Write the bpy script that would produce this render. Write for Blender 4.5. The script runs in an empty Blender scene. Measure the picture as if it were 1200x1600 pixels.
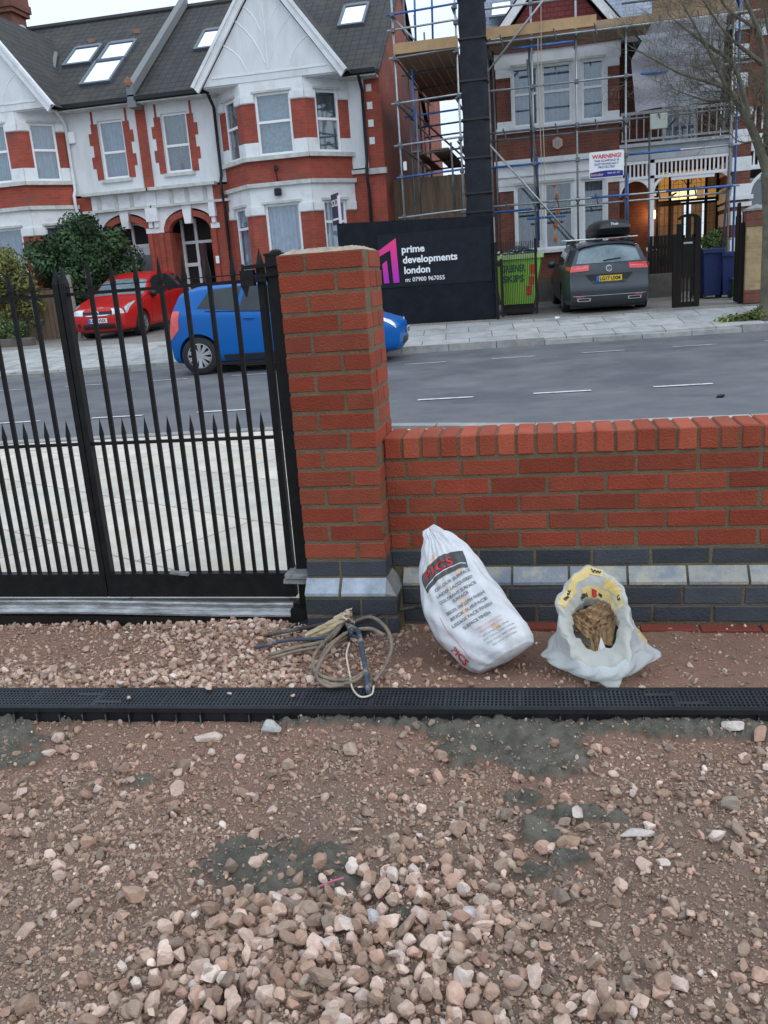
import bpy, bmesh, math, random
import numpy as np
from mathutils import Matrix, Vector
random.seed(7); rng = np.random.default_rng(11)
sc = bpy.context.scene
COL = sc.collection
rad = math.radians

# ------------------------------------------------------------ camera
yaw, pit, rol = .2037, .2616, -.0733
cy, sy, cp, sp = math.cos(yaw), math.sin(yaw), math.cos(pit), math.sin(pit)
fwd = Vector((-sy*cp, cy*cp, -sp)); rt = Vector((cy, sy, 0)); up = rt.cross(fwd)
r2 = rt*math.cos(rol)+up*math.sin(rol); u2 = -rt*math.sin(rol)+up*math.cos(rol)
cam_d = bpy.data.cameras.new('camera'); cam = bpy.data.objects.new('camera', cam_d); COL.objects.link(cam)
cam.matrix_world = Matrix(((r2.x, u2.x, -fwd.x, .68), (r2.y, u2.y, -fwd.y, -3.25), (r2.z, u2.z, -fwd.z, 1.385), (0, 0, 0, 1)))
cam_d.sensor_fit = 'VERTICAL'; cam_d.sensor_height = 24; cam_d.lens = 1361/1600*24
cam_d.clip_start = .05; cam_d.clip_end = 1000
sc.camera = cam

# ------------------------------------------------------------ world and sun (overcast, late in the day)
SUN_EL, SUN_ROT = rad(38), rad(118)
w = bpy.data.worlds.new('World'); sc.world = w; w.use_nodes = True
nt = w.node_tree; bg = nt.nodes['Background']
sky = nt.nodes.new('ShaderNodeTexSky'); sky.sky_type = 'NISHITA'; sky.sun_disc = False
sky.sun_elevation = SUN_EL; sky.sun_rotation = SUN_ROT; sky.air_density = 1.0; sky.dust_density = 5.0; sky.ozone_density = 1.6
# closed white cloud over the clear sky: a little brighter overhead than at the horizon
tc = nt.nodes.new('ShaderNodeTexCoord'); sx = nt.nodes.new('ShaderNodeSeparateXYZ'); nt.links.new(tc.outputs['Generated'], sx.inputs[0])
cr = nt.nodes.new('ShaderNodeValToRGB'); cr.color_ramp.elements[0].position = 0.; cr.color_ramp.elements[0].color = (.50, .57, .66, 1); cr.color_ramp.elements[1].position = .9; cr.color_ramp.elements[1].color = (.78, .90, 1.05, 1)
nt.links.new(sx.outputs[2], cr.inputs[0]); sc_ = nt.nodes.new('ShaderNodeVectorMath'); sc_.operation = 'SCALE'; sc_.inputs['Scale'].default_value = 17.0; nt.links.new(cr.outputs[0], sc_.inputs[0])
mxs = nt.nodes.new('ShaderNodeMix'); mxs.data_type = 'RGBA'; mxs.inputs[0].default_value = .88; nt.links.new(sky.outputs[0], mxs.inputs[6]); nt.links.new(sc_.outputs[0], mxs.inputs[7])
nt.links.new(mxs.outputs[2], bg.inputs[0]); bg.inputs[1].default_value = .12
sd = bpy.data.lights.new('sun', 'SUN'); sun = bpy.data.objects.new('sun', sd); COL.objects.link(sun)
sd.energy = .7; sd.angle = rad(35); sd.color = (1, .985, .965)
# Nishita: rotation is clockwise from +Y seen from above
d = Vector((math.sin(SUN_ROT)*math.cos(SUN_EL), math.cos(SUN_ROT)*math.cos(SUN_EL), math.sin(SUN_EL)))
sun.rotation_euler = d.to_track_quat('Z', 'Y').to_euler(); sun.location = (0, 0, 30)
sc.view_settings.view_transform = 'Standard'; sc.view_settings.look = 'None'
sc.view_settings.exposure = -.20; sc.view_settings.gamma = 1

# ------------------------------------------------------------ materials
MATS = {}
def nodes_of(m): return m.node_tree.nodes, m.node_tree.links
def pos_vec(N, L, scale=(1, 1, 1), rot=(0, 0, 0), loc=(0, 0, 0)):
    g = N.new('ShaderNodeNewGeometry'); mp = N.new('ShaderNodeMapping')
    mp.inputs['Scale'].default_value = scale; mp.inputs['Rotation'].default_value = rot; mp.inputs['Location'].default_value = loc
    L.new(g.outputs['Position'], mp.inputs['Vector']); return mp.outputs[0]
def mat(name, col, col2=None, scale=4., rough=.7, metal=0., bump=0., bscale=60., tint=False, aniso=(1, 1, 1), detail=5, spec=.5, emit=None, coat=0., contrast=(.35, .65), alpha=None, trans=None):
    m = bpy.data.materials.new(name); m.use_nodes = True; MATS[name] = m
    N, L = nodes_of(m); b = N['Principled BSDF']
    b.inputs['Base Color'].default_value = (*col, 1); b.inputs['Roughness'].default_value = rough
    b.inputs['Metallic'].default_value = metal; b.inputs['Specular IOR Level'].default_value = spec
    b.inputs['Coat Weight'].default_value = coat
    out = None
    if col2 is not None:
        v = pos_vec(N, L, aniso); n = N.new('ShaderNodeTexNoise'); n.inputs['Scale'].default_value = scale; n.inputs['Detail'].default_value = detail
        n.inputs['Roughness'].default_value = .65
        L.new(v, n.inputs['Vector']); r = N.new('ShaderNodeValToRGB')
        r.color_ramp.elements[0].position = contrast[0]; r.color_ramp.elements[1].position = contrast[1]
        r.color_ramp.elements[0].color = (*col, 1); r.color_ramp.elements[1].color = (*col2, 1)
        L.new(n.outputs['Fac'], r.inputs[0]); out = r.outputs[0]
    if tint:
        a = N.new('ShaderNodeAttribute'); a.attribute_name = 'tint'
        mx = N.new('ShaderNodeMix'); mx.data_type = 'RGBA'; mx.blend_type = 'MULTIPLY'; mx.inputs[0].default_value = 1
        if out: L.new(out, mx.inputs[6])
        else: mx.inputs[6].default_value = (*col, 1)
        L.new(a.outputs['Color'], mx.inputs[7]); out = mx.outputs[2]
    if out: L.new(out, b.inputs['Base Color'])
    if bump:
        v = pos_vec(N, L, aniso); n = N.new('ShaderNodeTexNoise'); n.inputs['Scale'].default_value = bscale; n.inputs['Detail'].default_value = 6
        L.new(v, n.inputs['Vector']); bp = N.new('ShaderNodeBump'); bp.inputs['Strength'].default_value = min(1, bump); bp.inputs['Distance'].default_value = .01 if bump <= 1 else .01*bump
        L.new(n.outputs['Fac'], bp.inputs['Height']); L.new(bp.outputs[0], b.inputs['Normal'])
    if emit: b.inputs['Emission Color'].default_value = (*emit[0], 1); b.inputs['Emission Strength'].default_value = emit[1]
    if alpha is not None: b.inputs['Alpha'].default_value = alpha
    return m
def brick_mat(name, c1, c2, mortar, bw=.225, bh=.075, ms=.012, axis='facade', rough=.85, bump=.4, offset=.5, wear=None, rot=0., wscale=1.5, zoff=0.):
    """courses laid out from world position; axis 'facade' runs along x (and y on canted faces), 'ground' in x-y, 'roof' x against slope"""
    m = bpy.data.materials.new(name); m.use_nodes = True; MATS[name] = m
    N, L = nodes_of(m); b = N['Principled BSDF']; b.inputs['Roughness'].default_value = rough
    g = N.new('ShaderNodeNewGeometry'); s = N.new('ShaderNodeSeparateXYZ'); L.new(g.outputs['Position'], s.inputs[0])
    c = N.new('ShaderNodeCombineXYZ')
    if axis == 'facade':
        mu = N.new('ShaderNodeMath'); mu.operation = 'MULTIPLY_ADD'; mu.inputs[1].default_value = .8
        L.new(s.outputs[1], mu.inputs[0]); L.new(s.outputs[0], mu.inputs[2]); L.new(mu.outputs[0], c.inputs[0]); L.new(s.outputs[2], c.inputs[1])
    elif axis == 'side':
        L.new(s.outputs[1], c.inputs[0]); L.new(s.outputs[2], c.inputs[1])
    elif axis == 'ground':
        L.new(s.outputs[0], c.inputs[0]); L.new(s.outputs[1], c.inputs[1])
    elif axis == 'roof':
        L.new(s.outputs[0], c.inputs[0]); L.new(s.outputs[2], c.inputs[1])
    elif axis == 'roofside':
        L.new(s.outputs[1], c.inputs[0]); L.new(s.outputs[2], c.inputs[1])
    mp = N.new('ShaderNodeMapping'); mp.inputs['Rotation'].default_value = (0, 0, rot); mp.inputs['Location'].default_value = (0, zoff, 0); L.new(c.outputs[0], mp.inputs[0])
    t = N.new('ShaderNodeTexBrick'); t.inputs['Scale'].default_value = 1; t.inputs['Brick Width'].default_value = bw; t.inputs['Row Height'].default_value = bh
    t.inputs['Mortar Size'].default_value = ms/2; t.inputs['Mortar Smooth'].default_value = .1; t.offset = offset; t.inputs['Bias'].default_value = 0
    t.inputs['Color1'].default_value = (*c1, 1); t.inputs['Color2'].default_value = (*c2, 1); t.inputs['Mortar'].default_value = (*mortar, 1)
    L.new(mp.outputs[0], t.inputs['Vector']); col = t.outputs['Color']
    n = N.new('ShaderNodeTexNoise'); n.inputs['Scale'].default_value = wscale; n.inputs['Detail'].default_value = 7; n.inputs['Roughness'].default_value = .7
    L.new(g.outputs['Position'], n.inputs['Vector'])
    mr = N.new('ShaderNodeMapRange'); mr.inputs[1].default_value = .3; mr.inputs[2].default_value = .7; mr.inputs[3].default_value = .72; mr.inputs[4].default_value = 1.2
    L.new(n.outputs['Fac'], mr.inputs[0])
    mx = N.new('ShaderNodeMix'); mx.data_type = 'RGBA'; mx.blend_type = 'MULTIPLY'; mx.inputs[0].default_value = 1
    L.new(col, mx.inputs[6]); L.new(mr.outputs[0], mx.inputs[7]); col = mx.outputs[2]
    if wear:
        n2 = N.new('ShaderNodeTexNoise'); n2.inputs['Scale'].default_value = wear[1]; n2.inputs['Detail'].default_value = 8; L.new(g.outputs['Position'], n2.inputs['Vector'])
        r = N.new('ShaderNodeMapRange'); r.inputs[1].default_value = wear[2]; r.inputs[2].default_value = wear[2]+.12; L.new(n2.outputs['Fac'], r.inputs[0])
        m2 = N.new('ShaderNodeMix'); m2.data_type = 'RGBA'; L.new(r.outputs[0], m2.inputs[0]); L.new(col, m2.inputs[6]); m2.inputs[7].default_value = (*wear[0], 1); col = m2.outputs[2]
    L.new(col, b.inputs['Base Color'])
    bp = N.new('ShaderNodeBump'); bp.invert = True; bp.inputs['Strength'].default_value = bump; bp.inputs['Distance'].default_value = .01
    ad = N.new('ShaderNodeMath'); ad.operation = 'MULTIPLY_ADD'; ad.inputs[1].default_value = -.25
    n3 = N.new('ShaderNodeTexNoise'); n3.inputs['Scale'].default_value = 25; L.new(g.outputs['Position'], n3.inputs['Vector'])
    L.new(n3.outputs['Fac'], ad.inputs[0]); L.new(t.outputs['Fac'], ad.inputs[2]); L.new(ad.outputs[0], bp.inputs['Height']); L.new(bp.outputs[0], b.inputs['Normal'])
    return m
def glass_mat(name, tintc=(.9, .95, 1), refl=.35, rough=.03):
    m = bpy.data.materials.new(name); m.use_nodes = True; MATS[name] = m; N, L = nodes_of(m)
    N.remove(N['Principled BSDF']); o = N['Material Output']
    gl = N.new('ShaderNodeBsdfGlossy'); gl.inputs['Roughness'].default_value = rough; gl.inputs['Color'].default_value = (.95, .97, 1, 1)
    tr = N.new('ShaderNodeBsdfTransparent'); tr.inputs['Color'].default_value = (*tintc, 1)
    lw = N.new('ShaderNodeLayerWeight'); lw.inputs['Blend'].default_value = .25
    mr = N.new('ShaderNodeMapRange'); mr.inputs[3].default_value = refl*.45; mr.inputs[4].default_value = min(1, refl*2)
    L.new(lw.outputs['Facing'], mr.inputs[0])
    n = N.new('ShaderNodeTexNoise'); n.inputs['Scale'].default_value = 1.3; bp = N.new('ShaderNodeBump'); bp.inputs['Strength'].default_value = .08; bp.inputs['Distance'].default_value = .02
    L.new(n.outputs[0], bp.inputs['Height']); L.new(bp.outputs[0], gl.inputs['Normal'])
    mx = N.new('ShaderNodeMixShader'); L.new(mr.outputs[0], mx.inputs[0]); L.new(tr.outputs[0], mx.inputs[1]); L.new(gl.outputs[0], mx.inputs[2]); L.new(mx.outputs[0], o.inputs[0])
    return m
def sheet_mat(name, col, transp=.3, transl=.3, rough=.35, bump=.3, bscale=14):
    m = bpy.data.materials.new(name); m.use_nodes = True; MATS[name] = m; N, L = nodes_of(m)
    b = N['Principled BSDF']; o = N['Material Output']; b.inputs['Base Color'].default_value = (*col, 1); b.inputs['Roughness'].default_value = rough
    v = pos_vec(N, L); n = N.new('ShaderNodeTexNoise'); n.inputs['Scale'].default_value = bscale; n.inputs['Detail'].default_value = 5; n.inputs['Distortion'].default_value = 1.2; L.new(v, n.inputs['Vector'])
    bp = N.new('ShaderNodeBump'); bp.inputs['Strength'].default_value = bump; bp.inputs['Distance'].default_value = .02; L.new(n.outputs[0], bp.inputs['Height']); L.new(bp.outputs[0], b.inputs['Normal'])
    tl = N.new('ShaderNodeBsdfTranslucent'); tl.inputs['Color'].default_value = (*col, 1); tp = N.new('ShaderNodeBsdfTransparent')
    m1 = N.new('ShaderNodeMixShader'); m1.inputs[0].default_value = transl; L.new(b.outputs[0], m1.inputs[1]); L.new(tl.outputs[0], m1.inputs[2])
    m2 = N.new('ShaderNodeMixShader'); m2.inputs[0].default_value = transp; L.new(m1.outputs[0], m2.inputs[1]); L.new(tp.outputs[0], m2.inputs[2]); L.new(m2.outputs[0], o.inputs[0])
    return m

mat('white_render', (.70, .72, .74), (.50, .52, .52), 1.4, .8, bump=.35, bscale=40, contrast=(.45, .82), aniso=(1.6, 1.6, .5), detail=8)
mat('white_trim', (.74, .76, .78), (.54, .55, .54), 3, .6, bump=.2, bscale=30, contrast=(.48, .78), detail=8)
mat('upvc', (.82, .83, .84), rough=.35)
mat('stone_ledge', (.42, .44, .42), (.60, .61, .58), 6, .85, bump=.3)
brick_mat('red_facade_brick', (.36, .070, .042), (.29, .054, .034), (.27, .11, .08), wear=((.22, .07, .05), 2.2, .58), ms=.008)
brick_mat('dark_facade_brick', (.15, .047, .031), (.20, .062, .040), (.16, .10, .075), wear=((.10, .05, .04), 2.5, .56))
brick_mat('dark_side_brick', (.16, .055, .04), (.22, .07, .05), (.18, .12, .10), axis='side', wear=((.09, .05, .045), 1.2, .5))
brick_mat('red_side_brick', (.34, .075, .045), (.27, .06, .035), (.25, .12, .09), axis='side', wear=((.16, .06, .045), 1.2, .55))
brick_mat('yellow_stock_brick', (.40, .30, .15), (.33, .22, .11), (.35, .30, .22), wear=((.2, .14, .08), 5, .58))
brick_mat('roof_tile', (.036, .037, .038), (.050, .049, .047), (.016, .016, .016), bw=.22, bh=.17, ms=.022, axis='roof', bump=1, wear=((.060, .054, .042), 1.4, .56), offset=0)
brick_mat('roof_tile_side', (.036, .037, .038), (.050, .049, .047), (.016, .016, .016), bw=.22, bh=.17, ms=.022, axis='roofside', bump=1, wear=((.060, .054, .042), 1.4, .56), offset=0)
brick_mat('slate_roof', (.20, .235, .29), (.24, .27, .33), (.10, .12, .15), bw=.3, bh=.13, ms=.012, axis='roof', bump=.8)
brick_mat('hung_tile', (.17, .035, .035), (.22, .05, .045), (.08, .02, .02), bw=.17, bh=.11, ms=.012, bump=1)
brick_mat('far_slabs', (.40, .40, .385), (.31, .32, .32), (.13, .125, .12), bw=.92, bh=.62, ms=.02, axis='ground', bump=.5, wear=((.24, .23, .21), 1.8, .56), rot=-.10, wscale=2.5)
brick_mat('drive_blocks', (.23, .215, .20), (.28, .26, .235), (.12, .11, .10), bw=.2, bh=.1, ms=.012, axis='ground', bump=.6, wear=((.17, .15, .13), 1.5, .55))
brick_mat('cream_paving', (.56, .51, .43), (.48, .45, .39), (.30, .25, .19), bw=1.25, bh=.85, ms=.016, axis='ground', rough=.75, bump=.4, wear=((.50, .43, .32), 2.4, .57), rot=rad(28), wscale=3, offset=.37)
mat('asphalt', (.080, .086, .097), (.150, .152, .157), .8, .8, bump=.6, bscale=160, detail=12, contrast=(.40, .66))
mat('asphalt_patch', (.135, .135, .14), (.095, .10, .115), 2.2, .85, bump=.5, bscale=150, detail=8)
mat('road_paint', (.62, .62, .62), (.25, .25, .25), 14, .7, contrast=(.45, .75))
mat('kerb_stone', (.34, .34, .33), (.22, .215, .20), 5, .85, bump=.4)
mat('dark_timber', (.010, .0095, .009), (.019, .016, .014), 8, .7, bump=.3, aniso=(1, 1, .2), spec=.15)
mat('black_metal', (.006, .006, .007), (.012, .012, .012), 20, .5, bump=.12, bscale=120, spec=.22)
mat('black_plastic', (.010, .012, .015), (.018, .020, .023), 12, .5, bump=.1, spec=.3)
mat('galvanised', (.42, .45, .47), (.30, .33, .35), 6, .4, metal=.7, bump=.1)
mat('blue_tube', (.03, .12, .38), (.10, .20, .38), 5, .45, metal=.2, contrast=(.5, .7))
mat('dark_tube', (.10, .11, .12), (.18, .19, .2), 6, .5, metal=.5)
mat('scaffold_board', (.36, .25, .15), (.24, .16, .10), 3, .8, bump=.4, aniso=(.2, .2, 3))
mat('fence_wood', (.22, .15, .10), (.12, .085, .06), 3, .85, bump=.5, aniso=(3, 3, .3))
mat('black_sheeting', (.008, .010, .015), (.014, .016, .022), 4, .7, bump=.6, bscale=5, spec=.15)
mat('chute_sheet', (.016, .018, .024), (.026, .028, .036), 4, .75, bump=.8, bscale=9, spec=.2)
mat('curtain_net', (.26, .31, .33), (.19, .235, .25), 6, .9)
mat('curtain_white', (.40, .44, .46), (.30, .34, .36), 6, .9)
mat('curtain_olive', (.17, .195, .17), (.11, .13, .12), 5, .9)
mat('curtain_lace', (.30, .34, .33), (.18, .215, .21), 16, .9)
mat('dark_room', (.012, .010, .010))  # near black: the shade of unlit interiors put into the colour
mat('grey_panel', (.35, .38, .40), (.28, .31, .33), 3, .6)
glass_mat('window_glass', refl=.17)
mat('car_glass', (.018, .026, .030), (.030, .040, .044), 2.2, .07, spec=.42)
mat('rooflight_glass', (.85, .90, .95), rough=.04, metal=1.)
mat('mirror_chrome', (.7, .7, .72), rough=.12, metal=1)
mat('sky_sheen_glass', (.20, .27, .30), (.09, .125, .14), 1.6, .06, spec=.6)  # pale base colour stands in for sky reflected in the sloping car glass
mat('rubber', (.016, .016, .017), rough=.8, bump=.2)
mat('rim_silver', (.50, .51, .53), rough=.3, metal=.8)
mat('rim_dark', (.20, .21, .22), rough=.3, metal=.8)
mat('plate_yellow', (.72, .50, .03), rough=.4)
mat('plate_white', (.70, .72, .72), rough=.4)
mat('letter_black', (.012, .012, .013), rough=.5)
mat('letter_white', (.80, .82, .85), rough=.5)
mat('tail_red', (.60, .014, .018), (.70, .08, .07), 9, .12, coat=1)
mat('headlight', (.72, .78, .82), (.30, .34, .36), 7, .08, metal=.4, coat=1, contrast=(.4, .7))
def paint(name, col, flake=.25):
    m = mat(name, col, tuple(c*.8 for c in col), 3, .38, metal=flake, coat=.35); return m
mat('paint_red', (.46, .014, .014), rough=.33, spec=.4); mat('paint_blue', (.001, .105, .38), rough=.33, spec=.32); paint('paint_grey', (.036, .047, .058), .15)

# ------------------------------------------------------------ mesh builder
def FR(ox, oy, ang=0., oz=0., mx=1): return Matrix.Translation((ox, oy, oz)) @ Matrix.Rotation(ang, 4, 'Z') @ Matrix.Diagonal((mx, 1, 1, 1))
class MB:
    def __init__(s, T=None): s.v = []; s.f = []; s.t = []; s.T = T; s.tint = None; s.anyt = False
    def add(s, vs, fs):
        o = len(s.v)
        if s.T is not None: vs = [tuple(s.T @ Vector(p)) for p in vs]
        s.v += [tuple(p) for p in vs]; s.f += [tuple(i+o for i in f) for f in fs]
        s.t += [s.tint or (1, 1, 1)]*len(vs)
        if s.tint: s.anyt = True
        return s
    def box(s, x0, x1, y0, y1, z0, z1):
        return s.add([(x, y, z) for x in (x0, x1) for y in (y0, y1) for z in (z0, z1)], [(0, 1, 3, 2), (4, 6, 7, 5), (0, 4, 5, 1), (2, 3, 7, 6), (0, 2, 6, 4), (1, 5, 7, 3)])
    def cbox(s, x0, x1, y0, y1, z0, z1, b=.004, j=0.):
        """box with chamfered edges and slightly uneven corners"""
        c = [(x0+x1)/2, (y0+y1)/2, (z0+z1)/2]; h = [(x1-x0)/2, (y1-y0)/2, (z1-z0)/2]; V = []; idx = {}
        for sx in (-1, 1):
            for sy_ in (-1, 1):
                for sz in (-1, 1):
                    jj = [random.uniform(-j, j) for _ in range(3)]
                    for k in range(3):
                        p = [h[i]-(0 if i == k else b) for i in range(3)]
                        idx[(sx, sy_, sz, k)] = len(V); V.append((c[0]+sx*p[0]+jj[0], c[1]+sy_*p[1]+jj[1], c[2]+sz*p[2]+jj[2]))
        F = []
        for k in range(3):
            a, bb = [i for i in range(3) if i != k]
            for sg in (-1, 1):
                q = []
                for (sa, sb) in ((-1, -1), (1, -1), (1, 1), (-1, 1)):
                    t = [0, 0, 0]; t[k] = sg; t[a] = sa; t[bb] = sb; q.append(idx[(t[0], t[1], t[2], k)])
                F.append(tuple(q) if sg*(1 if k != 1 else -1) > 0 else tuple(reversed(q)))
        for k in range(3):
            a, bb = [i for i in range(3) if i != k]
            for sa in (-1, 1):
                for sb in (-1, 1):
                    t1 = [0, 0, 0]; t1[k] = -1; t1[a] = sa; t1[bb] = sb; t2 = list(t1); t2[k] = 1
                    F.append((idx[(*t1, a)], idx[(*t2, a)], idx[(*t2, bb)], idx[(*t1, bb)]))
        for sx in (-1, 1):
            for sy_ in (-1, 1):
                for sz in (-1, 1): F.append(tuple(idx[(sx, sy_, sz, k)] for k in range(3)))
        return s.add(V, F)
    def prism(s, poly, y0, y1, plane='xz'):
        """polygon in the x-z plane (or xy / yz) given thickness"""
        n = len(poly)
        f3 = {'xz': lambda p, d: (p[0], d, p[1]), 'xy': lambda p, d: (p[0], p[1], d), 'yz': lambda p, d: (d, p[0], p[1])}[plane]
        return s.add([f3(p, y0) for p in poly]+[f3(p, y1) for p in poly], [tuple(range(n)), tuple(range(2*n-1, n-1, -1))]+[(i, (i+1) % n, n+(i+1) % n, n+i) for i in range(n)])
    def tube(s, pts, r, n=8, cap=True, r1=None):
        pts = [Vector(p) for p in pts]; V = []; F = []; m = len(pts); ref = None
        for i, p in enumerate(pts):
            t = (pts[min(i+1, m-1)]-pts[max(i-1, 0)]);
            if t.length < 1e-9: t = Vector((0, 0, 1))
            t.normalize()
            if ref is None: ref = t.orthogonal().normalized()
            a = (ref-t*ref.dot(t)); a = a.normalized() if a.length > 1e-6 else t.orthogonal().normalized(); ref = a; b = t.cross(a)
            rr = r[i] if isinstance(r, (list, tuple)) else (r if r1 is None else r+(r1-r)*i/(m-1))
            V += [p+(a*math.cos(2*math.pi*k/n)+b*math.sin(2*math.pi*k/n))*rr for k in range(n)]
        for i in range(m-1):
            for k in range(n): F.append((i*n+k, i*n+(k+1) % n, (i+1)*n+(k+1) % n, (i+1)*n+k))
        if cap: F += [tuple(range(n-1, -1, -1)), tuple((m-1)*n+k for k in range(n))]
        return s.add(V, F)
    def bar(s, p0, p1, w, h=None):
        """rectangular bar between two points"""
        h = h or w; p0, p1 = Vector(p0), Vector(p1); t = (p1-p0).normalized()
        a = Vector((0, 0, 1)) if abs(t.z) < .9 else Vector((0, 1, 0)); u = t.cross(a).normalized(); v = u.cross(t)
        V = [p+u*sx*w/2+v*sz*h/2 for p in (p0, p1) for sx, sz in ((-1, -1), (1, -1), (1, 1), (-1, 1))]
        return s.add(V, [(3, 2, 1, 0), (4, 5, 6, 7)]+[(i, (i+1) % 4, 4+(i+1) % 4, 4+i) for i in range(4)])
    def lathe(s, prof, c, axis='z', n=24):
        V = []; F = []; m = len(prof)
        for (r, h) in prof:
            for k in range(n):
                a = 2*math.pi*k/n; x, y = r*math.cos(a), r*math.sin(a)
                V.append({'z': (c[0]+x, c[1]+y, c[2]+h), 'x': (c[0]+h, c[1]+x, c[2]+y), 'y': (c[0]+x, c[1]+h, c[2]+y)}[axis])
        for i in range(m-1):
            for k in range(n): F.append((i*n+k, i*n+(k+1) % n, (i+1)*n+(k+1) % n, (i+1)*n+k))
        return s.add(V, F)
    def grid(s, fn, nu, nv, wrap=False):
        V = [fn(i/nu, j/nv) for i in range(nu+(0 if wrap else 1)) for j in range(nv+1)]; m = nu if wrap else nu
        F = []
        for i in range(m):
            i2 = (i+1) % nu if wrap else i+1
            for j in range(nv): F.append((i*(nv+1)+j, i2*(nv+1)+j, i2*(nv+1)+j+1, i*(nv+1)+j+1))
        return s.add(V, F)
    def wall(s, x0, x1, z0, z1, holes, y0=0., y1=.25):
        xs = sorted({x0, x1, *[h[0] for h in holes], *[h[1] for h in holes]}); xs = [x for x in xs if x0 <= x <= x1]
        for a, b in zip(xs, xs[1:]):
            cuts = sorted([(h[2], h[3]) for h in holes if h[0] < (a+b)/2 < h[1]]); z = z0
            for (c, d2) in cuts:
                if c > z+1e-6: s.box(a, b, y0, y1, z, c)
                z = max(z, d2)
            if z < z1-1e-6: s.box(a, b, y0, y1, z, z1)
        return s
    def arch_top(s, xc, r, zs, rise, ztop, y0, y1, n=18):
        """solid above an arched opening, up to ztop"""
        for i in range(n):
            a, b = xc-r+2*r*i/n, xc-r+2*r*(i+1)/n
            za = zs+rise*math.sqrt(max(0, 1-((a-xc)/r)**2)); zb = zs+rise*math.sqrt(max(0, 1-((b-xc)/r)**2))
            s.prism([(a, za), (b, zb), (b, ztop), (a, ztop)], y0, y1)
        return s
    def arch_band(s, xc, r, zs, rise, wd, y0, y1, n=18, a0=0, a1=math.pi):
        for i in range(n):
            t0, t1 = a0+(a1-a0)*i/n, a0+(a1-a0)*(i+1)/n
            P = [(xc+k*math.cos(t), zs+q*math.sin(t)) for t, k, q in ((t0, r, rise), (t0, r+wd, rise+wd), (t1, r+wd, rise+wd), (t1, r, rise))]
            s.prism(P, y0, y1)
        return s
    def build(s, name, m, parent=None, smooth=False, local=False, kind=None):
        v = np.array([tuple(p) for p in s.v], dtype=float)
        c = np.zeros(3)
        if not local:
            c = (v.min(0)+v.max(0))/2; c[2] = v[:, 2].min()
        me = bpy.data.meshes.new(name); me.from_pydata((v-c).tolist(), [], s.f)
        if s.anyt:
            at = me.color_attributes.new('tint', 'FLOAT_COLOR', 'POINT'); buf = np.ones((len(v), 4), dtype=np.float32); buf[:, :3] = s.t; at.data.foreach_set('color', buf.ravel())
        me.materials.append(MATS[m] if isinstance(m, str) else m)
        if smooth: me.shade_smooth()
        o = bpy.data.objects.new(name, me); COL.objects.link(o); o.location = c
        if parent is not None:
            o.parent = parent
            if not local: o.location = Vector(c)-world_loc(parent)
        if kind: o['kind'] = kind
        return o
WL = {}
def world_loc(o):
    l = Vector(o.location)
    while o.parent: o = o.parent; l += Vector(o.location)
    return l
def thing(name, label, cat, loc, rotz=0, group=None):
    o = bpy.data.objects.new(name, None); o.empty_display_size = .2; COL.objects.link(o); o.location = loc; o.rotation_euler = (0, 0, rotz)
    tag(o, label, cat, group); return o
def tag(o, label, cat, group=None):
    o['label'] = label; o['category'] = cat
    if group: o['group'] = group
    return o
def np_mesh(name, V, F, m, tint=None, smooth=False, kind=None, parent=None):
    """V (n,3), F (k,3 or 4) numpy arrays"""
    me = bpy.data.meshes.new(name); k = F.shape[1]
    me.vertices.add(len(V)); me.vertices.foreach_set('co', V.astype(np.float32).ravel())
    me.loops.add(F.size); me.loops.foreach_set('vertex_index', F.astype(np.int32).ravel())
    me.polygons.add(len(F)); me.polygons.foreach_set('loop_start', np.arange(0, F.size, k, dtype=np.int32)); me.polygons.foreach_set('loop_total', np.full(len(F), k, dtype=np.int32))
    me.update(calc_edges=True); me.validate()
    if tint is not None:
        at = me.color_attributes.new('tint', 'FLOAT_COLOR', 'POINT'); buf = np.ones((len(V), 4), dtype=np.float32); buf[:, :3] = tint; at.data.foreach_set('color', buf.ravel())
    me.materials.append(MATS[m] if isinstance(m, str) else m)
    if smooth: me.shade_smooth()
    else: me.shade_flat()
    o = bpy.data.objects.new(name, me); COL.objects.link(o)
    if parent is not None: o.parent = parent; o.location = -world_loc(parent)
    if kind: o['kind'] = kind
    return o
def text2d(txt, size, bold=0., res=3, spacing=1., maxlen=None):
    cu = bpy.data.curves.new('lettering', 'FONT'); cu.body = txt; cu.size = size; cu.offset = bold; cu.resolution_u = res; cu.space_character = spacing; cu.fill_mode = 'FRONT'
    ob = bpy.data.objects.new('lettering', cu); COL.objects.link(ob)
    dg = bpy.context.evaluated_depsgraph_get(); me = bpy.data.meshes.new_from_object(ob.evaluated_get(dg), depsgraph=dg)
    V = [(v.co.x, v.co.y) for v in me.vertices]; F = [tuple(p.vertices) for p in me.polygons]
    bpy.data.objects.remove(ob); bpy.data.curves.remove(cu); bpy.data.meshes.remove(me)
    return V, F
def text_on(m, txt, size, fn, bold=0., spacing=1., center=False, width=None):
    """lay lettering on a surface: fn(x, y) -> 3D point"""
    V, F = text2d(txt, size, bold, spacing=spacing)
    if not V: return
    x0 = min(p[0] for p in V); x1 = max(p[0] for p in V); k = (width/(x1-x0)) if width else 1
    off = (x0+x1)/2 if center else x0
    m.add([fn((p[0]-off)*k, p[1]) for p in V], F)
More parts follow.
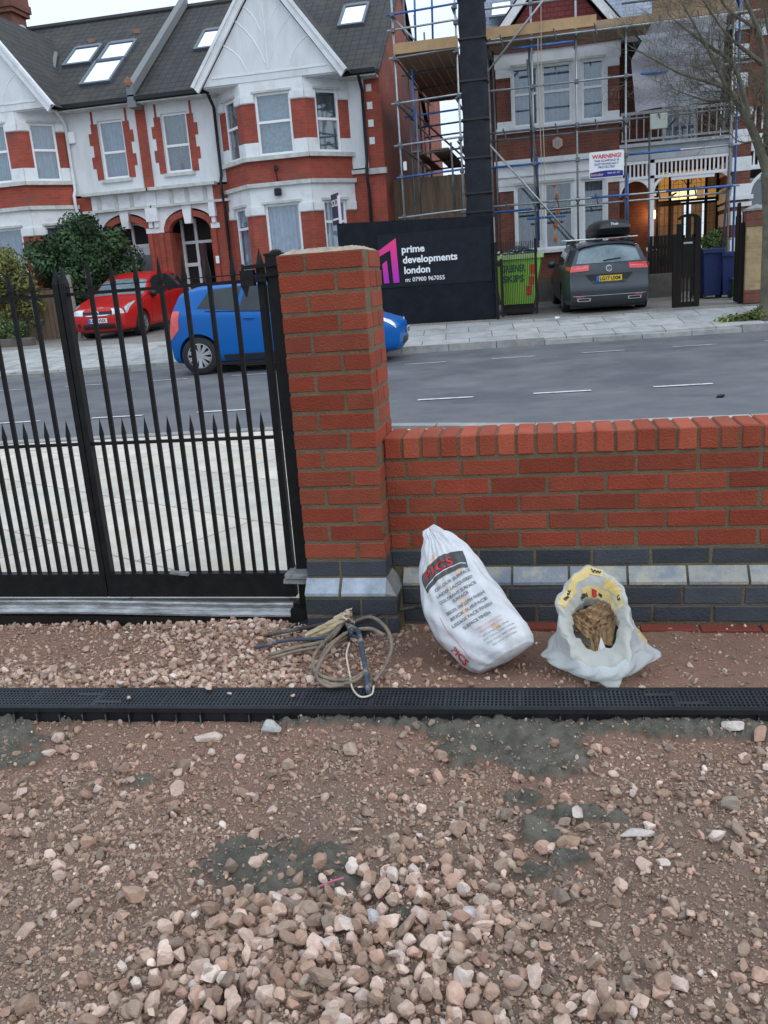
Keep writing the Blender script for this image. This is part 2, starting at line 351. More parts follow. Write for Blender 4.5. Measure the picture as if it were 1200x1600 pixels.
def vnoise(x, y, seed=0):
    """smooth value noise, numpy arrays"""
    r = np.random.default_rng(seed); G = r.random((64, 64)); xi = np.floor(x).astype(int); yi = np.floor(y).astype(int); fx = x-xi; fy = y-yi
    fx = fx*fx*(3-2*fx); fy = fy*fy*(3-2*fy); g = lambda a, b: G[a % 64, b % 64]
    return (g(xi, yi)*(1-fx)+g(xi+1, yi)*fx)*(1-fy)+(g(xi, yi+1)*(1-fx)+g(xi+1, yi+1)*fx)*fy
def fbm(x, y, seed=0, oct=4):
    s = 0; a = .5
    for k in range(oct): s = s+a*vnoise(x*2**k+17*k, y*2**k+5*k, seed+k); a *= .5
    return s
# ================================================================ SETTING: ground
def kerbY_far(x): return 13.72+.10*x
def kerbY_near(x): return min(5.05+.07*x, 4.93) if x < -1 else max(4.55, 4.93-.30*(x+1))
def structure(o): o['kind'] = 'structure'; return o
ROADZ = -.05
# one sheet to the horizon, then road and pavements above it
m = MB(); m.box(-220, 220, -60, 400, -.5, -.35); structure(m.build('ground', mat('earth', (.10, .09, .07), (.14, .12, .09), 1, .95)))
def strip(name, mt, fa, fb, z, x0=-60, x1=60, n=60, thick=.25, zb=None):
    m = MB()
    for i in range(n):
        a, b = x0+(x1-x0)*i/n, x0+(x1-x0)*(i+1)/n
        za0, za1 = z; P = [(a, fa(a), za0), (b, fa(b), za0), (b, fb(b), za1), (a, fb(a), za1)]
        m.add(P+[(p[0], p[1], min(za0, za1)-thick) for p in P], [(0, 1, 2, 3), (0, 4, 5, 1), (3, 2, 6, 7)])
    return structure(m.build(name, mt))
strip('road', 'asphalt', lambda x: kerbY_near(x)-.02, lambda x: kerbY_far(x)+.02, (ROADZ, ROADZ))
# worn resurfaced strip along the near side of the road
strip('road_patch', 'asphalt_patch', lambda x: kerbY_near(x)+.03+.02*math.sin(x*1.7), lambda x: kerbY_near(x)+1.75+.12*math.sin(x*.9+1), (ROADZ+.004, ROADZ+.004), x0=-40, x1=40, n=160, thick=.003)
strip('pavement', 'far_slabs', lambda x: kerbY_far(x)+.15, lambda x: 16.25, (.07, .36))
strip('driveway', 'drive_blocks', lambda x: 16.25, lambda x: 24, (.358, .60))
strip('drive_edge', 'drive_blocks', lambda x: 15.95, lambda x: 16.2, (.334, .361), n=20)
strip('near_pavement', 'cream_paving', lambda x: .26, lambda x: kerbY_near(x)-.16, (.035, .035))
for nm, f, ztop, wd, lab in (('kerb', kerbY_far, .085, .15, 1), ('kerb', lambda x: kerbY_near(x)-.15, .05, .15, 0)):
    m = MB(); x = -40
    while x < 40:
        L_ = .9; drop = .05 if (lab and (-13 < x < -8.5 or .2 < x < 3.2)) else 0
        a, b = x+.006, x+L_-.006
        P = [(a, f(a)), (b, f(b)), (b, f(b)+wd), (a, f(a)+wd)]
        m.tint = tuple([random.uniform(.8, 1.25)]*3)
        zz = ztop-drop
        m.add([(p[0], p[1], -.2) for p in P]+[(p[0], p[1], zz) for p in P], [(4, 5, 6, 7), (0, 1, 5, 4), (2, 3, 7, 6), (1, 2, 6, 5), (3, 0, 4, 7)]); x += L_
    structure(m.build(nm, mat('kerb_'+str(lab), (.36, .36, .345), (.25, .245, .235), 4, .85, bump=.4, tint=True)))
m = MB()
def dash(m, f, x0, L_, wd):
    P = [(x0, f(x0)-wd/2), (x0+L_, f(x0+L_)-wd/2), (x0+L_, f(x0+L_)+wd/2), (x0, f(x0)+wd/2)]
    m.add([(p[0], p[1], ROADZ+.009) for p in P], [(0, 1, 2, 3)])
x = -.93-1.36*12
while x < 14: dash(m, lambda X: 7.08+.075*X, x, .66, .085); x += 1.36
x = -2.02-1.45*10
while x < 14: dash(m, lambda X: 11.62+.12*X, x, .70, .055); x += 1.47
structure(m.build('road_marking', 'road_paint'))

# ---------------------------------------------------------------- front garden under construction
for nm in ('soil',):
    m = bpy.data.materials.new(nm); m.use_nodes = True; MATS[nm] = m; N, L = nodes_of(m); b = N['Principled BSDF']; b.inputs['Roughness'].default_value = .95; b.inputs['Specular IOR Level'].default_value = .2
    v = pos_vec(N, L)
    def noise(sc_, det=6, rough=.6, v=v, N=N, L=L):
        n = N.new('ShaderNodeTexNoise'); n.inputs['Scale'].default_value = sc_; n.inputs['Detail'].default_value = det; n.inputs['Roughness'].default_value = rough; L.new(v, n.inputs['Vector']); return n.outputs['Fac']
    def ramp(f, a, b_, p0, p1, N=N, L=L):
        r = N.new('ShaderNodeValToRGB'); r.color_ramp.elements[0].position = p0; r.color_ramp.elements[1].position = p1; r.color_ramp.elements[0].color = (*a, 1); r.color_ramp.elements[1].color = (*b_, 1); L.new(f, r.inputs[0]); return r.outputs[0]
    def mixc(f, a, b_, N=N, L=L):
        x = N.new('ShaderNodeMix'); x.data_type = 'RGBA'; L.new(f, x.inputs[0]) if not isinstance(f, float) else setattr(x.inputs[0], 'default_value', f); L.new(a, x.inputs[6]); L.new(b_, x.inputs[7]); return x.outputs[2]
    c1 = ramp(noise(3.2), (.34, .178, .122), (.265, .158, .112), .4, .62)
    c2 = ramp(noise(90, 8, .7), (.155, .10, .078), (.36, .245, .19), .3, .75)
    c = mixc(.5, c1, c2)
    at = N.new('ShaderNodeAttribute'); at.attribute_name = 'tint'; sp_ = N.new('ShaderNodeSeparateColor'); L.new(at.outputs['Color'], sp_.inputs[0])
    cem = ramp(noise(14), (.098, .092, .075), (.20, .185, .150), .35, .7)
    dk = ramp(noise(8), (.19, .145, .115), (.24, .185, .145), .35, .7)
    c = mixc(sp_.outputs[1], c, dk)           # green channel: greyer scalpings
    c = mixc(sp_.outputs[0], c, cem)          # red channel of the mask: wet cement
    L.new(c, b.inputs['Base Color'])
    ad = N.new('ShaderNodeMath'); ad.operation = 'ADD'; L.new(noise(120, 8, .75), ad.inputs[0]); L.new(noise(35, 6), ad.inputs[1])
    bp = N.new('ShaderNodeBump'); bp.inputs['Strength'].default_value = .9; bp.inputs['Distance'].default_value = .012; L.new(ad.outputs[0], bp.inputs['Height']); L.new(bp.outputs[0], b.inputs['Normal'])

CEM = [(-.10, -1.38, .17, .085), (.05, -1.345, .07, .05), (-.05, -1.45, .06, .045), (.50, -.74, .26, .13), (.62, -.86, .14, .09), (1.15, -.70, .28, .06), (.2, -.68, .12, .045), (.85, -.685, .40, .05), (1.5, -.69, .4, .05), (.12, -.685, .5, .022), (-1.30, -.76, .24, .09), (-1.12, -.88, .10, .05),
       (.62, -1.22, .05, .05), (.70, -1.13, .08, .03), (.57, -1.06, .05, .03), (.70, -1.32, .05, .025), (.6, -1.38, .04, .03), (.12, -1.44, .06, .02), (.30, -1.55, .04, .03), (-.62, -1.0, .05, .03), (.82, -1.15, .03, .02)]
def skew(X, Y): return .044*(X-.07)*np.clip((.10-Y)/.62, 0, 1)   # the drain runs slightly out of line with the wall
def cem_mask(X, Y):
    wob = (fbm(X*9, Y*9, 3)-.47)*1.2+(fbm(X*30, Y*30, 9)-.47)*1.0
    M_ = np.zeros_like(X)
    for cx, cy_, rx, ry in CEM:
        d_ = np.sqrt(((X-cx)/rx)**2+((Y-cy_)/ry)**2)+wob
        M_ = np.maximum(M_, np.clip((1.10-d_)/.10, 0, 1))
    return M_
def grey_mask(X, Y): return np.clip((fbm(X*1.3+3, Y*1.3, 21)-.42)*4+np.clip((X-.35)*.8, 0, .5)*(Y < -.9)+np.clip((-1.35-Y)*1.2, 0, .4), 0, .6)
def h_front(X, Y): return -.085+.036*np.exp(-((Y+.66)/.09)**2)+.020*(fbm(X*2.2, Y*2.2, 5)-.47)+.016*(fbm(X*11, Y*11, 6)-.47)+.008*(fbm(X*38, Y*38, 8)-.47)+cem_mask(X, Y)*(.012+.060*np.abs(fbm(X*17, Y*17, 12)-.47)+.026*(fbm(X*55, Y*55, 14)-.45))
def h_back(X, Y): return -.012+.03*np.exp(-((X+.55)/.30)**2-((Y+.02)/.14)**2)+.020*(fbm(X*4, Y*4, 31)-.47)+.012*(fbm(X*18, Y*18, 33)-.47)-.02*np.exp(-((X+1.6)/.5)**2-((Y+.2)/.15)**2)
def ground_patch(name, x0, x1, y0, y1, h, step):
    nx, ny = int((x1-x0)/step), int((y1-y0)/step); xs = np.linspace(x0, x1, nx+1); ys = np.linspace(y0, y1, ny+1); X, Y = np.meshgrid(xs, ys, indexing='ij')
    Z = h(X, Y); V = np.stack([X.ravel(), (Y+skew(X, Y)).ravel(), Z.ravel()], 1); i = np.arange(nx)[:, None]*(ny+1)+np.arange(ny)[None, :]
    F = np.stack([i, i+ny+1, i+ny+2, i+1], -1).reshape(-1, 4)
    cm = cem_mask(X, Y) if h is h_front else np.zeros_like(X)
    tint = np.stack([cm.ravel(), grey_mask(X, Y).ravel()*(1 if h is h_front else .0), np.zeros(cm.size)], 1)
    o = np_mesh(name, V, F, 'soil', tint, smooth=True); return structure(o)
ground_patch('ground', -2.6, 3.4, -3.6, -.676, h_front, .0070)
ground_patch('ground', -2.6, 3.4, -.534, .125, h_back, .011)
m = MB(); m.box(-2.6, 3.4, -.80, -.40, -.3, -.13); structure(m.build('trench_bed', 'soil'))

# ---- stones: crushed limestone lying loose on the soil
def rock_base(sub, k, seed):
    r = np.random.default_rng(seed); bm = bmesh.new(); bmesh.ops.create_icosphere(bm, subdivisions=sub, radius=1)
    V = np.array([v.co[:] for v in bm.verts]); F = np.array([[v.index for v in f.verts] for f in bm.faces]); bm.free()
    for _ in range(k):                      # knock flat facets off
        n = r.normal(size=3); n /= np.linalg.norm(n); d_ = r.uniform(.45, .8); q_ = V@n; over = q_ > d_; V[over] -= np.outer(q_[over]-d_, n)
    if sub == 3:
        A = {}
        for f in F:
            for a in f: A.setdefault(int(a), set()).update(int(b) for b in f)
        V = np.array([V[list(A[i])].mean(0)*.08+V[i]*.92 for i in range(len(V))])
    V += r.normal(size=V.shape)*(.02 if sub < 3 else .011)
    V *= np.array([r.uniform(.8, 1.3), r.uniform(.65, 1.0), r.uniform(.5, .85)]); return V, F
BR1 = [rock_base(1, 4, s) for s in range(10)]; BR2 = [rock_base(2, 9, 50+s) for s in range(12)]; BR3 = [rock_base(3, 12, 90+s) for s in range(9)]
BR0 = [rock_base(0, 1, 200+s) for s in range(6)] if False else [rock_base(1, 3, 200+s) for s in range(4)]
def rand_rot(n, r, tilt=.6):
    a, b_, c = r.uniform(0, 2*np.pi, n), r.normal(0, tilt, n), r.normal(0, tilt, n)
    ca, sa, cb, sb, cc, s_c = np.cos(a), np.sin(a), np.cos(b_), np.sin(b_), np.cos(c), np.sin(c); R_ = np.zeros((n, 3, 3))
    Rz = np.zeros((n, 3, 3)); Rz[:, 0, 0] = ca; Rz[:, 0, 1] = -sa; Rz[:, 1, 0] = sa; Rz[:, 1, 1] = ca; Rz[:, 2, 2] = 1
    Rx = np.zeros((n, 3, 3)); Rx[:, 0, 0] = 1; Rx[:, 1, 1] = cb; Rx[:, 1, 2] = -sb; Rx[:, 2, 1] = sb; Rx[:, 2, 2] = cb
    Ry = np.zeros((n, 3, 3)); Ry[:, 1, 1] = 1; Ry[:, 0, 0] = cc; Ry[:, 0, 2] = s_c; Ry[:, 2, 0] = -s_c; Ry[:, 2, 2] = cc
    return Rz@Rx@Ry
PAL = {'pale': [(.62, .49, .43), (.66, .55, .49), (.56, .45, .39), (.70, .63, .59), (.53, .42, .36)],
       'pink': [(.46, .32, .255), (.43, .295, .235), (.50, .36, .29), (.40, .275, .22), (.54, .42, .35)],
       'dull': [(.34, .245, .195), (.37, .27, .21), (.30, .225, .18), (.40, .30, .24), (.33, .26, .21)],
       'grey': [(.31, .25, .205), (.35, .29, .24), (.27, .22, .18), (.40, .335, .28), (.30, .25, .21)]}
mat('stone', (1, 1, 1), (.74, .72, .70), 40, .85, bump=.35, bscale=160, tint=True, spec=.3)
def scatter(name, P, size, palw, bases, h, sink=.25, seed=1, jit=.22):
    r = np.random.default_rng(seed); n = len(P); VV = []; FF = []; TT = []; off = 0; ch = r.integers(0, len(bases), n); R_ = rand_rot(n, r)
    A = np.array([c for k in PAL for c in PAL[k]]); W = np.array(palw, dtype=float); W = np.tile(W, (n, 1)) if W.ndim == 1 else W
    kk = (r.random(n)[:, None] > np.cumsum(W, 1)).sum(1).clip(0, 3); cols = A[kk*5+r.integers(0, 5, n)]
    cols *= r.uniform(1-jit, 1+jit, (n, 1)); cols = cols*np.array([1.05, .97, .91])
    Z = h(P[:, 0], P[:, 1])
    for bi, (V, F) in enumerate(bases):
        I = np.where(ch == bi)[0]
        if not len(I): continue
        S = size[I][:, None, None]; vv = np.einsum('nij,kj->nki', R_[I], V)*S
        vv[:, :, 0] += P[I, 0][:, None]; vv[:, :, 1] += (P[I, 1]+skew(P[I, 0], P[I, 1]))[:, None]
        zmin = vv[:, :, 2].min(1); vv[:, :, 2] += (Z[I]-zmin-size[I]*sink)[:, None]
        k = len(V); VV.append(vv.reshape(-1, 3)); FF.append((F[None]+(np.arange(len(I))*k)[:, None, None]+off).reshape(-1, 3)); TT.append(np.repeat(cols[I], k, 0)); off += len(I)*k
    o = np_mesh(name, np.concatenate(VV), np.concatenate(FF), 'stone', np.concatenate(TT)); o['kind'] = 'stuff'; return o
def sample(n, x0, x1, y0, y1, dens, seed):
    r = np.random.default_rng(seed); out = []
    tot = 0
    while tot < n:
        P = np.stack([r.uniform(x0, x1, n), r.uniform(y0, y1, n)], 1); k = r.random(n) < dens(P[:, 0], P[:, 1]); out.append(P[k]); tot += k.sum()
    return np.concatenate(out)[:n]
def g2(X, Y, cx, cy_, sx, sy_, ): return np.exp(-((X-cx)/sx)**2-((Y-cy_)/sy_)**2)
def pile(X, Y): return np.clip(1.25*g2(X, Y, .12, -1.62, .30, .20)+.9*g2(X, Y, .38, -1.50, .22, .16)+1.0*g2(X, Y, .1, -1.95, .5, .25)+.6*g2(X, Y, .6, -1.8, .4, .2), 0, 1)
def rubble(X, Y): return np.clip(.55*g2(X, Y, 1.05, -1.1, .45, .28)+.35*g2(X, Y, .25, -1.0, .2, .3)+.55*g2(X, Y, -.75, -1.1, .6, .35)+.35*g2(X, Y, .75, -1.35, .8, .5)+.3*g2(X, Y, -.5, -1.5, .5, .3), 0, 1)
nocem = lambda X, Y: 1-.80*(cem_mask(X, Y) > .3)
bare = lambda X, Y: np.clip(.2+2.2*(fbm(X*2.3+1, Y*2.3, 41)-.36), .05, 1)
W_back = [.10, .48, .37, .05]
# fine chippings
P = sample(52000, -1.5, 1.9, -2.35, -.68, lambda X, Y: (.35+.5*bare(X, Y)+.3*pile(X, Y))*nocem(X, Y), 1)
scatter('gravel', P, rng.gamma(3., .00125, len(P)).clip(.0018, .009), [.03, .20, .45, .32], BR1, h_front, .35, 2)
P = sample(60000, -1.45, 1.8, -2.3, -.68, lambda X, Y: (.5+.5*bare(X, Y))*nocem(X, Y), 71)
scatter('gravel', P, rng.uniform(.0009, .0028, len(P)), [.04, .28, .48, .20], BR0, h_front, .3, 72, jit=.3)
# mid stones
P = sample(7600, -1.6, 2.0, -2.4, -.69, lambda X, Y: (.10+.42*bare(X, Y)*.8+.75*pile(X, Y)+.5*rubble(X, Y))*nocem(X, Y), 3)
pw = [[.10, .26, .46, .18] if p else [.06, .26, .40, .28] for p in (pile(P[:, 0], P[:, 1]) > .4)]
scatter('gravel', P, rng.gamma(5, .0017, len(P)).clip(.0045, .017), pw, BR2, h_front, .32, 4)
P = sample(1000, -1.6, 2.0, -2.5, -.70, lambda X, Y: (.035+1.0*pile(X, Y)**1.3+.30*rubble(X, Y))*nocem(X, Y), 5)
pw = [[.34, .22, .32, .12] if p else [.26, .28, .26, .20] for p in (pile(P[:, 0], P[:, 1]) > .3)]
scatter('gravel', P, rng.gamma(14, .00142, len(P)).clip(.011, .031), pw, BR3, h_front, .22, 6)
# second layer heaped in the pile
P = sample(300, -.5, 1.0, -2.3, -1.35, lambda X, Y: pile(X, Y)**2, 7)
scatter('gravel', P, rng.gamma(14, .00155, len(P)).clip(.014, .032), [.46, .22, .22, .10], BR3, lambda X, Y: h_front(X, Y)+.012, .1, 8)
# outside the pictured area, thinner
P = sample(9000, -2.6, 3.4, -3.55, -.69, lambda X, Y: 1.*((X < -1.4) | (X > 1.8) | (Y < -2.3)), 9)
scatter('gravel', P, rng.gamma(4, .0028, len(P)).clip(.004, .024), [.16, .28, .32, .24], BR2, h_front, .3, 10)
# strip between the drain and the wall
hb = lambda X, Y: h_back(X, Y)
def dz(X, Y): return np.clip(np.where(X > .15, .35, 1.)*(1.1*g2(X, Y, -.55, -.05, .38, .20)+.85*g2(X, Y, -.95, -.43, .75, .10)+.40*g2(X, Y, -.1, -.44, .6, .07)+.35*g2(X, Y, -.3, -.28, .35, .12)+.8*g2(X, Y, -1.2, .05, .8, .05)+.05), 0, 1)
P = sample(13000, -2.0, 2.2, -.53, .12, lambda X, Y: np.where(X > .1, .12, .4)+.6*dz(X, Y), 11)
scatter('gravel', P, rng.gamma(3., .0014, len(P)).clip(.002, .009), [.03, .36, .50, .11], BR1, hb, .35, 12)
P = sample(2300, -2.2, 2.4, -.525, .09, lambda X, Y: dz(X, Y), 13)
scatter('gravel', P, rng.gamma(12, .00095, len(P)).clip(.006, .019), [.22, .46, .26, .06], BR2, hb, .25, 14)
P = sample(230, -1.5, -.22, -.5, .06, lambda X, Y: dz(X, Y)**1.5, 15)
scatter('gravel', P, rng.uniform(.014, .022, len(P)), [.34, .46, .16, .04], BR3, lambda X, Y: hb(X, Y)+.004, .15, 16)

# single stones one can point at
def lone(x, y, s, col, label, seed, h=h_front, z=None, name='stone', flat=(1.3, .9, .7)):
    r = np.random.default_rng(seed); y = y+float(skew(np.array([x]), np.array([y]))[0]); V, F = rock_base(3, 14, seed); V = V*np.array(flat)*s; z0 = (float(h(np.array([x]), np.array([y-.044*(x-.07)]))[0]) if z is None else z)-V[:, 2].min()-s*.15
    if z is not None: z0 += s*.15
    o = np_mesh(name, V, F, 'stone', np.tile(col, (len(V), 1))); o.location = (x, y, z0); o.rotation_euler = (0, 0, r.uniform(-.6, .6)); return tag(o, label, 'stone')
lone(-.285, -.715, .052, (.50, .50, .47), 'rough grey lump of set mortar lying just in front of the black drain', 301, flat=(1.25, .8, .75))
lone(-.50, -.755, .036, (.62, .50, .43), 'blocky pinkish white stone beside the grey lump in front of the drain', 302, flat=(1.35, .9, .8))
lone(-1.02, -.845, .027, (.62, .50, .44), 'knobbly pale stone on the cement at the left, in front of the drain', 303)
lone(1.205, -.715, .031, (.66, .60, .55), 'pale angular stone on the ground near the right end of the drain', 304)
lone(.455, -1.535, .040, (.66, .58, .56), 'long pointed pale stone at the right edge of the stone heap', 305, flat=(1.5, .8, .7))
lone(.245, -1.565, .036, (.60, .57, .56), 'large angular greyish white stone in the middle of the heap', 306)
lone(.865, -1.215, .033, (.56, .50, .46), 'wide pale stone among the rubble to the right of the heap', 307, flat=(1.5, .8, .6))
lone(1.13, -1.075, .038, (.33, .27, .22), 'dull brown wedge shaped stone in the rubble at the right', 308, flat=(1.4, 1, .8))
lone(-.275, -1.045, .027, (.66, .55, .48), 'pale flat stone lying alone behind the dark cement splash', 309, flat=(1.5, .8, .7))
lone(.395, -1.20, .027, (.60, .48, .42), 'squarish pinkish stone standing alone right of the heap, behind it', 310)
lone(.655, -.80, .022, (.36, .22, .17), 'reddish brown stone on the wet cement below the clear sack', 311, flat=(.9, .8, 1.1))
m = MB(); m.tube([(.085, -1.49, -.052), (.115, -1.475, -.046), (.14, -1.462, -.045)], .0028, 6); tag(m.build('plastic_offcut', mat('pink_plastic', (.42, .10, .20), rough=.5)), 'thin dark pink strip of plastic lying on the stone heap', 'plastic strip')
for (x, y, s, lab) in ((.0-.235, -.60, .0105, 'small pink pebble resting on the drain grate left of the cable coil'), (-.83, -.62, .013, 'round pale pebble on the grate at the far left'), (-.56, -.55, .018, 'largest pebble on the grate, on its back edge left of the cables'), (-.47, -.585, .013, 'brownish pebble on the grate just right of the largest one'), (.945, -.535, .013, 'pale pebble on the back edge of the grate beside the clear sack')):
    lone(x, y, s, (.62, .46, .38), lab, int(1000*abs(x)), z=.004, name='pebble', flat=(1.1, .9, .85))

# ================================================================ drain
dr = thing('drain_channel', 'long black plastic drainage channel with slotted grates crossing the gravel', 'drain', (0, -.6, -.12))
DT = Matrix.Translation((.07, -.545, 0)) @ Matrix.Rotation(math.atan(.044), 4, 'Z') @ Matrix.Translation((-.07, .545, 0))
m = MB(DT); X0, X1 = -2.6, 3.4
m.box(X0, X1, -.673, -.661, -.115, 0); m.box(X0, X1, -.545, -.533, -.115, 0); m.box(X0, X1, -.661, -.545, -.115, -.105)
m.box(X0, X1, -.684, -.661, -.013, .003); m.box(X0, X1, -.545, -.527, -.013, .003)
x = X0+.05
while x < X1:
    m.box(x, x+.004, -.688, -.673, -.112, -.013); x += .087
m.build('channel', 'black_plastic', dr)
m = MB(DT)
x = X0+.05
while x < X1:
    m.box(x-.0015, x+.0025, -.6895, -.688, -.108, -.02); x += .087
m.build('rib_edge', mat('lit_rib_plastic', (.13, .14, .14), (.03, .03, .035), 30, .6), dr)  # light caught on the rib edges, painted as a paler colour
for k in range(-3, 3):
    xa = .04+k*1.0+.002; xb = xa+.996; m = MB(DT)
    for i in range(7):
        y = -.660+i*.0185; m.box(xa, xb, y, y+.0045, -.012, .002)
    n = 72
    for i in range(n+1):
        x = xa+(xb-xa-.006)*i/n; m.box(x, x+.006 if i % 18 else x+.009, -.6555, -.5445, -.011, .001)
    m.box(xa, xa+.10, -.6415, -.6235, -.010, .0015) if k % 2 else m.box(xb-.09, xb, -.5860, -.5675, -.010, .0015)
    m.build('grate', mat('grate_plastic', (.022, .026, .032), (.035, .04, .047), 14, .42, spec=.4), dr)

# ================================================================ brick pillar and wall
mat('brick_clay', (1, 1, 1), (.78, .76, .78), 9, .88, bump=.6, bscale=130, tint=True, spec=.25, contrast=(.35, .75))
mat('mortar', (.175, .135, .088), (.125, .098, .063), 12, .95, bump=.7, bscale=150, spec=.2)
mat('blue_brick', (1, 1, 1), (.72, .74, .76), 7, .5, bump=.35, bscale=120, tint=True)
mat('red_mortar', (.30, .25, .18), (.24, .2, .14), 12, .95, bump=.6, bscale=150)
def rc(): 
    k = random.uniform(.80, 1.16); g_ = random.uniform(-.012, .018); return (.280*k, (.055+g_*.5)*k+.006, (.033+g_*.3)*k)
def bc():
    k = random.uniform(.75, 1.3); return (.050*k, .058*k, .070*k)
def course(m, x0, x1, y0, y1, z0, z1, start, colf, L_=.212, gap=.012, jj=.0014, b=.0028):
    z0 += .001; z1 -= .0015
    """bricks of one course from x0; start = length of the first brick"""
    x = x0; first = True
    while x < x1-.012:
        l = start if first else L_; first = False; e = min(x+l, x1)
        if e-x > .02:
            m.tint = colf(); dy = random.uniform(-.0012, .0012); m.cbox(x, e, y0+dy, y1-dy, z0+random.uniform(0, .001), z1-random.uniform(0, .0015), b, jj)
        x = e+gap
PX0, PX1, PD = -.330, 0., .330
pl = thing('brick_pillar', 'square red brick gate pillar with dark blue brick plinth beside the black gate', 'pillar', (-.165, .165, 0))
m = MB(); m.box(PX0+.003, PX1-.003, .003, PD-.003, -.15, 1.494)
m.box(PX0-.005, PX1+.045, -.040, PD+.0, -.15, .158)
m.prism([(-.040, .158), (.003, .158), (.003, .2185), (-.040, .1655)], PX0-.003, PX1, 'yz')
m.build('mortar', 'mortar', pl)
# crumbly bed of mortar left on the top
m = MB(); nx = 26
def toph(u, v):
    x = PX0+.004+(PX1-PX0-.008)*u; y = .004+(PD-.008)*v; e = min(u, 1-u, v, 1-v); return (x+random.uniform(-.001, .001), y, 1.492+min(1, e*9)*(.010+.012*random.random()))
m.grid(toph, 34, 34); m.build('mortar_bed', mat('pale_mortar', (.40, .35, .28), (.30, .25, .19), 20, .95, bump=.6), pl)
m = MB()
for k in range(16):
    z0 = .3+k*.075+.0045; z1 = z0+.0655; short = (k % 2 == 1)   # top course starts with a half brick
    if short: course(m, PX0, PX1, 0, .103, z0, z1, .1025, rc); 
    else: course(m, PX0, PX1, 0, .103, z0, z1, .215, rc)
    # right flank and back
    T0 = m.T
    m.T = Matrix.Translation((PX1, 0, 0)) @ Matrix.Rotation(rad(90), 4, 'Z')
    if short: course(m, .1065, PD, 0, .10, z0, z1, .215, rc)
    else: course(m, .1065, PD, 0, .10, z0, z1, .104, rc)
    m.T = Matrix.Translation((PX1-.104, PD, 0)) @ Matrix.Rotation(rad(180), 4, 'Z'); course(m, 0, .226, 0, .10, z0, z1, .215 if short else .11, rc)
    m.T = Matrix.Translation((PX0, PD-.104, 0)) @ Matrix.Rotation(rad(-90), 4, 'Z'); course(m, 0, .120, 0, .10, z0, z1, .12, rc)
    m.T = T0
m.build('brickwork', 'brick_clay', pl)
m = MB()
course(m, PX0, PX1, 0, .10, .2285, .2955, .135, bc); m.T = Matrix.Translation((PX1, 0, 0)) @ Matrix.Rotation(rad(90), 4, 'Z'); course(m, .1065, PD, 0, .09, .2285, .2955, .215, bc); m.T = None
m.T = Matrix.Translation((0, 0, 0)); course(m, PX0, PX1-.13, PD-.09, PD, .2285, .2955, .2, bc); m.T = None
for i, (z0, z1) in enumerate(((-.12, -.005), (.0045, .0705), (.079, .150))):
    course(m, PX0-.005, PX1+.045, -.045, .06, z0, z1, (.20, .10, .225)[i], bc)
    m.T = Matrix.Translation((PX1+.045, -.045, 0)) @ Matrix.Rotation(rad(90), 4, 'Z'); course(m, .106, .19, 0, .09, z0, z1, .2, bc); m.T = None
m.build('plinth_bricks', 'blue_brick', pl)
# sloping plinth headers with a pale bloom on their faces
mat('bloom_brick', (.40, .46, .52), (.22, .26, .31), 11, .45, bump=.3, bscale=80, tint=True, contrast=(.38, .66))
m = MB()
def slope_brick(m, a, b_, yb, yt, z0, zt, sl=None):
    z00 = z0
    V = [(a, yb, z0), (b_, yb, z0), (b_, yb, z0+.012), (a, yb, z0+.012), (a, yt, zt), (b_, yt, zt), (a, yt+.02, z0), (b_, yt+.02, z0), (b_, yt+.02, zt), (a, yt+.02, zt)]
    m.add(V, [(0, 1, 2, 3), (3, 2, 5, 4), (4, 5, 8, 9), (0, 3, 4, 9, 6), (1, 7, 8, 5, 2), (6, 9, 8, 7), (0, 6, 7, 1)])
for a, b_ in ((PX0-.005, PX0+.135), (PX0+.147, PX1-.002)):
    m.tint = (1, 1, 1); slope_brick(m, a, b_, -.046, .002, .159, .221)
m.tint = (.62, .56, .48); V = [(PX1, .0, .221), (PX1+.045, -.046, .159), (PX1+.045, .13, .159), (PX1, .13, .221), (PX1, -.046, .159), (PX1, .13, .159)]
m.add(V, [(0, 1, 2, 3), (0, 4, 1), (4, 5, 2, 1)]); m.add([(PX1-.002, -.046, .159), (PX1+.045, -.046, .159), (PX1-.002, -.046, .171), (PX1-.002, .002, .221)], [(0, 1, 2), (2, 1, 3)])
m.build('sloped_plinth', 'bloom_brick', pl)

WY = .125; WX1 = 3.3
wl = thing('brick_wall', 'low new red brick garden wall with brick on edge coping and dark plinth', 'wall', (1.6, .22, 0))
m = MB(); m.box(.0, WX1, WY+.003, PD-.003, -.15, .762); m.box(.046, WX1, WY-.040, PD, -.15, .158); m.prism([(WY-.038, .158), (WY+.006, .158), (WY+.006, .222)], .046, WX1, 'yz')
m.build('mortar', 'mortar', wl)
m = MB()
for k in range(5):
    z0 = .3+k*.075+.0045; z1 = z0+.0655
    course(m, .003, WX1, WY, WY+.1, z0, z1, (.075, .185)[(k) % 2], rc); course(m, .003, WX1, PD-.1, PD, z0, z1, (.06, .17)[k % 2], rc)
m.build('brickwork', 'brick_clay', wl)
m = MB(); x = .0035; L_ = .0655
while x < WX1:
    m.tint = tuple(c*1.32 for c in rc()); tz = random.uniform(-.001, .001); m.cbox(x, x+.0655, WY-.004+random.uniform(-.002, .002), PD+.002, .6825, .770+tz, .005, .0014); x += .0752
m.build('coping', 'brick_clay', wl)
m = MB()
course(m, .003, WX1, WY, WY+.1, .2285, .2955, .13, bc)
for i, (z0, z1) in enumerate(((-.12, -.005), (.0045, .0705), (.079, .150))): course(m, .047, WX1, WY-.045, WY+.06, z0, z1, (.19, .09, .20)[i], bc)
m.build('plinth_bricks', 'blue_brick', wl)
m = MB(); x = .05
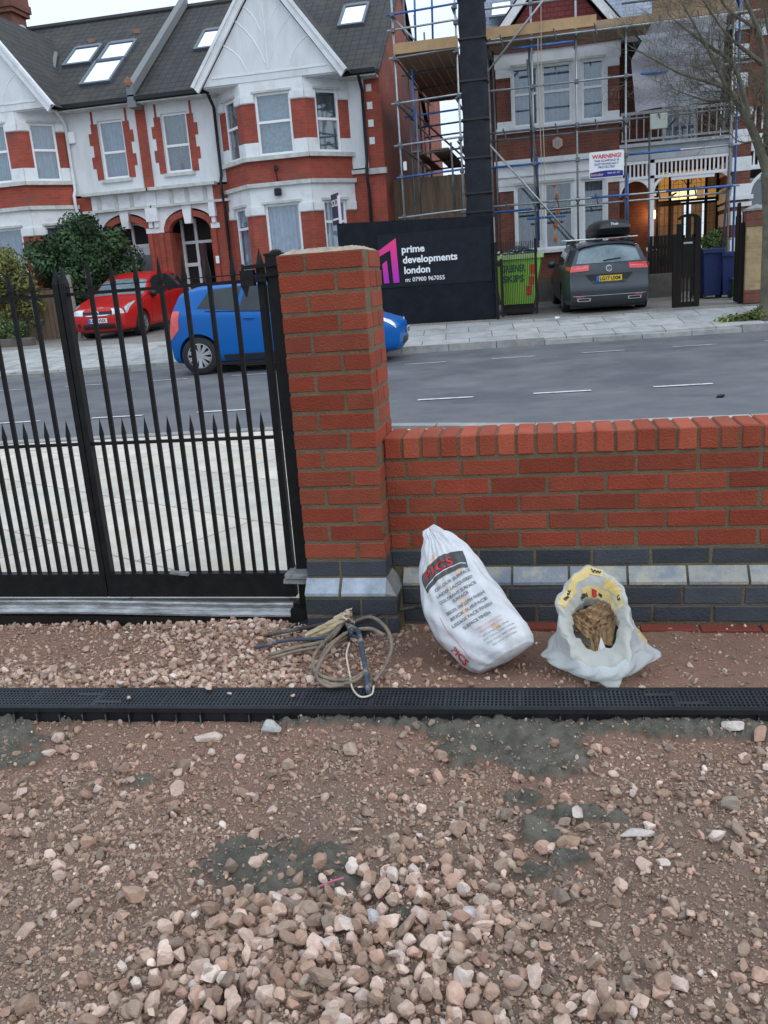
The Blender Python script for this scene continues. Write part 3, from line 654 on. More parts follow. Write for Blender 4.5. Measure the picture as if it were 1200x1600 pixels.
while x < WX1:
    k = random.random(); m.tint = (.80+.30*k, .82+.26*k, .86+.18*k) ; slope_brick(m, x, min(x+.215, WX1), WY-.046, WY+.002, .159, .221); x += .225
m.build('sloped_plinth', mat('bloom_wall', (.36, .35, .30), (.19, .225, .265), 7, .6, bump=.4, bscale=80, tint=True, contrast=(.42, .58), detail=8), wl)
m = MB(); course(m, .35, WX1, WY-.105, WY-.047, -.12, -.001, .18, lambda: (.20, .05, .035)); m.build('footing', 'brick_clay', wl)
# ================================================================ gate
GY = .13
gp = thing('gate_post', 'square black steel gate post fixed against the red brick pillar', 'gate post', (-.375, GY, 0))
m = MB(); m.cbox(-.408, -.341, GY-.03, GY+.035, -.12, 1.51, .003); m.build('post', 'black_metal', gp)
m = MB(); m.box(-.411, -.338, GY-.033, GY+.038, 1.50, 1.508); m.lathe([(.018, 0), (.024, .005), (.018, .012), (.0, .016)], (-.37, GY, 1.508)); m.build('cap', 'black_metal', gp)
m = MB(); m.bar((-.50, GY-.035, 1.462), (-.34, GY-.04, 1.468), .010, .014); m.bar((-.50, GY-.035, 1.425), (-.34, GY-.04, 1.432), .010, .014); m.build('hinge_strap', 'black_metal', gp)
def leaf(label, xa, xb, latch):
    """gate leaf from xa to xb (xa is the hinge side)"""
    s = 1 if xb > xa else -1; x0, x1 = min(xa, xb), max(xa, xb)
    g_ = thing('gate_leaf', label, 'gate', ((x0+x1)/2, GY, .1), group='leaves of the black driveway gate')
    m = MB(); m.box(x0, x1, GY-.02, GY+.02, .098, .205); m.build('bottom_plate', 'black_metal', g_)
    m = MB(); m.box(x0, x1, GY-.008, GY+.008, 1.405, 1.418); m.box(x0, x1, GY-.012, GY+.004, 1.436, 1.440); m.build('top_rail', 'black_metal', g_)
    m = MB(); m.box(x0, x1, GY-.008, GY+.008, .783, .796); m.build('middle_rail', 'black_metal', g_)
    for x, wdt, top in ((xa+s*.013, .026, 1.46), (xb-s*.013, .026, 1.455)):
        m = MB(); m.box(x-wdt/2, x+wdt/2, GY-.018, GY+.018, .115, top); m.add([(x-wdt/2, GY-.018, top), (x+wdt/2, GY-.018, top), (x+wdt/2, GY+.018, top), (x-wdt/2, GY+.018, top), (x, GY, top+.075)], [(0, 1, 4), (1, 2, 4), (2, 3, 4), (3, 0, 4)]); m.build('stile', 'black_metal', g_)
    n = 8; L_ = abs(xb-xa)-.05; step = L_/(n)
    def spike(m, x, z, wd, hh):
        m.add([(x-wd/2, GY-.006, z), (x+wd/2, GY-.006, z), (x+wd/2, GY+.006, z), (x-wd/2, GY+.006, z), (x-wd*.62, GY-.006, z+hh*.18), (x+wd*.62, GY-.006, z+hh*.18), (x+wd*.62, GY+.006, z+hh*.18), (x-wd*.62, GY+.006, z+hh*.18), (x, GY, z+hh)],
              [(0, 1, 5, 4), (1, 2, 6, 5), (2, 3, 7, 6), (3, 0, 4, 7), (4, 5, 8), (5, 6, 8), (6, 7, 8), (7, 4, 8)])
    for i in range(n):
        xs = x0+.025+step*(i+.5)
        if i < n:  # short railing
            m = MB(); m.box(xs-.007, xs+.007, GY-.0062, GY+.0062, .205, .815); spike(m, xs, .815, .014, .085); m.build('short_railing', 'black_metal', g_)
        if i < n-1:
            xt = x0+.025+step*(i+1); m = MB(); m.box(xt-.0085, xt+.0085, GY-.0066, GY+.0066, .205, 1.43); spike(m, xt, 1.43, .017, .11); m.build('tall_railing', 'black_metal', g_)
    if latch:
        m = MB(); m.box(xa-.085, xa-.03, GY-.045, GY-.018, 1.392, 1.452); m.box(xa-.045, xa+.02, GY-.04, GY-.02, 1.405, 1.425); m.tube([(xa-.075, GY-.03, 1.475), (xa-.075, GY-.03, 1.38)], .006, 8); m.prism([(xa-.085, 1.392), (xa-.055, 1.392), (xa-.068, 1.352)], GY-.042, GY-.03); m.build('latch', 'black_metal', g_)
    return g_
leaf('spiked black metal gate leaf hinged on the post beside the brick pillar', -.425, -1.295, True)
leaf('spiked black metal gate leaf on the side away from the brick pillar', -2.165, -1.300, False)
m = MB(); m.cbox(-2.24, -2.175, GY-.03, GY+.035, -.12, 1.53, .003); tag(m.build('gate_post', 'black_metal'), 'square black steel gate post at the far end of the left gate leaf', 'gate post')
# rail and board under the gate
m = MB()
prof = [(-.035, .030), (-.035, .038), (-.028, .052), (-.020, .052), (-.016, .062), (-.016, .078), (-.010, .084), (.010, .084), (.015, .080), (.015, .072), (.030, .072), (.030, .030)]
def railx(x): return .012*math.sin((x+.42)*1.4)
n = 40
for i in range(n):
    a, b_ = -2.25+(1.825)*i/n, -2.25+1.825*(i+1)/n; za, zb = .010+.006*math.sin(a*3), .010+.006*math.sin(b_*3)
    P0 = [(a, .075+y, z+za) for y, z in prof]; P1 = [(b_, .075+y, z+zb) for y, z in prof]; k = len(prof); m.add(P0+P1, [(j, (j+1) % k, k+(j+1) % k, k+j) for j in range(k)]+([tuple(range(k))] if i == 0 else [])+([tuple(range(2*k-1, k-1, -1))] if i == n-1 else []))
tag(m.build('metal_rail', mat('aluminium', (.44, .46, .47), (.15, .145, .14), 9, .42, metal=.75, bump=.3, aniso=(1, 4, 4), contrast=(.35, .7))), 'dirty ribbed aluminium rail lying along the foot of the black gate', 'rail')
m = MB(); m.box(-2.25, -.43, .045, .17, -.10, .030); m.box(-.43, -.345, .03, .17, -.10, .07); tag(m.build('timber_board', 'dark_timber'), 'black board on edge under the aluminium rail', 'board')
m = MB(); m.cbox(-.44, -.335, .03, .16, .205, .228, .003, .002); m.cbox(-.45, -.34, .04, .15, .180, .203, .003, .002); tag(m.build('slate_packing', mat('packer', (.16, .17, .17), (.30, .30, .28), 20, .8, bump=.5)), 'grey slate packers stacked at the foot of the gate post', 'packing')
m = MB(); m.T = Matrix.Translation((-.93, .085, .218)) @ Matrix.Rotation(rad(18), 4, 'Z') @ Matrix.Rotation(rad(12), 4, 'Y'); m.cbox(-.04, .04, -.012, .012, -.008, .008, .003, .002); m.T = None
tag(m.build('slate_chip', 'packer'), 'grey slate chip lying on the bottom plate of the gate', 'slate chip')
m = MB(); m.grid(lambda u, v: (-.40+.30*u+.02*math.sin(9*v), -.10+.15*v+.02*math.sin(7*u), .012+.035*math.sin(math.pi*u)*math.sin(math.pi*v)+.008*math.sin(23*u)*math.cos(19*v)), 24, 14); m.add([(-.12, -.02, 0), (.02, -.02, 0), (.02, .07, 0), (-.12, .07, 0), (-.12, -.02, .04), (.02, -.02, .03), (.02, .07, .03), (-.12, .07, .045)], [(0, 1, 5, 4), (4, 5, 6, 7), (1, 2, 6, 5), (0, 4, 7, 3)])
tag(m.build('plastic_sheet', 'black_sheeting', smooth=False), 'crumpled black damp proof membrane at the foot of the pillar', 'plastic sheet')

# ================================================================ cable coil
cb = thing('cable_bundle', 'bundle of muddy cut cables, coiled and taped, lying across the drain', 'cables', (-.1, -.3, 0))
mat('mud_cable', (.27, .215, .155), (.12, .10, .08), 16, .8, bump=.5, contrast=(.35, .65)); mat('blue_cable', (.035, .055, .085), (.26, .22, .17), 14, .7, bump=.4, contrast=(.5, .62)); mat('pipe_black', (.025, .026, .028), (.17, .155, .13), 10, .75, bump=.5, contrast=(.42, .75))
mat('white_cord', (.60, .54, .44), (.42, .36, .28), 12, .6)
def spl(pts, n=10):
    P = [Vector(p) for p in pts]; P = [P[0]*2-P[1]]+P+[P[-1]*2-P[-2]]; out = []
    for i in range(1, len(P)-2):
        for k in range(n):
            t = k/n; a, b_, c, d_ = P[i-1], P[i], P[i+1], P[i+2]
            out.append(.5*((2*b_)+(-a+c)*t+(2*a-5*b_+4*c-d_)*t*t+(-a+3*b_-3*c+d_)*t**3))
    return out+[P[-2]]
KN = (-.165, -.115, .075)
def cable(name, mt, pts, r):
    pts = [(-.055+(p[0]+.055)*.80, -.30+(p[1]+.30)*.88-.035, p[2]) if (p[1] < -.125 and p[0] > -.27) else p for p in map(tuple, pts)]
    m = MB(); m.tube(spl(pts), r*.80, 10); return m.build(name, mt, cb, smooth=True)
cable('conduit', 'pipe_black', [(-.47, -.145, .035), (-.30, -.125, .06), (-.1, -.06, .075), (.12, .035, .085)], .0105)
cable('cable', 'blue_cable', [(-.50, -.235, .016), (-.38, -.205, .035), (-.26, -.165, .055), KN, (-.12, -.17, .07)], .009)
cable('cable', 'mud_cable', [(-.42, -.30, .016), (-.33, -.255, .028), (-.24, -.18, .05), KN], .0095)
cable('cable', 'mud_cable', [(-.405, -.32, .014), (-.31, -.27, .022), (-.23, -.20, .035), (-.15, -.14, .05)], .0075)
cable('cable', 'mud_cable', [KN, (-.26, -.29, .05), (-.235, -.44, .04), (-.16, -.50, .028), (-.06, -.50, .022), (0, -.44, .03), (-.0, -.37, .045)], .0085)
cable('cable', 'mud_cable', [(-.15, -.13, .065), (-.215, -.26, .055), (-.225, -.40, .035), (-.19, -.50, .02), (-.11, -.535, .018), (-.03, -.51, .022), (.01, -.45, .03)], .0085)
cable('cable', 'mud_cable', [(-.17, -.13, .06), (-.20, -.30, .06), (-.215, -.47, .035), (-.15, -.55, .020), (-.07, -.54, .018)], .0075)
cable('cable', 'mud_cable', [(-.14, -.11, .07), (-.05, -.12, .10), (.06, -.20, .105), (.10, -.30, .07), (.085, -.42, .035), (.055, -.50, .018)], .009)
cable('cable', 'mud_cable', [(-.14, -.13, .07), (-.03, -.16, .09), (.05, -.23, .09)], .010)
cable('cable', 'blue_cable', [(-.15, -.12, .07), (-.085, -.18, .085), (-.04, -.31, .075), (.005, -.44, .04), (.04, -.555, .016), (.055, -.60, .016)], .0115)
cable('cable', 'blue_cable', [(-.14, -.14, .055), (-.07, -.22, .07), (-.03, -.34, .055), (.02, -.47, .028), (.05, -.55, .014)], .009)
cable('cord', 'white_cord', [(-.11, -.26, .07), (-.10, -.36, .06), (-.06, -.47, .03), (-.03, -.55, .012), (.02, -.615, .010), (.065, -.60, .012), (.065, -.545, .02)], .0042)
m = MB(); rr = random.Random(4)
def tape(u, v): a = 2*math.pi*v; k = .024+.007*math.sin(3*a+5*u)+.005*rr.random(); x = -.30+.16*u; return (x+.004*rr.random(), -.19+.10*u+k*math.cos(a)*.8, .045+.045*u+k*math.sin(a)*.8)
m.grid(tape, 12, 14); m.build('tape', mat('muddy_tape', (.46, .37, .23), (.34, .26, .15), 14, .6, bump=.4), cb)
m = MB(); rr = random.Random(9)
m.grid(lambda u, v: (-.215+.075*u+.01*rr.random(), -.13+.05*v+.02*rr.random(), .085+.035*u-.02*abs(v-.5)+.012*rr.random()), 7, 6); m.grid(lambda u, v: (-.17+.05*u+.01*rr.random(), -.15+.03*v, .10-.04*v*u+.014*rr.random()), 5, 5)
m.build('mud_clod', mat('clod', (.50, .38, .29), (.56, .49, .42), 25, .95, bump=.6), cb)

# ================================================================ rubble sack
sk = thing('rubble_sack', 'full white printed woven sack with red lettering on a black badge, leaning by the pillar', 'sack', (.42, -.33, 0))
mat('sack_white', (.60, .61, .63), (.42, .43, .45), 6, .5, bump=.8, bscale=22, contrast=(.4, .75))
C0 = Vector((.490, -.365, .045)); C1 = Vector((.196, -.08, .452)); A_ = (C1-C0); SL = A_.length; A_.normalize()
W_ = Vector((.82, .16, .52)); W_ = (W_-A_*W_.dot(A_)).normalized(); N_ = W_.cross(A_).normalized()
if N_.y > 0: N_ = -N_
def interp(t, T): return float(np.interp(t, [a for a, _ in T], [b for _, b in T]))
HW = [(0, .108), (.04, .124), (.12, .138), (.3, .146), (.45, .144), (.6, .130), (.75, .106), (.86, .072), (.94, .042), (1, .022)]
HT = [(0, .078), (.04, .090), (.12, .098), (.3, .097), (.5, .086), (.7, .066), (.85, .032), (.95, .012), (1, .005)]
SH = [(0, .0), (.12, -.012), (.3, -.032), (.5, -.038), (.7, -.022), (.85, -.004), (1, .0)]
def sackpt(s, a, off=0.):
    """s along the sack, a angle (0 = towards W, -90deg = front)"""
    hw, ht = interp(s, HW), interp(s, HT); p = 3.2; c, q_ = math.cos(a), math.sin(a)
    k = (abs(c)**p+abs(q_)**p)**(-1/p); x, y = hw*k*c, ht*k*q_
    wr = .0045*math.sin(17*s+4*math.sin(3*a))*math.sin(5*a+7*s)+.0018*math.sin(31*s*c+7*a)+.005*(abs(math.sin(12*s+2.3*a))-.6)*(1 if q_ > .3 else .45)+.0045*math.sin(60*s+3*a)*max(0, s-.75)*4
    rr_ = math.hypot(x, y)+1e-6; x += x/rr_*(wr+off); y += y/rr_*(wr+off)
    return C0+A_*(s*SL)+W_*(x+interp(s, SH))-N_*y*1.0 if False else C0+A_*(s*SL)+W_*(x+interp(s, SH))+N_*(-y)
m = MB(); NS, NA = 140, 180
m.grid(lambda u, v: sackpt(v, 2*math.pi*u), NA, NS, wrap=True)
base = len(m.v); 
cen = C0-A_*.012
m.v.append(tuple(cen)); m.t.append((1, 1, 1)); m.f += [(((i+1) % NA)*(NS+1), i*(NS+1), base) for i in range(NA)]
cen2 = C1+A_*.002; m.v.append(tuple(cen2)); m.t.append((1, 1, 1)); m.f += [(i*(NS+1)+NS, ((i+1) % NA)*(NS+1)+NS, base+1) for i in range(NA)]
zmin = min(p[2] for p in m.v); print('sack zmin', zmin)
m.v = [(p[0], p[1], max(p[2], -.012+.1*(p[2]+.012))) if p[2] < -.012 else p for p in m.v]
m.build('sack_body', 'sack_white', sk, smooth=True)
def front_map(x, y, off=.0034):
    """x across the front face (m, from the centre), y up along the axis (m from base)"""
    s = min(max(y/SL, 0.001), .999); hw = interp(s, HW); ht = interp(s, HT)
    t = max(-.97, min(.97, x/hw)); yk = (1-abs(t)**3.2)**(1/3.2); a = math.atan2(-yk*1.0, t)
    # angle for a superellipse point: (hw*t, -ht*yk) uses the same k with direction (t, yk)
    p_ = sackpt(s, math.atan2(-yk, t), off); return p_
if (sackpt(.5, -math.pi/2)-(C0+A_*.5*SL)).dot(N_) < 0:
    print('sack front is +90'); fm0 = front_map
    def front_map(x, y, off=.0034):
        s = min(max(y/SL, 0.001), .999); hw = interp(s, HW); t = max(-.97, min(.97, x/hw)); yk = (1-abs(t)**3.2)**(1/3.2); return sackpt(s, math.atan2(yk, t), off)
m = MB()
def badge(u, v):
    x = -.092+.184*u; y = .340+.080*v*(1-.25*abs(u-.5))+.020*(1-(2*u-1)**2); return front_map(x*.98, y, .0030)
m.grid(badge, 60, 20); m.build('black_badge', mat('badge_black', (.035, .035, .038), (.07, .07, .072), 20, .5), sk)
mR = MB(); text_on(mR, 'PICS', .048, lambda x, y: front_map(x*.96-.012, y+.372+.014*(1-(x/.085)**2), .0062), bold=.0010, center=True, width=.118, spacing=1.12); mR.build('red_lettering', mat('print_red', (.55, .02, .02), rough=.5), sk)
mW = MB(); mW.grid(lambda u, v: front_map(-.085+.17*u, .358+.020*(1-(2*u-1)**2)*1.0+.0025*v, .0045), 30, 1); mW.build('badge_line', 'letter_white', sk)
mat('print_grey', (.09, .10, .12), (.22, .23, .25), 60, .6); mat('print_pink', (.60, .22, .20), (.62, .5, .48), 50, .6)
mG = MB(); lines = [('COLOUR SURFACE', .325, .150), ('UNDER LACQUERED', .298, .150), ('COLORANT SURFACE', .271, .150), ('SURFACE', .252, .065), ('ZIEGEL SMOOTH FINISH', .222, .155), ('BRICK SURFACE', .197, .150), ('LISSAGE FACE FINISH', .172, .160), ('SURFACE FINISH', .146, .110)]
for i, (t, y, wd) in enumerate(lines): text_on(mG, t, .0165, lambda x, yy, y=y, i=i: front_map(x+.018, yy+y), bold=.0004, center=True, width=wd)
for i, (wd, y) in enumerate([(.10, .088), (.12, .073), (.11, .058), (.09, .043)]): text_on(mG, 'mm mmm mm mmm', .010, lambda x, yy, y=y: front_map(x+.05, yy+y), center=True, width=wd)
mG.build('grey_lettering', 'print_grey', sk)
mP = MB()
for y, wd in ((.118, .10), (.104, .09)): text_on(mP, 'MEDIUM SMOOTH', .012, lambda x, yy, y=y: front_map(x+.045, yy+y), center=True, width=wd)
mP.build('pink_lettering', 'print_pink', sk)
mS = MB(); text_on(mS, 'PICS', .040, lambda x, y: front_map(-.128+y*.9, .115-x, .0026), bold=.001, width=.072); mS.grid(lambda u, v: front_map(-.086, .235-.19*u+.0, .0026) + W_*.0015*v, 30, 1); mS.build('side_lettering', 'print_red', sk)
m = MB(); rr = random.Random(5)
for (x, y, r_) in ((-.005, .30, .012), (.02, .235, .02), (.01, .205, .016), (-.03, .44, .014), (.05, .345, .013), (-.02, .335, .017), (.025, .15, .013), (.06, .09, .011), (.0, .185, .010), (.055, .105, .012), (-.02, .46, .010)):
    k = 16; pts = [front_map(x+r_*math.cos(2*math.pi*i/k)*rr.uniform(.5, 1.25), y+r_*math.sin(2*math.pi*i/k)*rr.uniform(.5, 1.25), .0016) for i in range(k)]; c_ = front_map(x, y, .0016)
    m.add([c_]+pts, [(0, i+1, (i+1) % k+1) for i in range(k)])
m.build('clay_stain', mat('stain', (.62, .36, .20), (.62, .52, .44), 60, .8), sk)

# ================================================================ clear waste sack
cs = thing('waste_sack', 'open translucent plastic sack stuffed with crumpled brown paper beside the drain', 'sack', (.82, -.32, 0))
mp = sheet_mat('clear_poly', (.74, .78, .79), .30, .46, .22, .6, 16); sheet_mat('cream_poly', (.72, .73, .68), .12, .42, .35, .4, 16); mat('kraft_paper', (.40, .26, .14), (.30, .19, .10), 9, .85, bump=.3, bscale=30)
# ring outlines, clockwise by angle, in a plane facing out of the sack mouth
MO = Vector((.800, -.320, .170)); MN = Vector((-.02, -.80, .60)).normalized(); MX = Vector((1, -.05, 0)); MX = (MX-MN*MX.dot(MN)).normalized(); MY = MN.cross(MX); 
if MY.z < 0: MY = -MY
NR = 96
def ring(tab, a, jag=0, ph=0):
    """tab: list of (deg, radius)"""
    d_ = math.degrees(a) % 360; T = tab+[(tab[0][0]+360, tab[0][1])]; xs = [t[0] for t in T]; 
    if d_ < xs[0]: d_ += 360
    i = max(k for k in range(len(xs)-1) if xs[k] <= d_); t = (d_-xs[i])/(xs[i+1]-xs[i]); t = t*t*(3-2*t); r_ = T[i][1]+(T[i+1][1]-T[i][1])*t
    return r_+jag*(math.sin(7*a+ph)+.6*math.sin(13*a+2*ph)+.5*math.sin(23*a))
HOLE = [(0, .082), (45, .082), (90, .088), (135, .083), (180, .076), (225, .082), (270, .100), (300, .102), (335, .088)]
RIM = [(0, .118), (35, .136), (70, .172), (90, .196), (112, .182), (145, .150), (180, .126), (215, .122), (245, .158), (268, .205), (284, .262), (300, .200), (330, .142)]
def mp_(r_, a, dz_=0): return MO+MX*(r_*math.cos(a))+MY*(r_*math.sin(a))+MN*dz_
def layer(k, a):
    h_, r_ = ring(HOLE, a, .003, 1), ring(RIM, a, .0045, 2)
    if k <= 0: return mp_(h_*.97, a, -.10+.0)
    if k <= 1: return mp_(h_*.97, a, -.10)*(1-k)+mp_(h_, a, -.012)*k
    if k <= 2:
        t = k-1; rr_ = h_+(r_-h_)*t; return mp_(rr_, a, -.012+.040*math.sin(math.pi*t*.6)+(.010*abs(math.sin(4.5*a+2.5*t))+.006*abs(math.sin(8.5*a+3*t))-.008)*t)
    t = k-2   # 0..2: rim -> body -> ground
    rim = mp_(r_, a, -.012+.040*math.sin(math.pi*.6)+(.010*abs(math.sin(4.5*a+2.5))+.006*abs(math.sin(8.5*a+3))-.008))
    ca, sa = math.cos(a), math.sin(a)
    bodyc = Vector((.815, -.30, .12)); corner = .075*math.exp(-((math.degrees(a) % 360-197)/26)**2)+.075*math.exp(-((math.degrees(a) % 360-352)/20)**2)
    body = bodyc+Vector(((.132+corner*.45)*ca, .145*sa-.02, .055*sa-.0-corner*.4)) + Vector((0, 0, .006*math.sin(11*a)))
    foot = Vector((.815+(.108+corner*.85)*ca, -.325+.135*sa, .006+.010*corner/.075*3))
    if t <= 1: return rim.lerp(body, t)+MN*(-.02*math.sin(math.pi*t))+Vector((0, 0, (.018*abs(math.sin(5.5*a+3*t))-.012*abs(math.sin(9.5*a-4*t)))*math.sin(math.pi*t)))
    t -= 1; p_ = body.lerp(foot, t); out_ = Vector((ca, sa*.8, 0))*(.026*math.sin(math.pi*t)+.016*abs(math.sin(6.5*a+4*t))*math.sin(math.pi*t)); return p_+out_
m = MB(); m.grid(lambda u, v: layer(2.0+2*v, 2*math.pi*u), 120, 64, wrap=True)
m.v = [(p[0], max(p[1], -.62), max(p[2], .004)) for p in m.v]
n0 = len(m.v); m.v.append((.815, -.32, .005)); m.t.append((1, 1, 1)); m.f += [(i*65+64, ((i+1) % 120)*65+64, n0) for i in range(120)]
ob = m.build('bag_film', 'clear_poly', cs, smooth=True)
m = MB(); m.grid(lambda u, v: layer(2.02*v, 2*math.pi*u), 120, 40, wrap=True); m.build('folded_collar', 'cream_poly', cs, smooth=True)
m = MB(); rr = random.Random(21)
for i, (ox, oy, sx_, sy_, dd, rz) in enumerate([(-.02, .02, .12, .07, -.02, 20), (-.045, -.01, .10, .035, -.006, -48), (.015, .045, .09, .06, -.01, 35), (.0, -.05, .05, .10, -.03, 5), (.04, -.01, .06, .12, -.03, -10), (-.01, -.075, .05, .07, -.035, -15), (.045, .04, .06, .05, -.028, 60), (-.06, .035, .06, .05, -.04, -20)]):
    ca, sa = math.cos(rad(rz)), math.sin(rad(rz)); ph = i*1.7
    def f_(u, v):
        x, y = (u-.5)*sx_, (v-.5)*sy_; X, Y = ox+x*ca-y*sa, oy+x*sa+y*ca
        return MO+MX*X+MY*Y+MN*(dd-.035+.022*abs(((u*2.3+v*1.1+ph) % 1)-.5)*2+.014*abs(((u*1.7-v*2.9+ph) % 1)-.5)*2)
    m.grid(f_, 9, 9)
m.build('crumpled_paper', 'kraft_paper', cs)
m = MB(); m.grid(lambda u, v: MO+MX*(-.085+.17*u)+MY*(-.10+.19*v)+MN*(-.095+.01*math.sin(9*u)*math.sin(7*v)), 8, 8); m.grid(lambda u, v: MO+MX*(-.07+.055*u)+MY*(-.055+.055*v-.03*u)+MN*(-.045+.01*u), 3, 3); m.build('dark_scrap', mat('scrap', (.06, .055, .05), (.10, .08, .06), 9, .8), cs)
m = MB(); m.grid(lambda u, v: MO+MX*(.012+.03*u*(1-v)+.01*v)+MY*(-.095+.05*v)+MN*(-.035), 3, 4); m.build('pale_scrap', mat('scrap_pale', (.55, .55, .52), rough=.7), cs)
# yellow print on the turned out collar
def collar(a, t, off=.0022): return layer(1+t, a)+MN*off
m = MB()
for a0, a1, t0, t1 in ((120, 158, .38, .82), (96, 121, .60, .92), (80, 97, .70, .95), (50, 76, .40, .82), (28, 51, .30, .66), (58, 112, .02, .36), (30, 58, .0, .20)):
    m.grid(lambda u, v: collar(rad(a0+(a1-a0)*u), t0+(t1-t0)*v), 12, 6)
m.build('yellow_print', mat('print_yellow', (.62, .45, .14), (.74, .60, .30), 20, .5), cs)
m = MB()
for txt, a_c, t_c, sz in (('MIN', 112, .03, .020), ('AL', 134, .58, .020), ('ER', 142, .52, .018), ('VW', 88, .78, .015), ('LF', 44, .42, .02), ('ME', 78, .08, .013)):
    text_on(m, txt, sz, lambda x, y, a_c=a_c, t_c=t_c: collar(rad(a_c)-x/.13, t_c+y/.10, .0042), bold=.001, center=True)
m.build('black_print', 'letter_black', cs)
m = MB(); text_on(m, 'B', .036, lambda x, y: collar(rad(90)-x/.12, .04+y/.12, .0045), bold=.002, center=True); m.build('red_print', 'print_red', cs)
m = MB(); m.grid(lambda u, v: Vector((.945+.035*u, -.33+.02*u, .150-.055*u-.035*v)), 4, 4); m.build('yellow_print', 'print_yellow', cs)
# ================================================================ windows and doors (built in a local frame: x along the wall, y into the building, z up)
def window(parent, T, x0, x1, z0, z1, curtain='curtain_net', bars=((0, .5),), fw=.055, inset=.07, sill=False, cy=.10, vb=(), deep=.2, fmat='upvc', gmat='window_glass'):
    m = MB(T); y0, y1 = inset, inset+.06
    m.box(x0, x0+fw, y0, y1, z0, z1); m.box(x1-fw, x1, y0, y1, z0, z1); m.box(x0+fw, x1-fw, y0, y1, z0, z0+fw*1.2); m.box(x0+fw, x1-fw, y0, y1, z1-fw, z1)
    for _, h in bars: zc = z0+(z1-z0)*h; m.box(x0+fw, x1-fw, y0-.008, y1-.01, zc-.03, zc+.03)
    for h in vb: xc = x0+(x1-x0)*h; m.box(xc-.02, xc+.02, y0+.004, y1-.012, z0+fw, z1-fw)
    f = m.build('window', fmat, parent)
    m = MB(T); m.box(x0+fw*.6, x1-fw*.6, y0+.028, y0+.034, z0+fw*.6, z1-fw*.6); m.build('pane', gmat, f)
    m = MB(T); n = 40; ph = random.random()*6
    def cur(u, v):
        fold = .018*math.sin(u*(x1-x0)*46+ph+math.sin(u*9))+.008*math.sin(u*(x1-x0)*103+ph)
        return (x0+.01+(x1-x0-.02)*u, y1+cy+(fold if 'lace' not in curtain and 'grey' not in curtain and 'dark' not in curtain else 0), z0+(z1-z0)*v)
    m.grid(cur, max(6, int((x1-x0)*60)), 2); m.build('back_panel' if curtain in ('grey_panel', 'dark_room') else 'curtain', curtain, f)  # with dark_room, a black panel painted for the unlit room behind
    if sill: m = MB(T); m.box(x0-.08, x1+.08, -.07, y0, z0-.09, z0-.002); m.build('sill', 'stone_ledge', f)
    return f
def toothed(m, x, z0, z1, side, n=None, wa=.19, wb=.28, y=(-.012, .02)):
    """red brick quoins stepping in and out beside an opening; side=+1 grows to +x"""
    h = .30; z = z0; k = 0
    while z < z1-.02:
        wd = wb if k % 2 else wa; a, b = (x, x+wd) if side > 0 else (x-wd, x); m.box(a, b, y[0], y[1], z, min(z+h, z1)); z += h; k += 1
PARTY = -10.13
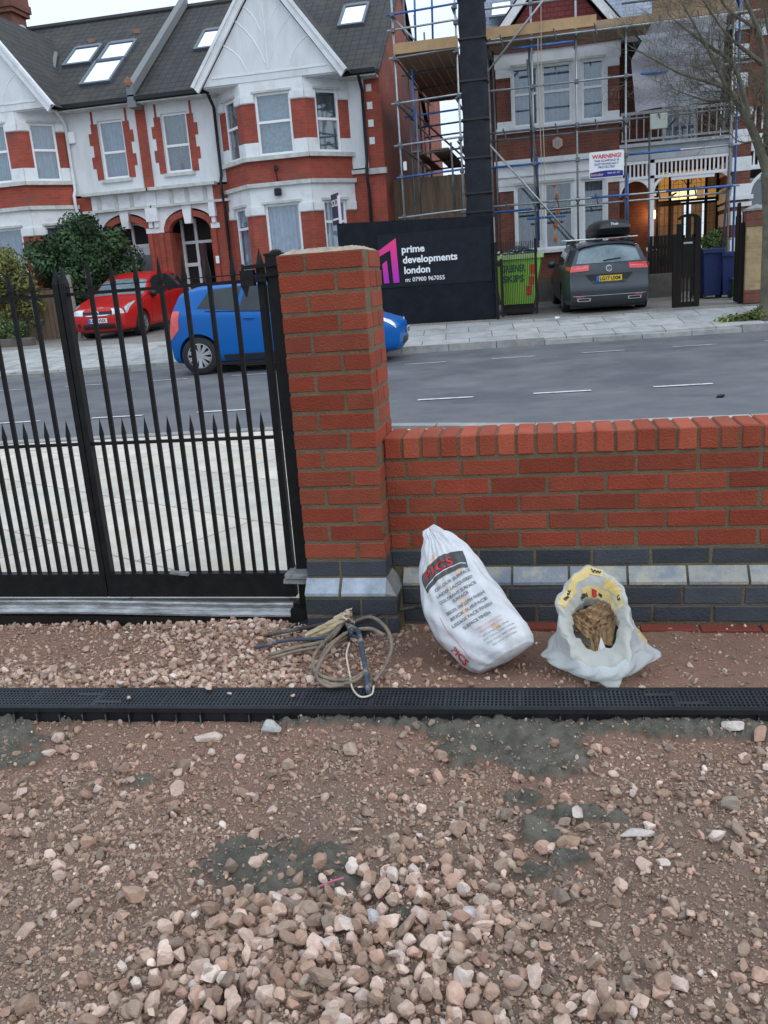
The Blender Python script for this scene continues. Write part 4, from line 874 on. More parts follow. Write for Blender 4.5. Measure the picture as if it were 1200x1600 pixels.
def semi(s, label, cfg):
    """one house of the white semi-detached pair; s=+1 right hand house, s=-1 its mirror image on the left"""
    base = FR(PARTY, 20.6, 0, 0, s); h = thing('house', label, 'house', (PARTY+s*3.2, 22.5, .55))
    X1 = 6.58          # outer end of the house, local x
    # ---- main walls
    m = MB(base)
    m.wall(.12, X1-.42, 4.2, 6.30, [(.56, 1.29, 4.55, 6.05), (2.45, 5.6, 4.2, 6.2)]); m.build('upper_wall', 'white_render', h)
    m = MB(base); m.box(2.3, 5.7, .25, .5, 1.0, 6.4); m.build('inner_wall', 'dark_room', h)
    m = MB(base); m.wall(1.80, X1, .4, 4.14, [(2.3, 5.68, .4, 4.1)], .0, .25); m.box(X1-.42, X1, .001, .25, 4.14, 6.48); m.box(.0, .14, -.03, .06, 4.24, 6.30)
    m.box(.14, X1-.42, .02, .2, 6.30, 6.46)
    m.build('brick_wall', 'red_facade_brick', h)
    m = MB(base); z = 4.75
    while z < 6.1: m.box(X1-.36, X1-.22, -.012, .02, z, z+.17); z += .42
    m.build('corner_blocks', 'white_trim', h)
    m = MB(base); m.box(X1-.21, X1, .25, 8.3, .3, 6.5)
    m.prism([(.25, 6.5), (8.3, 6.5), (4.2, 9.62)], X1-.21 if s > 0 else X1-.21, X1, 'yz'); m.box(X1-.25, X1-.02, 8.3, 13.4, .3, 8.9); m.box(X1-.26, X1-.03, 13.4, 18, .3, 4.6)
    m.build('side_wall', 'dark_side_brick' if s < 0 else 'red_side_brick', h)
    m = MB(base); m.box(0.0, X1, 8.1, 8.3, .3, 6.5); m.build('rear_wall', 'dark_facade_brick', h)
    m = MB(base); m.box(X1-.45, X1+.05, -.10, .03, 4.02, 4.16); m.box(5.70, X1-.45, -.06, .03, 4.06, 4.16); m.build('string_course', 'stone_ledge', h)
    # ---- roof: tiles front and back
    m = MB(base); e0, z0, e1, z1 = -.42, 6.42, 4.2, 9.72
    m.add([(0, e0, z0), (X1+.10, e0, z0), (X1+.10, e1, z1), (0, e1, z1), (0, e0, z0-.09), (X1+.10, e0, z0-.09), (X1+.10, e1, z1-.12), (0, e1, z1-.12)], [(0, 1, 2, 3), (4, 7, 6, 5), (0, 4, 5, 1), (1, 5, 6, 2)])
    m.add([(0, e1, z1), (X1+.10, e1, z1), (X1+.10, 8.8, 6.42), (0, 8.8, 6.42), (X1+.10, e1, z1-.1), (X1+.10, 8.8, 6.32)], [(0, 1, 2, 3), (1, 4, 5, 2)])
    rf = m.build('roof', 'roof_tile', h)
    m = MB(base); m.tube([(0, e1, z1+.01), (X1+.1, e1, z1+.01)], .10, 8); m.build('ridge_tiles', 'roof_tile_side', rf)
    for xa, xb in ((.1, 2.30), (5.62, X1-.02)):
        m = MB(base); m.box(xa, xb, -.50, -.42, 6.36, 6.46); m.build('gutter', 'black_plastic', h)
        m = MB(base); m.box(xa, xb, -.42, .02, 6.30, 6.345); m.build('soffit', 'stone_ledge', h)
    # ---- upper window with brick quoins
    m = MB(base); toothed(m, .55, 4.55, 5.98, -1); m.box(.40, .46, -.012, .02, 5.98, 6.30); m.build('quoins', 'red_facade_brick', h); m = MB(base); toothed(m, 1.30, 4.55, 5.98, 1); m.box(1.40, 1.46, -.012, .02, 5.98, 6.30); m.build('quoins', 'red_facade_brick', h)
    window(h, base, .56, 1.29, 4.55, 6.05, cfg['w'], sill=True, bars=((0, .46),))
    # ---- porch with arch
    m = MB(base); ax, ar, azs, ari = (1.0 if s > 0 else .86), .60, 3.05, .36
    m.box(.0, .14, -.05, .25, 3.74, 4.24); m.wall(.14, 1.80, 3.74, 4.14, [], 0, .25); m.arch_top(ax, ar+.16, azs+.05, ari+.16, 3.74, .0, .25)
    m.box(.0, ax-ar-.16, .0, .25, 3.02, 3.74); m.box(ax+ar+.16, 1.80, .0, .25, 3.02, 3.74)
    m.build('porch_frieze', 'white_trim', h)
    m = MB(base); m.box(-.02, 1.95, -.24, .02, 4.14, 4.22); m.box(-.02, 2.35, -.13, -.0, 3.70, 3.765)
    for x in (.02, .52+.02, 1.0-.0, 1.52): m.box(x, x+.10, -.035, -.002, 3.78, 4.12)
    m.build('porch_ledges', 'stone_ledge', h)
    m = MB(base)
    for x in (.0, 1.68): m.box(x, x+.17, -.16, -.002, 3.34, 3.695); m.box(x+.03, x+.14, -.10, -.002, 3.18, 3.34); m.box(x-.03, x+.22, -.05, .26, 3.04, 3.17) if x else m.box(.0, .26, -.05, .26, 3.04, 3.17)
    m.prism([(ax-.09, 3.22), (ax+.09, 3.22), (ax+.14, 3.72), (ax-.14, 3.72)], -.06, .15); m.build('porch_brackets', 'white_trim', h)
    m = MB(base); m.arch_band(ax, ar, azs, ari, .16, -.012, .24); m.box(.001, ax-ar, .004, .9, .4, 3.03); m.box(ax+ar, 1.80, .004, .9, .4, 3.03); m.box(.10, .22, -.05, .004, .4, 3.03); m.box(1.66, 1.78, -.05, .004, .4, 3.03); m.build('porch_brickwork', 'red_facade_brick', h)
    dm = 'upvc'; m = MB(base)
    if cfg['door'] == 'white':
        yd = .35; m.box(ax-ar, ax+ar, yd, yd+.05, .6, 2.72); m.arch_band(ax, ar-.09, azs, ari-.08, .09, yd-.02, yd+.05); m.box(ax-.03, ax+.03, yd-.02, yd+.05, 2.72, 3.34); m.box(ax-ar, ax+ar, yd-.02, yd, 2.70, 2.80); m.box(ax-ar, ax-ar+.07, yd-.02, yd+.04, .6, 3.05); m.box(ax+ar-.07, ax+ar, yd-.02, yd+.04, .6, 3.05)
        d_ = m.build('door', 'upvc', h)
        m = MB(base); m.box(ax-ar, ax+ar, yd+.055, yd+.06, 2.72, 3.42); m.build('fanlight', 'dark_room', d_); m = MB(base); m.box(ax-ar+.1, ax-.05, yd-.01, yd, 1.6, 2.5); m.box(ax+.05, ax+ar-.1, yd-.01, yd, 1.6, 2.5); m.build('door_pane', 'curtain_net', d_)
    else:
        yd = .80
        for a, b_ in ((ax-ar, ax-ar+.07), (ax-.20, ax-.12), (ax+ar-.07, ax+ar)): m.box(a, b_, yd, yd+.08, .6, 3.4)
        m.box(ax-ar, ax+ar, yd-.01, yd+.07, 2.72, 2.80); m.box(ax-ar, ax-.12, yd-.012, yd+.05, .6, 1.45); m.box(ax-ar, ax-.12, yd-.012, yd+.05, 2.1, 2.2)
        d_ = m.build('door_frame', 'upvc', h); m = MB(base); m.box(ax-ar, ax+ar, yd+.09, yd+.12, .6, 3.42); m.build('hall_glass', 'dark_room', d_)
        m = MB(base); m.T = base @ FR(ax-.10, yd+.02, rad(-55)); m.box(0, .62, 0, .045, .62, 2.70); m.build('open_door', mat('maroon_door', (.06, .012, .012), rough=.4), d_)
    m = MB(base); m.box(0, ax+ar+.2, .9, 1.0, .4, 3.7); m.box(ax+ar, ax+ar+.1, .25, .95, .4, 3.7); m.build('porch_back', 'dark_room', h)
    m = MB(base); m.box(.0, 1.9, -.5, .9, .4, .72); m.build('doorstep', 'stone_ledge', h)
    # ---- canted bay
    bx0, bx1, bf0, bf1, dp = 2.23, 5.73, 3.15, 4.81, -.90
    ca = math.atan2(dp, bf0-bx0); ll = math.hypot(dp, bf0-bx0)
    faces = [(base @ FR(bx0, 0, ca), ll, 'side'), (base @ FR(bf0, dp, 0), bf1-bf0, 'front'), (base @ FR(bf1, dp, -ca), ll, 'side')]
    bay = {}
    def bm_(name): 
        if name not in bay: bay[name] = MB()
        return bay[name]
    for T, L_, kind in faces:
        p = .36 if kind == 'front' else .30
        wx0, wx1 = p, L_-p
        def bb(name, *a): q_ = bm_((name, a[4] if name == 'stone_ledge' else int(a[4]*1.02))); q_.T = T; q_.box(*a)
        def ww(name, *a): q_ = bm_((name, int(a[2]*1.02))); q_.T = T; q_.wall(*a)
        ww('red_facade_brick', 0, L_, .4, 3.18, [(wx0, wx1, 1.55, 3.18)], 0, .2)
        ww('white_trim', 0, L_, 3.18, 3.86, [(wx0, wx1, 3.18, 3.44)], -.02, .2)
        bb('white_trim', 0, wx0, -.05, -.02, 3.20, 3.40); bb('white_trim', wx1, L_, -.05, -.02, 3.20, 3.40)
        bb('stone_ledge', -.03, L_+.03, -.10, .2, 3.86, 3.96); bb('stone_ledge', wx0-.05, wx1+.05, -.07, -.021, 3.44, 3.50)
        ww('red_facade_brick', 0, L_, 3.96, 4.50, [], 0, .2)
        bb('stone_ledge', -.03, L_+.03, -.10, .2, 4.50, 4.60)
        ww('white_trim', 0, L_, 4.60, 4.94, [(wx0, wx1, 4.6, 4.94)], -.025, .2); ww('red_facade_brick', 0, L_, 4.94, 5.86, [(wx0, wx1, 4.94, 5.86)], 0, .2)
        ww('white_trim', 0, L_, 5.86, 6.42, [(wx0, wx1, 5.86, 6.08)], -.02, .2)
        bb('white_trim', 0, wx0, -.05, -.02, 5.88, 6.05); bb('white_trim', wx1, L_, -.05, -.02, 5.88, 6.05); bb('stone_ledge', wx0-.05, wx1+.05, -.06, -.021, 6.08, 6.13)
        window(h, T, wx0, wx1, 4.60, 6.08, cfg['b'][0 if kind == 'front' else 1], bars=((0, .54),), fw=.06, inset=.03, cy=.05)
        window(h, T, wx0, wx1, 1.55, 3.44, cfg['b'][2], bars=((0, .72),) if kind == 'side' else (), fw=.06, inset=.03, cy=.05)
    nm_ = {'red_facade_brick': 'bay_brickwork', 'white_trim': 'bay_mouldings', 'stone_ledge': 'bay_ledges'}
    for (k, _), q_ in bay.items(): q_.T = None; q_.build(nm_[k], k, h)
    # ---- gable over the bay
    gy = -1.02; zc, za, hwid = 6.36, 8.86, 1.86; gx = (bf0+bf1)/2-.02
    m = MB(base); m.prism([(gx-hwid+.12, zc), (gx+hwid-.12, zc), (gx, za-.17)], gy+.085, gy+.22); m.box(gx-hwid+.10, gx+hwid-.10, gy+.13, .0, zc-.03, zc-.004); m.build('gable', 'white_render', h)
    m = MB(base)
    for sx in (-1, 1):
        V = [(gx+sx*hwid, zc-.14), (gx+sx*(hwid+.10), zc-.02), (gx, za+.12), (gx, za-.12)]; m.prism(V, gy-.02, gy+.06)
        V = [(gx+sx*(hwid+.10), zc+.02-.04), (gx+sx*(hwid+.17), zc+.02), (gx, za+.22), (gx, za+.12)]; m.prism(V, gy-.06, gy+.10)
    m.build('bargeboards', 'white_trim', h)
    m = MB(base)   # curved battens on the gable face
    for sx in (-1, 1):
        for (xa, za_, xb, zb_, bow) in ((.06, 6.75, .72, 7.75, .12), (.10, 7.45, .48, 8.05, .08), (.55, 6.6, 1.10, 7.25, .12)):
            pts = [(gx+sx*(xa+(xb-xa)*t-bow*math.sin(math.pi*t)*.5), gy+.095, za_+(zb_-za_)*t+bow*math.sin(math.pi*t)*.6) for t in [i/8 for i in range(9)]]; m.tube(pts, .022, 5)
    m.tube([(gx, gy+.095, 6.6), (gx, gy+.095, 8.6)], .022, 5); m.box(gx-1.5, gx+1.5, gy+.07, gy+.10, 6.52, 6.56); m.build('gable_battens', 'white_trim', h)
    m = MB(base)
    for sx in (-1, 1): m.add([(gx+sx*(hwid+.16), gy-.04, zc), (gx, gy-.04, za+.2), (gx, 4.0, za+.2), (gx+sx*(hwid+.16), 4.0, zc), (gx+sx*(hwid+.16), gy-.04, zc-.05), (gx, gy-.04, za+.13)], [(0, 1, 2, 3), (0, 4, 5, 1)])
    m.build('gable_roof', 'roof_tile_side', h)
    m = MB(base)
    for (xx, zt, zb_) in ((2.12, 6.3, .6),) if s > 0 else ((2.2, 6.3, .6),): m.tube([(xx, -.45, 6.36), (xx, -.30, 6.22), (xx, -.07, 6.05), (xx, -.07, 4.35), (xx, -.17, 4.2), (xx, -.17, 3.9), (xx, -.07, 3.6), (xx, -.07, .6)], .042, 8)
    m.build('downpipe', 'black_plastic' if s > 0 else 'white_trim', h, smooth=True)
    if s > 0: m = MB(base); xx = X1-.45; m.tube([(xx, -.45, 6.36), (xx, -.30, 6.22), (xx, -.07, 6.05), (xx, -.07, 4.35), (xx, -.17, 4.2), (xx, -.17, 3.9), (xx, -.07, 3.6), (xx, -.07, .6)], .042, 8); m.build('downpipe', 'black_plastic', h, smooth=True)
    return h, base
def rooflight(h, base, x0, x1, z0, z1, s):
    """glazed opening set in the slope, from height z0 to z1"""
    sl = (9.72-6.42)/4.62; ny, nz = -sl, 1.; l = math.hypot(ny, nz); ny /= l; nz /= l
    def P(x, z, o): y = -.42+(z-6.42)/sl; return (x, y+ny*o, z+nz*o)
    def slab(m, xa, xb, za, zb, o0, o1): m.add([P(xa, za, o0), P(xb, za, o0), P(xb, zb, o0), P(xa, zb, o0), P(xa, za, o1), P(xb, za, o1), P(xb, zb, o1), P(xa, zb, o1)], [(4, 5, 6, 7), (0, 4, 7, 3), (1, 2, 6, 5), (0, 1, 5, 4), (3, 7, 6, 2)])
    m = MB(base)
    for a in ((x0-.07, x0, z0-.05, z1+.06), (x1, x1+.07, z0-.05, z1+.06), (x0, x1, z0-.05, z0), (x0, x1, z1, z1+.09)): slab(m, *a, .0, .08)
    f = m.build('rooflight', mat('rooflight_frame', (.10, .12, .15), rough=.5), h); m = MB(base); slab(m, x0, x1, z0, z1, .01, .055); m.build('pane', 'rooflight_glass', f)
hB, bB = semi(1, 'white gabled house with a dark open door, next to the alley with the scaffold tower', dict(w='curtain_olive', b=('curtain_lace', 'curtain_olive', 'curtain_white'), door='dark'))
hA, bA = semi(-1, 'white gabled house with three grouped rooflights, a brick chimney and a white arched door', dict(w='curtain_net', b=('curtain_net', 'curtain_net', 'curtain_net'), door='white'))
for a in ((1.19, 1.74, 7.88, 8.50), (5.28, 5.88, 8.04, 8.72)): rooflight(hB, bB, *a, 1)
for a in ((2.10, 2.86, 7.92, 8.50), (1.0, 1.78, 7.90, 8.50), (1.02, 1.82, 7.10, 7.84)): rooflight(hA, bA, *a, -1)
m = MB(); m.add([(-10.22, 20.12, 6.46), (-10.02, 20.12, 6.46), (-10.02, 24.8, 9.80), (-10.22, 24.8, 9.80), (-10.22, 20.12, 6.72), (-10.02, 20.12, 6.72), (-10.02, 24.8, 10.06), (-10.22, 24.8, 10.06)], [(4, 5, 6, 7), (0, 4, 7, 3), (1, 2, 6, 5), (0, 1, 5, 4), (3, 7, 6, 2)]); m.box(-10.24, -10.0, 20.12, 20.58, 6.2, 6.5)
m.build('party_parapet', mat('lead_coping', (.15, .18, .22), (.20, .19, .16), 3, .7), hB)
m = MB(); m.tube([(PARTY, 20.12, 6.8), (PARTY, 20.12, 6.9)], .07, 8); m.lathe([(0, 0), (.09, .02), (.11, .1), (.07, .2), (0, .24)], (PARTY-.02, 20.16, 6.7)); m.build('finial', mat('terracotta', (.34, .16, .10), (.25, .13, .09), 5, .8), hB)
m = MB(bA); m.tube([(2.42, -.44, 6.5), (2.42+1.02, 2.3, 8.46)], .06, 6); m.build('valley_flashing', 'lead_coping', hA)
m = MB(bA)
for x, z in ((2.55, 8.78), (1.15, 8.92)): y = -.42+(z-6.42)/.714; m.box(x-.09, x+.09, y-.05, y+.15, z-.02, z+.09)
m.build('roof_vent', 'terracotta', hA)
m = MB(); m.box(-16.9, -15.62, 24.3, 25.1, 8.0, 10.15); m.box(-17.0, -15.52, 24.2, 25.2, 10.15, 10.28); m.box(-17.05, -15.47, 24.15, 25.25, 10.28, 10.5); m.box(-17.0, -15.50, 24.2, 25.2, 10.5, 10.75); m.box(-16.9, -15.58, 24.3, 25.1, 10.75, 10.9)
ch = m.build('chimney', 'dark_facade_brick', hA); m = MB()
for x in (-16.6, -16.2, -15.8): m.lathe([(.15, 0), (.12, .5), (.14, .55), (.10, .56)], (x, 24.7, 10.9))
m.build('chimney_pot', 'terracotta', ch)
m = MB(); m.lathe([(0, 0), (.12, .02), (.2, .07)], (-15.35, 24.18, 9.55), 'y'); m.build('dish', 'grey_panel', ch)
m = MB(bA); m.cbox(1.98, 2.16, -.10, 0, 5.55, 5.85, .02); m.build('alarm_box', 'upvc', hA)
m = MB(bB); m.cbox(3.85, 4.02, -1.08, -.94, 3.62, 3.80, .02); m.tube([(3.93, -.93, 3.95), (3.93, -1.0, 4.2)], .02, 6); m.lathe([(0, 0), (.05, .04), (.05, .14), (0, .16)], (3.93, -.98, 4.2)); m.build('floodlight', 'black_plastic', hB)
m = MB(bB); m.cbox(1.66+.03, 1.66+.13, -.09, -.05, 2.1, 2.3, .01); m.build('bell_push', 'upvc', hB)
m = MB(bB); m.tube([(.62, -.01, 4.95), (.80, .09, 4.95)], .001, 4); 
# flowers on the upper window sill
m = MB(); rr = random.Random(2); v0 = Vector((PARTY+.98, 20.72, 4.62)); m.lathe([(.04, 0), (.05, .1), (.03, .18)], tuple(v0)); 
for _ in range(26): a = rr.uniform(0, 6.3); r_ = rr.uniform(.02, .13); c_ = v0+Vector((r_*math.cos(a), 0, .30+rr.uniform(-.08, .12))); m.lathe([(0, -.02), (.025, 0), (0, .02)], tuple(c_), n=5)
tag(m.build('flower_vase', mat('lilac', (.14, .09, .22), (.25, .2, .25), 20, .8)), 'vase of purple flowers standing in the upper window of the middle house', 'flowers')

# ================================================================ scaffolded brick house on the right
hC = thing('house', 'dark red brick house with white framed bay and glowing front door, behind scaffolding', 'house', (2.2, 23, .55))
T = FR(0, 20.65); m = MB(T)
BX0, BX1 = -.62, 2.36
wins = [(-.22, .42), (.50, 1.22), (1.46, 2.0)]
m.wall(BX0, BX1, 1.05, 1.72, [], 0, .25); m.wall(BX0, BX1, 4.02, 4.66, [], 0, .25); m.wall(BX0, -.26, 1.72, 3.3, []); m.wall(2.08, BX1, 1.72, 3.3, []); m.wall(BX0, -.26, 4.95, 5.95, []); m.wall(2.08, BX1, 4.95, 5.95, [])
m.box(BX0+.001, BX0+.25, .25, .8, 1.05, 6.5); m.box(BX1-.25, BX1-.001, .25, 1.85, 1.05, 6.5); m.box(-.98, BX0+.1, .7, .95, .4, 6.5)
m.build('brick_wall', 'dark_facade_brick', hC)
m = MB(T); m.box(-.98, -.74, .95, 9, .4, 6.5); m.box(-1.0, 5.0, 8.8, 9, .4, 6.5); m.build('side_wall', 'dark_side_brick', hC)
m = MB(T); m.box(BX0-.04, BX1+.04, -.05, .3, .4, 1.05); m.build('stone_base', mat('old_stone', (.14, .12, .10), (.09, .08, .075), 5, .9, bump=.5), hC)
m = MB(T)
for z0, z1, zt in ((1.80, 3.42, 3.42), (4.78, 6.16, 6.16)):
    xs = [-.26]+[v for w_ in wins for v in w_]+[2.08]
    for a, b_ in ((xs[0], wins[0][0]), (wins[0][1], wins[1][0]), (wins[1][1], wins[2][0]), (wins[2][1], xs[-1])): m.box(a, b_, -.04, .16, z0, zt)
m.box(BX0-.02, BX1+.02, -.05, .2, 3.42, 3.90); m.box(BX0-.10, BX1+.10, -.16, .2, 3.90, 4.02); m.box(BX0-.03, BX1+.03, -.09, .2, 3.62, 3.66)
m.box(BX0-.02, -.26, -.03, -.0, 3.30, 3.42); m.box(2.08, BX1+.02, -.03, -.0, 3.30, 3.42); m.box(-.34, 2.16, -.14, .15, 1.72, 1.80)
m.box(BX0-.06, BX1+.06, -.12, .2, 4.66, 4.78); m.box(BX0-.0, -.26, -.03, .2, 4.78, 4.95); m.box(2.08, BX1, -.03, .2, 4.78, 4.95)
m.box(BX0-.03, BX1+.03, -.05, .2, 6.16, 6.5); m.box(BX0, -.26, -.04, .2, 5.95, 6.16); m.box(2.08, BX1, -.04, .2, 5.95, 6.16)
m.build('bay_mouldings', 'white_trim', hC)
m = MB(T)
for (a, b_) in wins:
    for zz in (3.42, 6.16): m.box(a-.04, b_+.04, -.08, -.051, zz-.0, zz+.06)
m.build('window_heads', 'stone_ledge', hC)
for i, (a, b_) in enumerate(wins):
    window(hC, T, a, b_, 1.80, 3.42, 'curtain_olive', bars=((0, .62),), inset=.0, cy=.08)
    window(hC, T, a, b_, 4.78, 6.16, 'curtain_net', bars=((0, .55),), inset=.0, cy=.08)
m = MB(T); m.prism([(-.62, 6.5), (2.36, 6.5), (.87, 8.28)], -.12, .1); m.build('tile_hung_gable', 'hung_tile', hC)
m = MB(T)
for sx in (-1, 1): m.prism([(.87+sx*1.66, 6.36), (.87+sx*1.90, 6.36), (.87, 8.60), (.87, 8.32)], -.42, -.34); 
m.build('bargeboards', 'white_trim', hC)
m = MB(T)
for sx in (-1, 1): m.add([(.87+sx*1.95, -.45, 6.36), (.87, -.45, 8.66), (.87, 4.5, 8.66), (.87+sx*1.95, 4.5, 6.36)], [(0, 1, 2, 3)])
m.add([(-1.05, -.0, 6.45), (5.2, -.0, 6.45), (5.2, 4.5, 9.9), (-1.05, 4.5, 9.9), (-1.05, 9.2, 6.45), (5.2, 9.2, 6.45)], [(0, 1, 2, 3), (3, 2, 5, 4)]); m.prism([(0, 6.45), (4.5, 9.85), (9.0, 6.45)], -.98, -.80, 'yz')
m.build('roof', 'slate_roof', hC)
m = MB(T); m.T = FR(0, 20.65) @ Matrix.Translation((-.35, 1.25, 7.60)) @ Matrix.Rotation(rad(37.5), 4, 'X'); m.box(-.45, .15, -.05, .75, .04, .10); rl = m.build('rooflight', 'rooflight_frame', hC); m.T = m.T; mm = MB(m.T); mm.box(-.38, .08, .02, .68, .10, .11); mm.build('pane', 'rooflight_glass', rl)
m = MB(T)   # hexagonal alarm box
m.T = T; m.prism([(.86+.14*math.cos(rad(60*k+30)), 4.33+.15*math.sin(rad(60*k+30))) for k in range(6)], -.08, 0); al = m.build('alarm_box', mat('box_orange', (.55, .28, .12), (.5, .35, .25), 6, .5), hC)
m = MB(T); m.prism([(.86+.085*math.cos(rad(60*k+30)), 4.33+.09*math.sin(rad(60*k+30))) for k in range(6)], -.09, -.081); m.build('alarm_badge', 'grey_panel', al)
m = MB(T); rr = random.Random(1); pts = [(.80+.05*math.sin(z*5), .07, z) for z in np.linspace(1.95, 3.35, 14)]; m.tube(pts, [.05+.02*math.sin(i*2) for i in range(14)], 8); tag(m.build('paper_decoration', mat('orange_paper', (.55, .20, .06), (.35, .1, .04), 8, .7)), 'tall orange hanging decoration inside the middle ground floor bay window', 'decoration')
# recessed balcony and porch
m = MB(T)
m.wall(2.36, 5.0, 4.05, 6.6, [(3.55, 4.45, 4.05, 5.75)], 1.65, 1.9); m.wall(2.36, 3.42, .6, 3.9, [], 1.65, 1.9); m.wall(4.98, 5.3, .6, 3.9, [], 1.65, 1.9); m.box(3.42, 4.98, 1.65, 1.9, 3.62, 3.9); m.build('recess_wall', 'dark_facade_brick', hC)
window(hC, FR(0, 22.3), 3.55, 4.45, 4.15, 5.75, 'grey_panel', bars=(), vb=(.5,), fw=.08, inset=.05)
m = MB(T); m.box(2.36, 5.02, .02, 1.7, 3.92, 4.06); m.build('balcony_floor', 'grey_panel', hC)
m = MB(T); m.box(2.36, 5.02, -.02, .10, 3.74, 3.92); m.box(2.36, 5.02, -.04, .12, 4.06, 4.14); m.build('balcony_beam', mat('dull_white', (.50, .53, .55), (.38, .41, .43), 4, .7), hC)
m = MB(T); m.box(2.40, 5.0, .0, .07, 4.80, 4.87); m.box(2.40, 5.0, .01, .06, 4.20, 4.25)
n = 15
for i in range(n+1): x = 2.42+(2.54)*i/n; m.box(x, x+.026, .015, .04, 4.25, 4.80)
m.build('balustrade', mat('baluster_grey', (.40, .42, .43), (.28, .30, .31), 5, .6), hC)
m = MB(T); m.box(2.36, 5.02, .0, .08, 3.66, 3.74); m.box(2.36, 5.02, .0, .08, 3.30, 3.37)
n = 26
for i in range(n+1): x = 2.40+2.58*i/n; m.box(x, x+.04, .02, .06, 3.37, 3.66)
m.box(3.10, 3.20, .0, .10, 1.60, 3.74); m.box(3.02, 3.28, -.03, .13, 1.58, 1.66); m.box(3.05, 3.25, -.01, .11, 2.90, 2.95)
for (xc, r_, sgn, hh) in ((2.74, .34, 0, .34), (3.62, .42, -1, .40), (4.60, .42, 1, .40)):
    if sgn == 0: m.arch_band(xc, r_, 2.93, hh, .05, .02, .08); 
    else: m.arch_band(xc, r_, 2.93, hh, .07, .02, .08, n=10, a0=(math.pi/2 if sgn < 0 else 0), a1=(math.pi if sgn < 0 else math.pi/2))
m.box(3.60, 4.62, .02, .08, 3.22, 3.30)
m.arch_top(2.74, .39, 2.93, .39, 3.33, .03, .07, n=12)
m.build('porch_fretwork', 'upvc', hC)
m = MB(T); m.box(3.0, 3.3, -.04, .15, .5, 1.58); m.box(3.26, 3.9, -.02, .12, .5, 1.2); m.build('porch_dwarf_wall', 'dark_facade_brick', hC)
# front door, leaded lights glowing
amber = mat('amber_glass', (.50, .25, .05), (.30, .13, .03), 14, .3, emit=((1, .50, .12), .36)); amber_b = mat('bright_amber_glass', (.8, .6, .3), rough=.3, emit=((1, .68, .28), 2.2)); mat('mid_amber_glass', (.34, .18, .05), (.22, .11, .03), 12, .3, emit=((1, .5, .14), .08)); dimam = mat('dim_amber_glass', (.20, .11, .04), (.10, .05, .02), 9, .3, emit=((1, .5, .15), .05))
m = MB(T); yd = 1.66
m.box(3.42, 4.98, yd, yd+.1, .62, 1.35)
for x in (3.42, 3.74, 4.20, 4.66, 4.94): m.box(x, x+.06, yd-.04, yd+.08, .62, 3.62)
for z in (1.35, 2.70, 2.78+.0, 3.06, 3.56): m.box(3.42, 5.0, yd-.035, yd+.07, z, z+.06)
dr_ = m.build('front_door', 'dark_timber', hC)
def pane(x0, x1, z0, z1, mt):
    m = MB(T); m.box(x0, x1, yd+.02, yd+.03, z0, z1); m.build('leaded_light', mt, dr_)
pane(3.80, 4.66, 3.12, 3.56, 'amber_glass'); pane(3.48, 3.74, 3.12, 3.56, 'amber_glass'); pane(4.72, 4.94, 3.12, 3.56, 'dim_amber_glass')
for a, b_, mt in ((3.82, 4.00, 'bright_amber_glass'), (4.02, 4.20, 'bright_amber_glass'), (4.28, 4.44, 'bright_amber_glass'), (4.46, 4.64, 'amber_glass'), (3.48, 3.74, 'amber_glass'), (4.72, 4.94, 'amber_glass')): pane(a, b_, 2.84, 3.06, mt)
for a, b_, mt in ((3.86, 4.14, 'mid_amber_glass'), (4.32, 4.60, 'mid_amber_glass'), (3.48, 3.74, 'dim_amber_glass'), (4.72, 4.94, 'dim_amber_glass')): pane(a, b_, 1.45, 2.70, mt)
m = MB(T)   # lead cames
for x in np.arange(3.52, 4.95, .115): m.box(x-.004, x+.004, yd+.008, yd+.016, 3.12, 3.56); m.box(x-.004, x+.004, yd+.008, yd+.016, 1.45, 2.7) if abs(x-4.23) > .08 else None
for z in (3.22, 3.45, 2.5, 2.2, 1.9): m.box(3.48, 4.94, yd+.006, yd+.014, z, z+.008)
for sx in (-1, 1): m.tube([(4.23+sx*.02, yd+.01, 3.18), (4.23+sx*.10, yd+.01, 3.30), (4.23+sx*.04, yd+.01, 3.40), (4.23, yd+.01, 3.34)], .012, 5); m.tube([(4.23+sx*.12, yd+.01, 3.30), (4.23+sx*.24, yd+.01, 3.36), (4.23+sx*.34, yd+.01, 3.28)], .010, 5)
m.build('lead_cames', 'letter_black', dr_)
m = MB(T); m.cbox(3.28, 3.38, 1.42, 1.60, 2.40, 2.62, .02); lm = m.build('porch_lamp', mat('lamp_glow', (1, .8, .5), rough=.4, emit=((1, .62, .22), 14.)), hC)
m = MB(T); m.lathe([(.0, 0), (.03, .02), (.015, .10)], (3.33, 1.52, 2.28)); m.box(3.31, 3.35, 1.58, 1.66, 2.32, 2.62); m.build('lamp_bracket', 'black_metal', lm)
for (x, y, z, e, r_) in ((3.33, 21.95, 2.52, 9, .05), (4.2, 22.0, 2.95, 1.5, .3)):
    ld = bpy.data.lights.new('porch_light', 'POINT'); ld.energy = e; ld.color = (1, .50, .18); ld.shadow_soft_size = r_; lo = bpy.data.objects.new('porch_light', ld); COL.objects.link(lo); lo.location = (x, y, z)
m = MB(T); m.box(3.0, 5.2, .7, 1.66, .4, .95); m.box(3.0, 5.2, .3, .7, .4, .78); m.build('porch_steps', 'old_stone', hC)
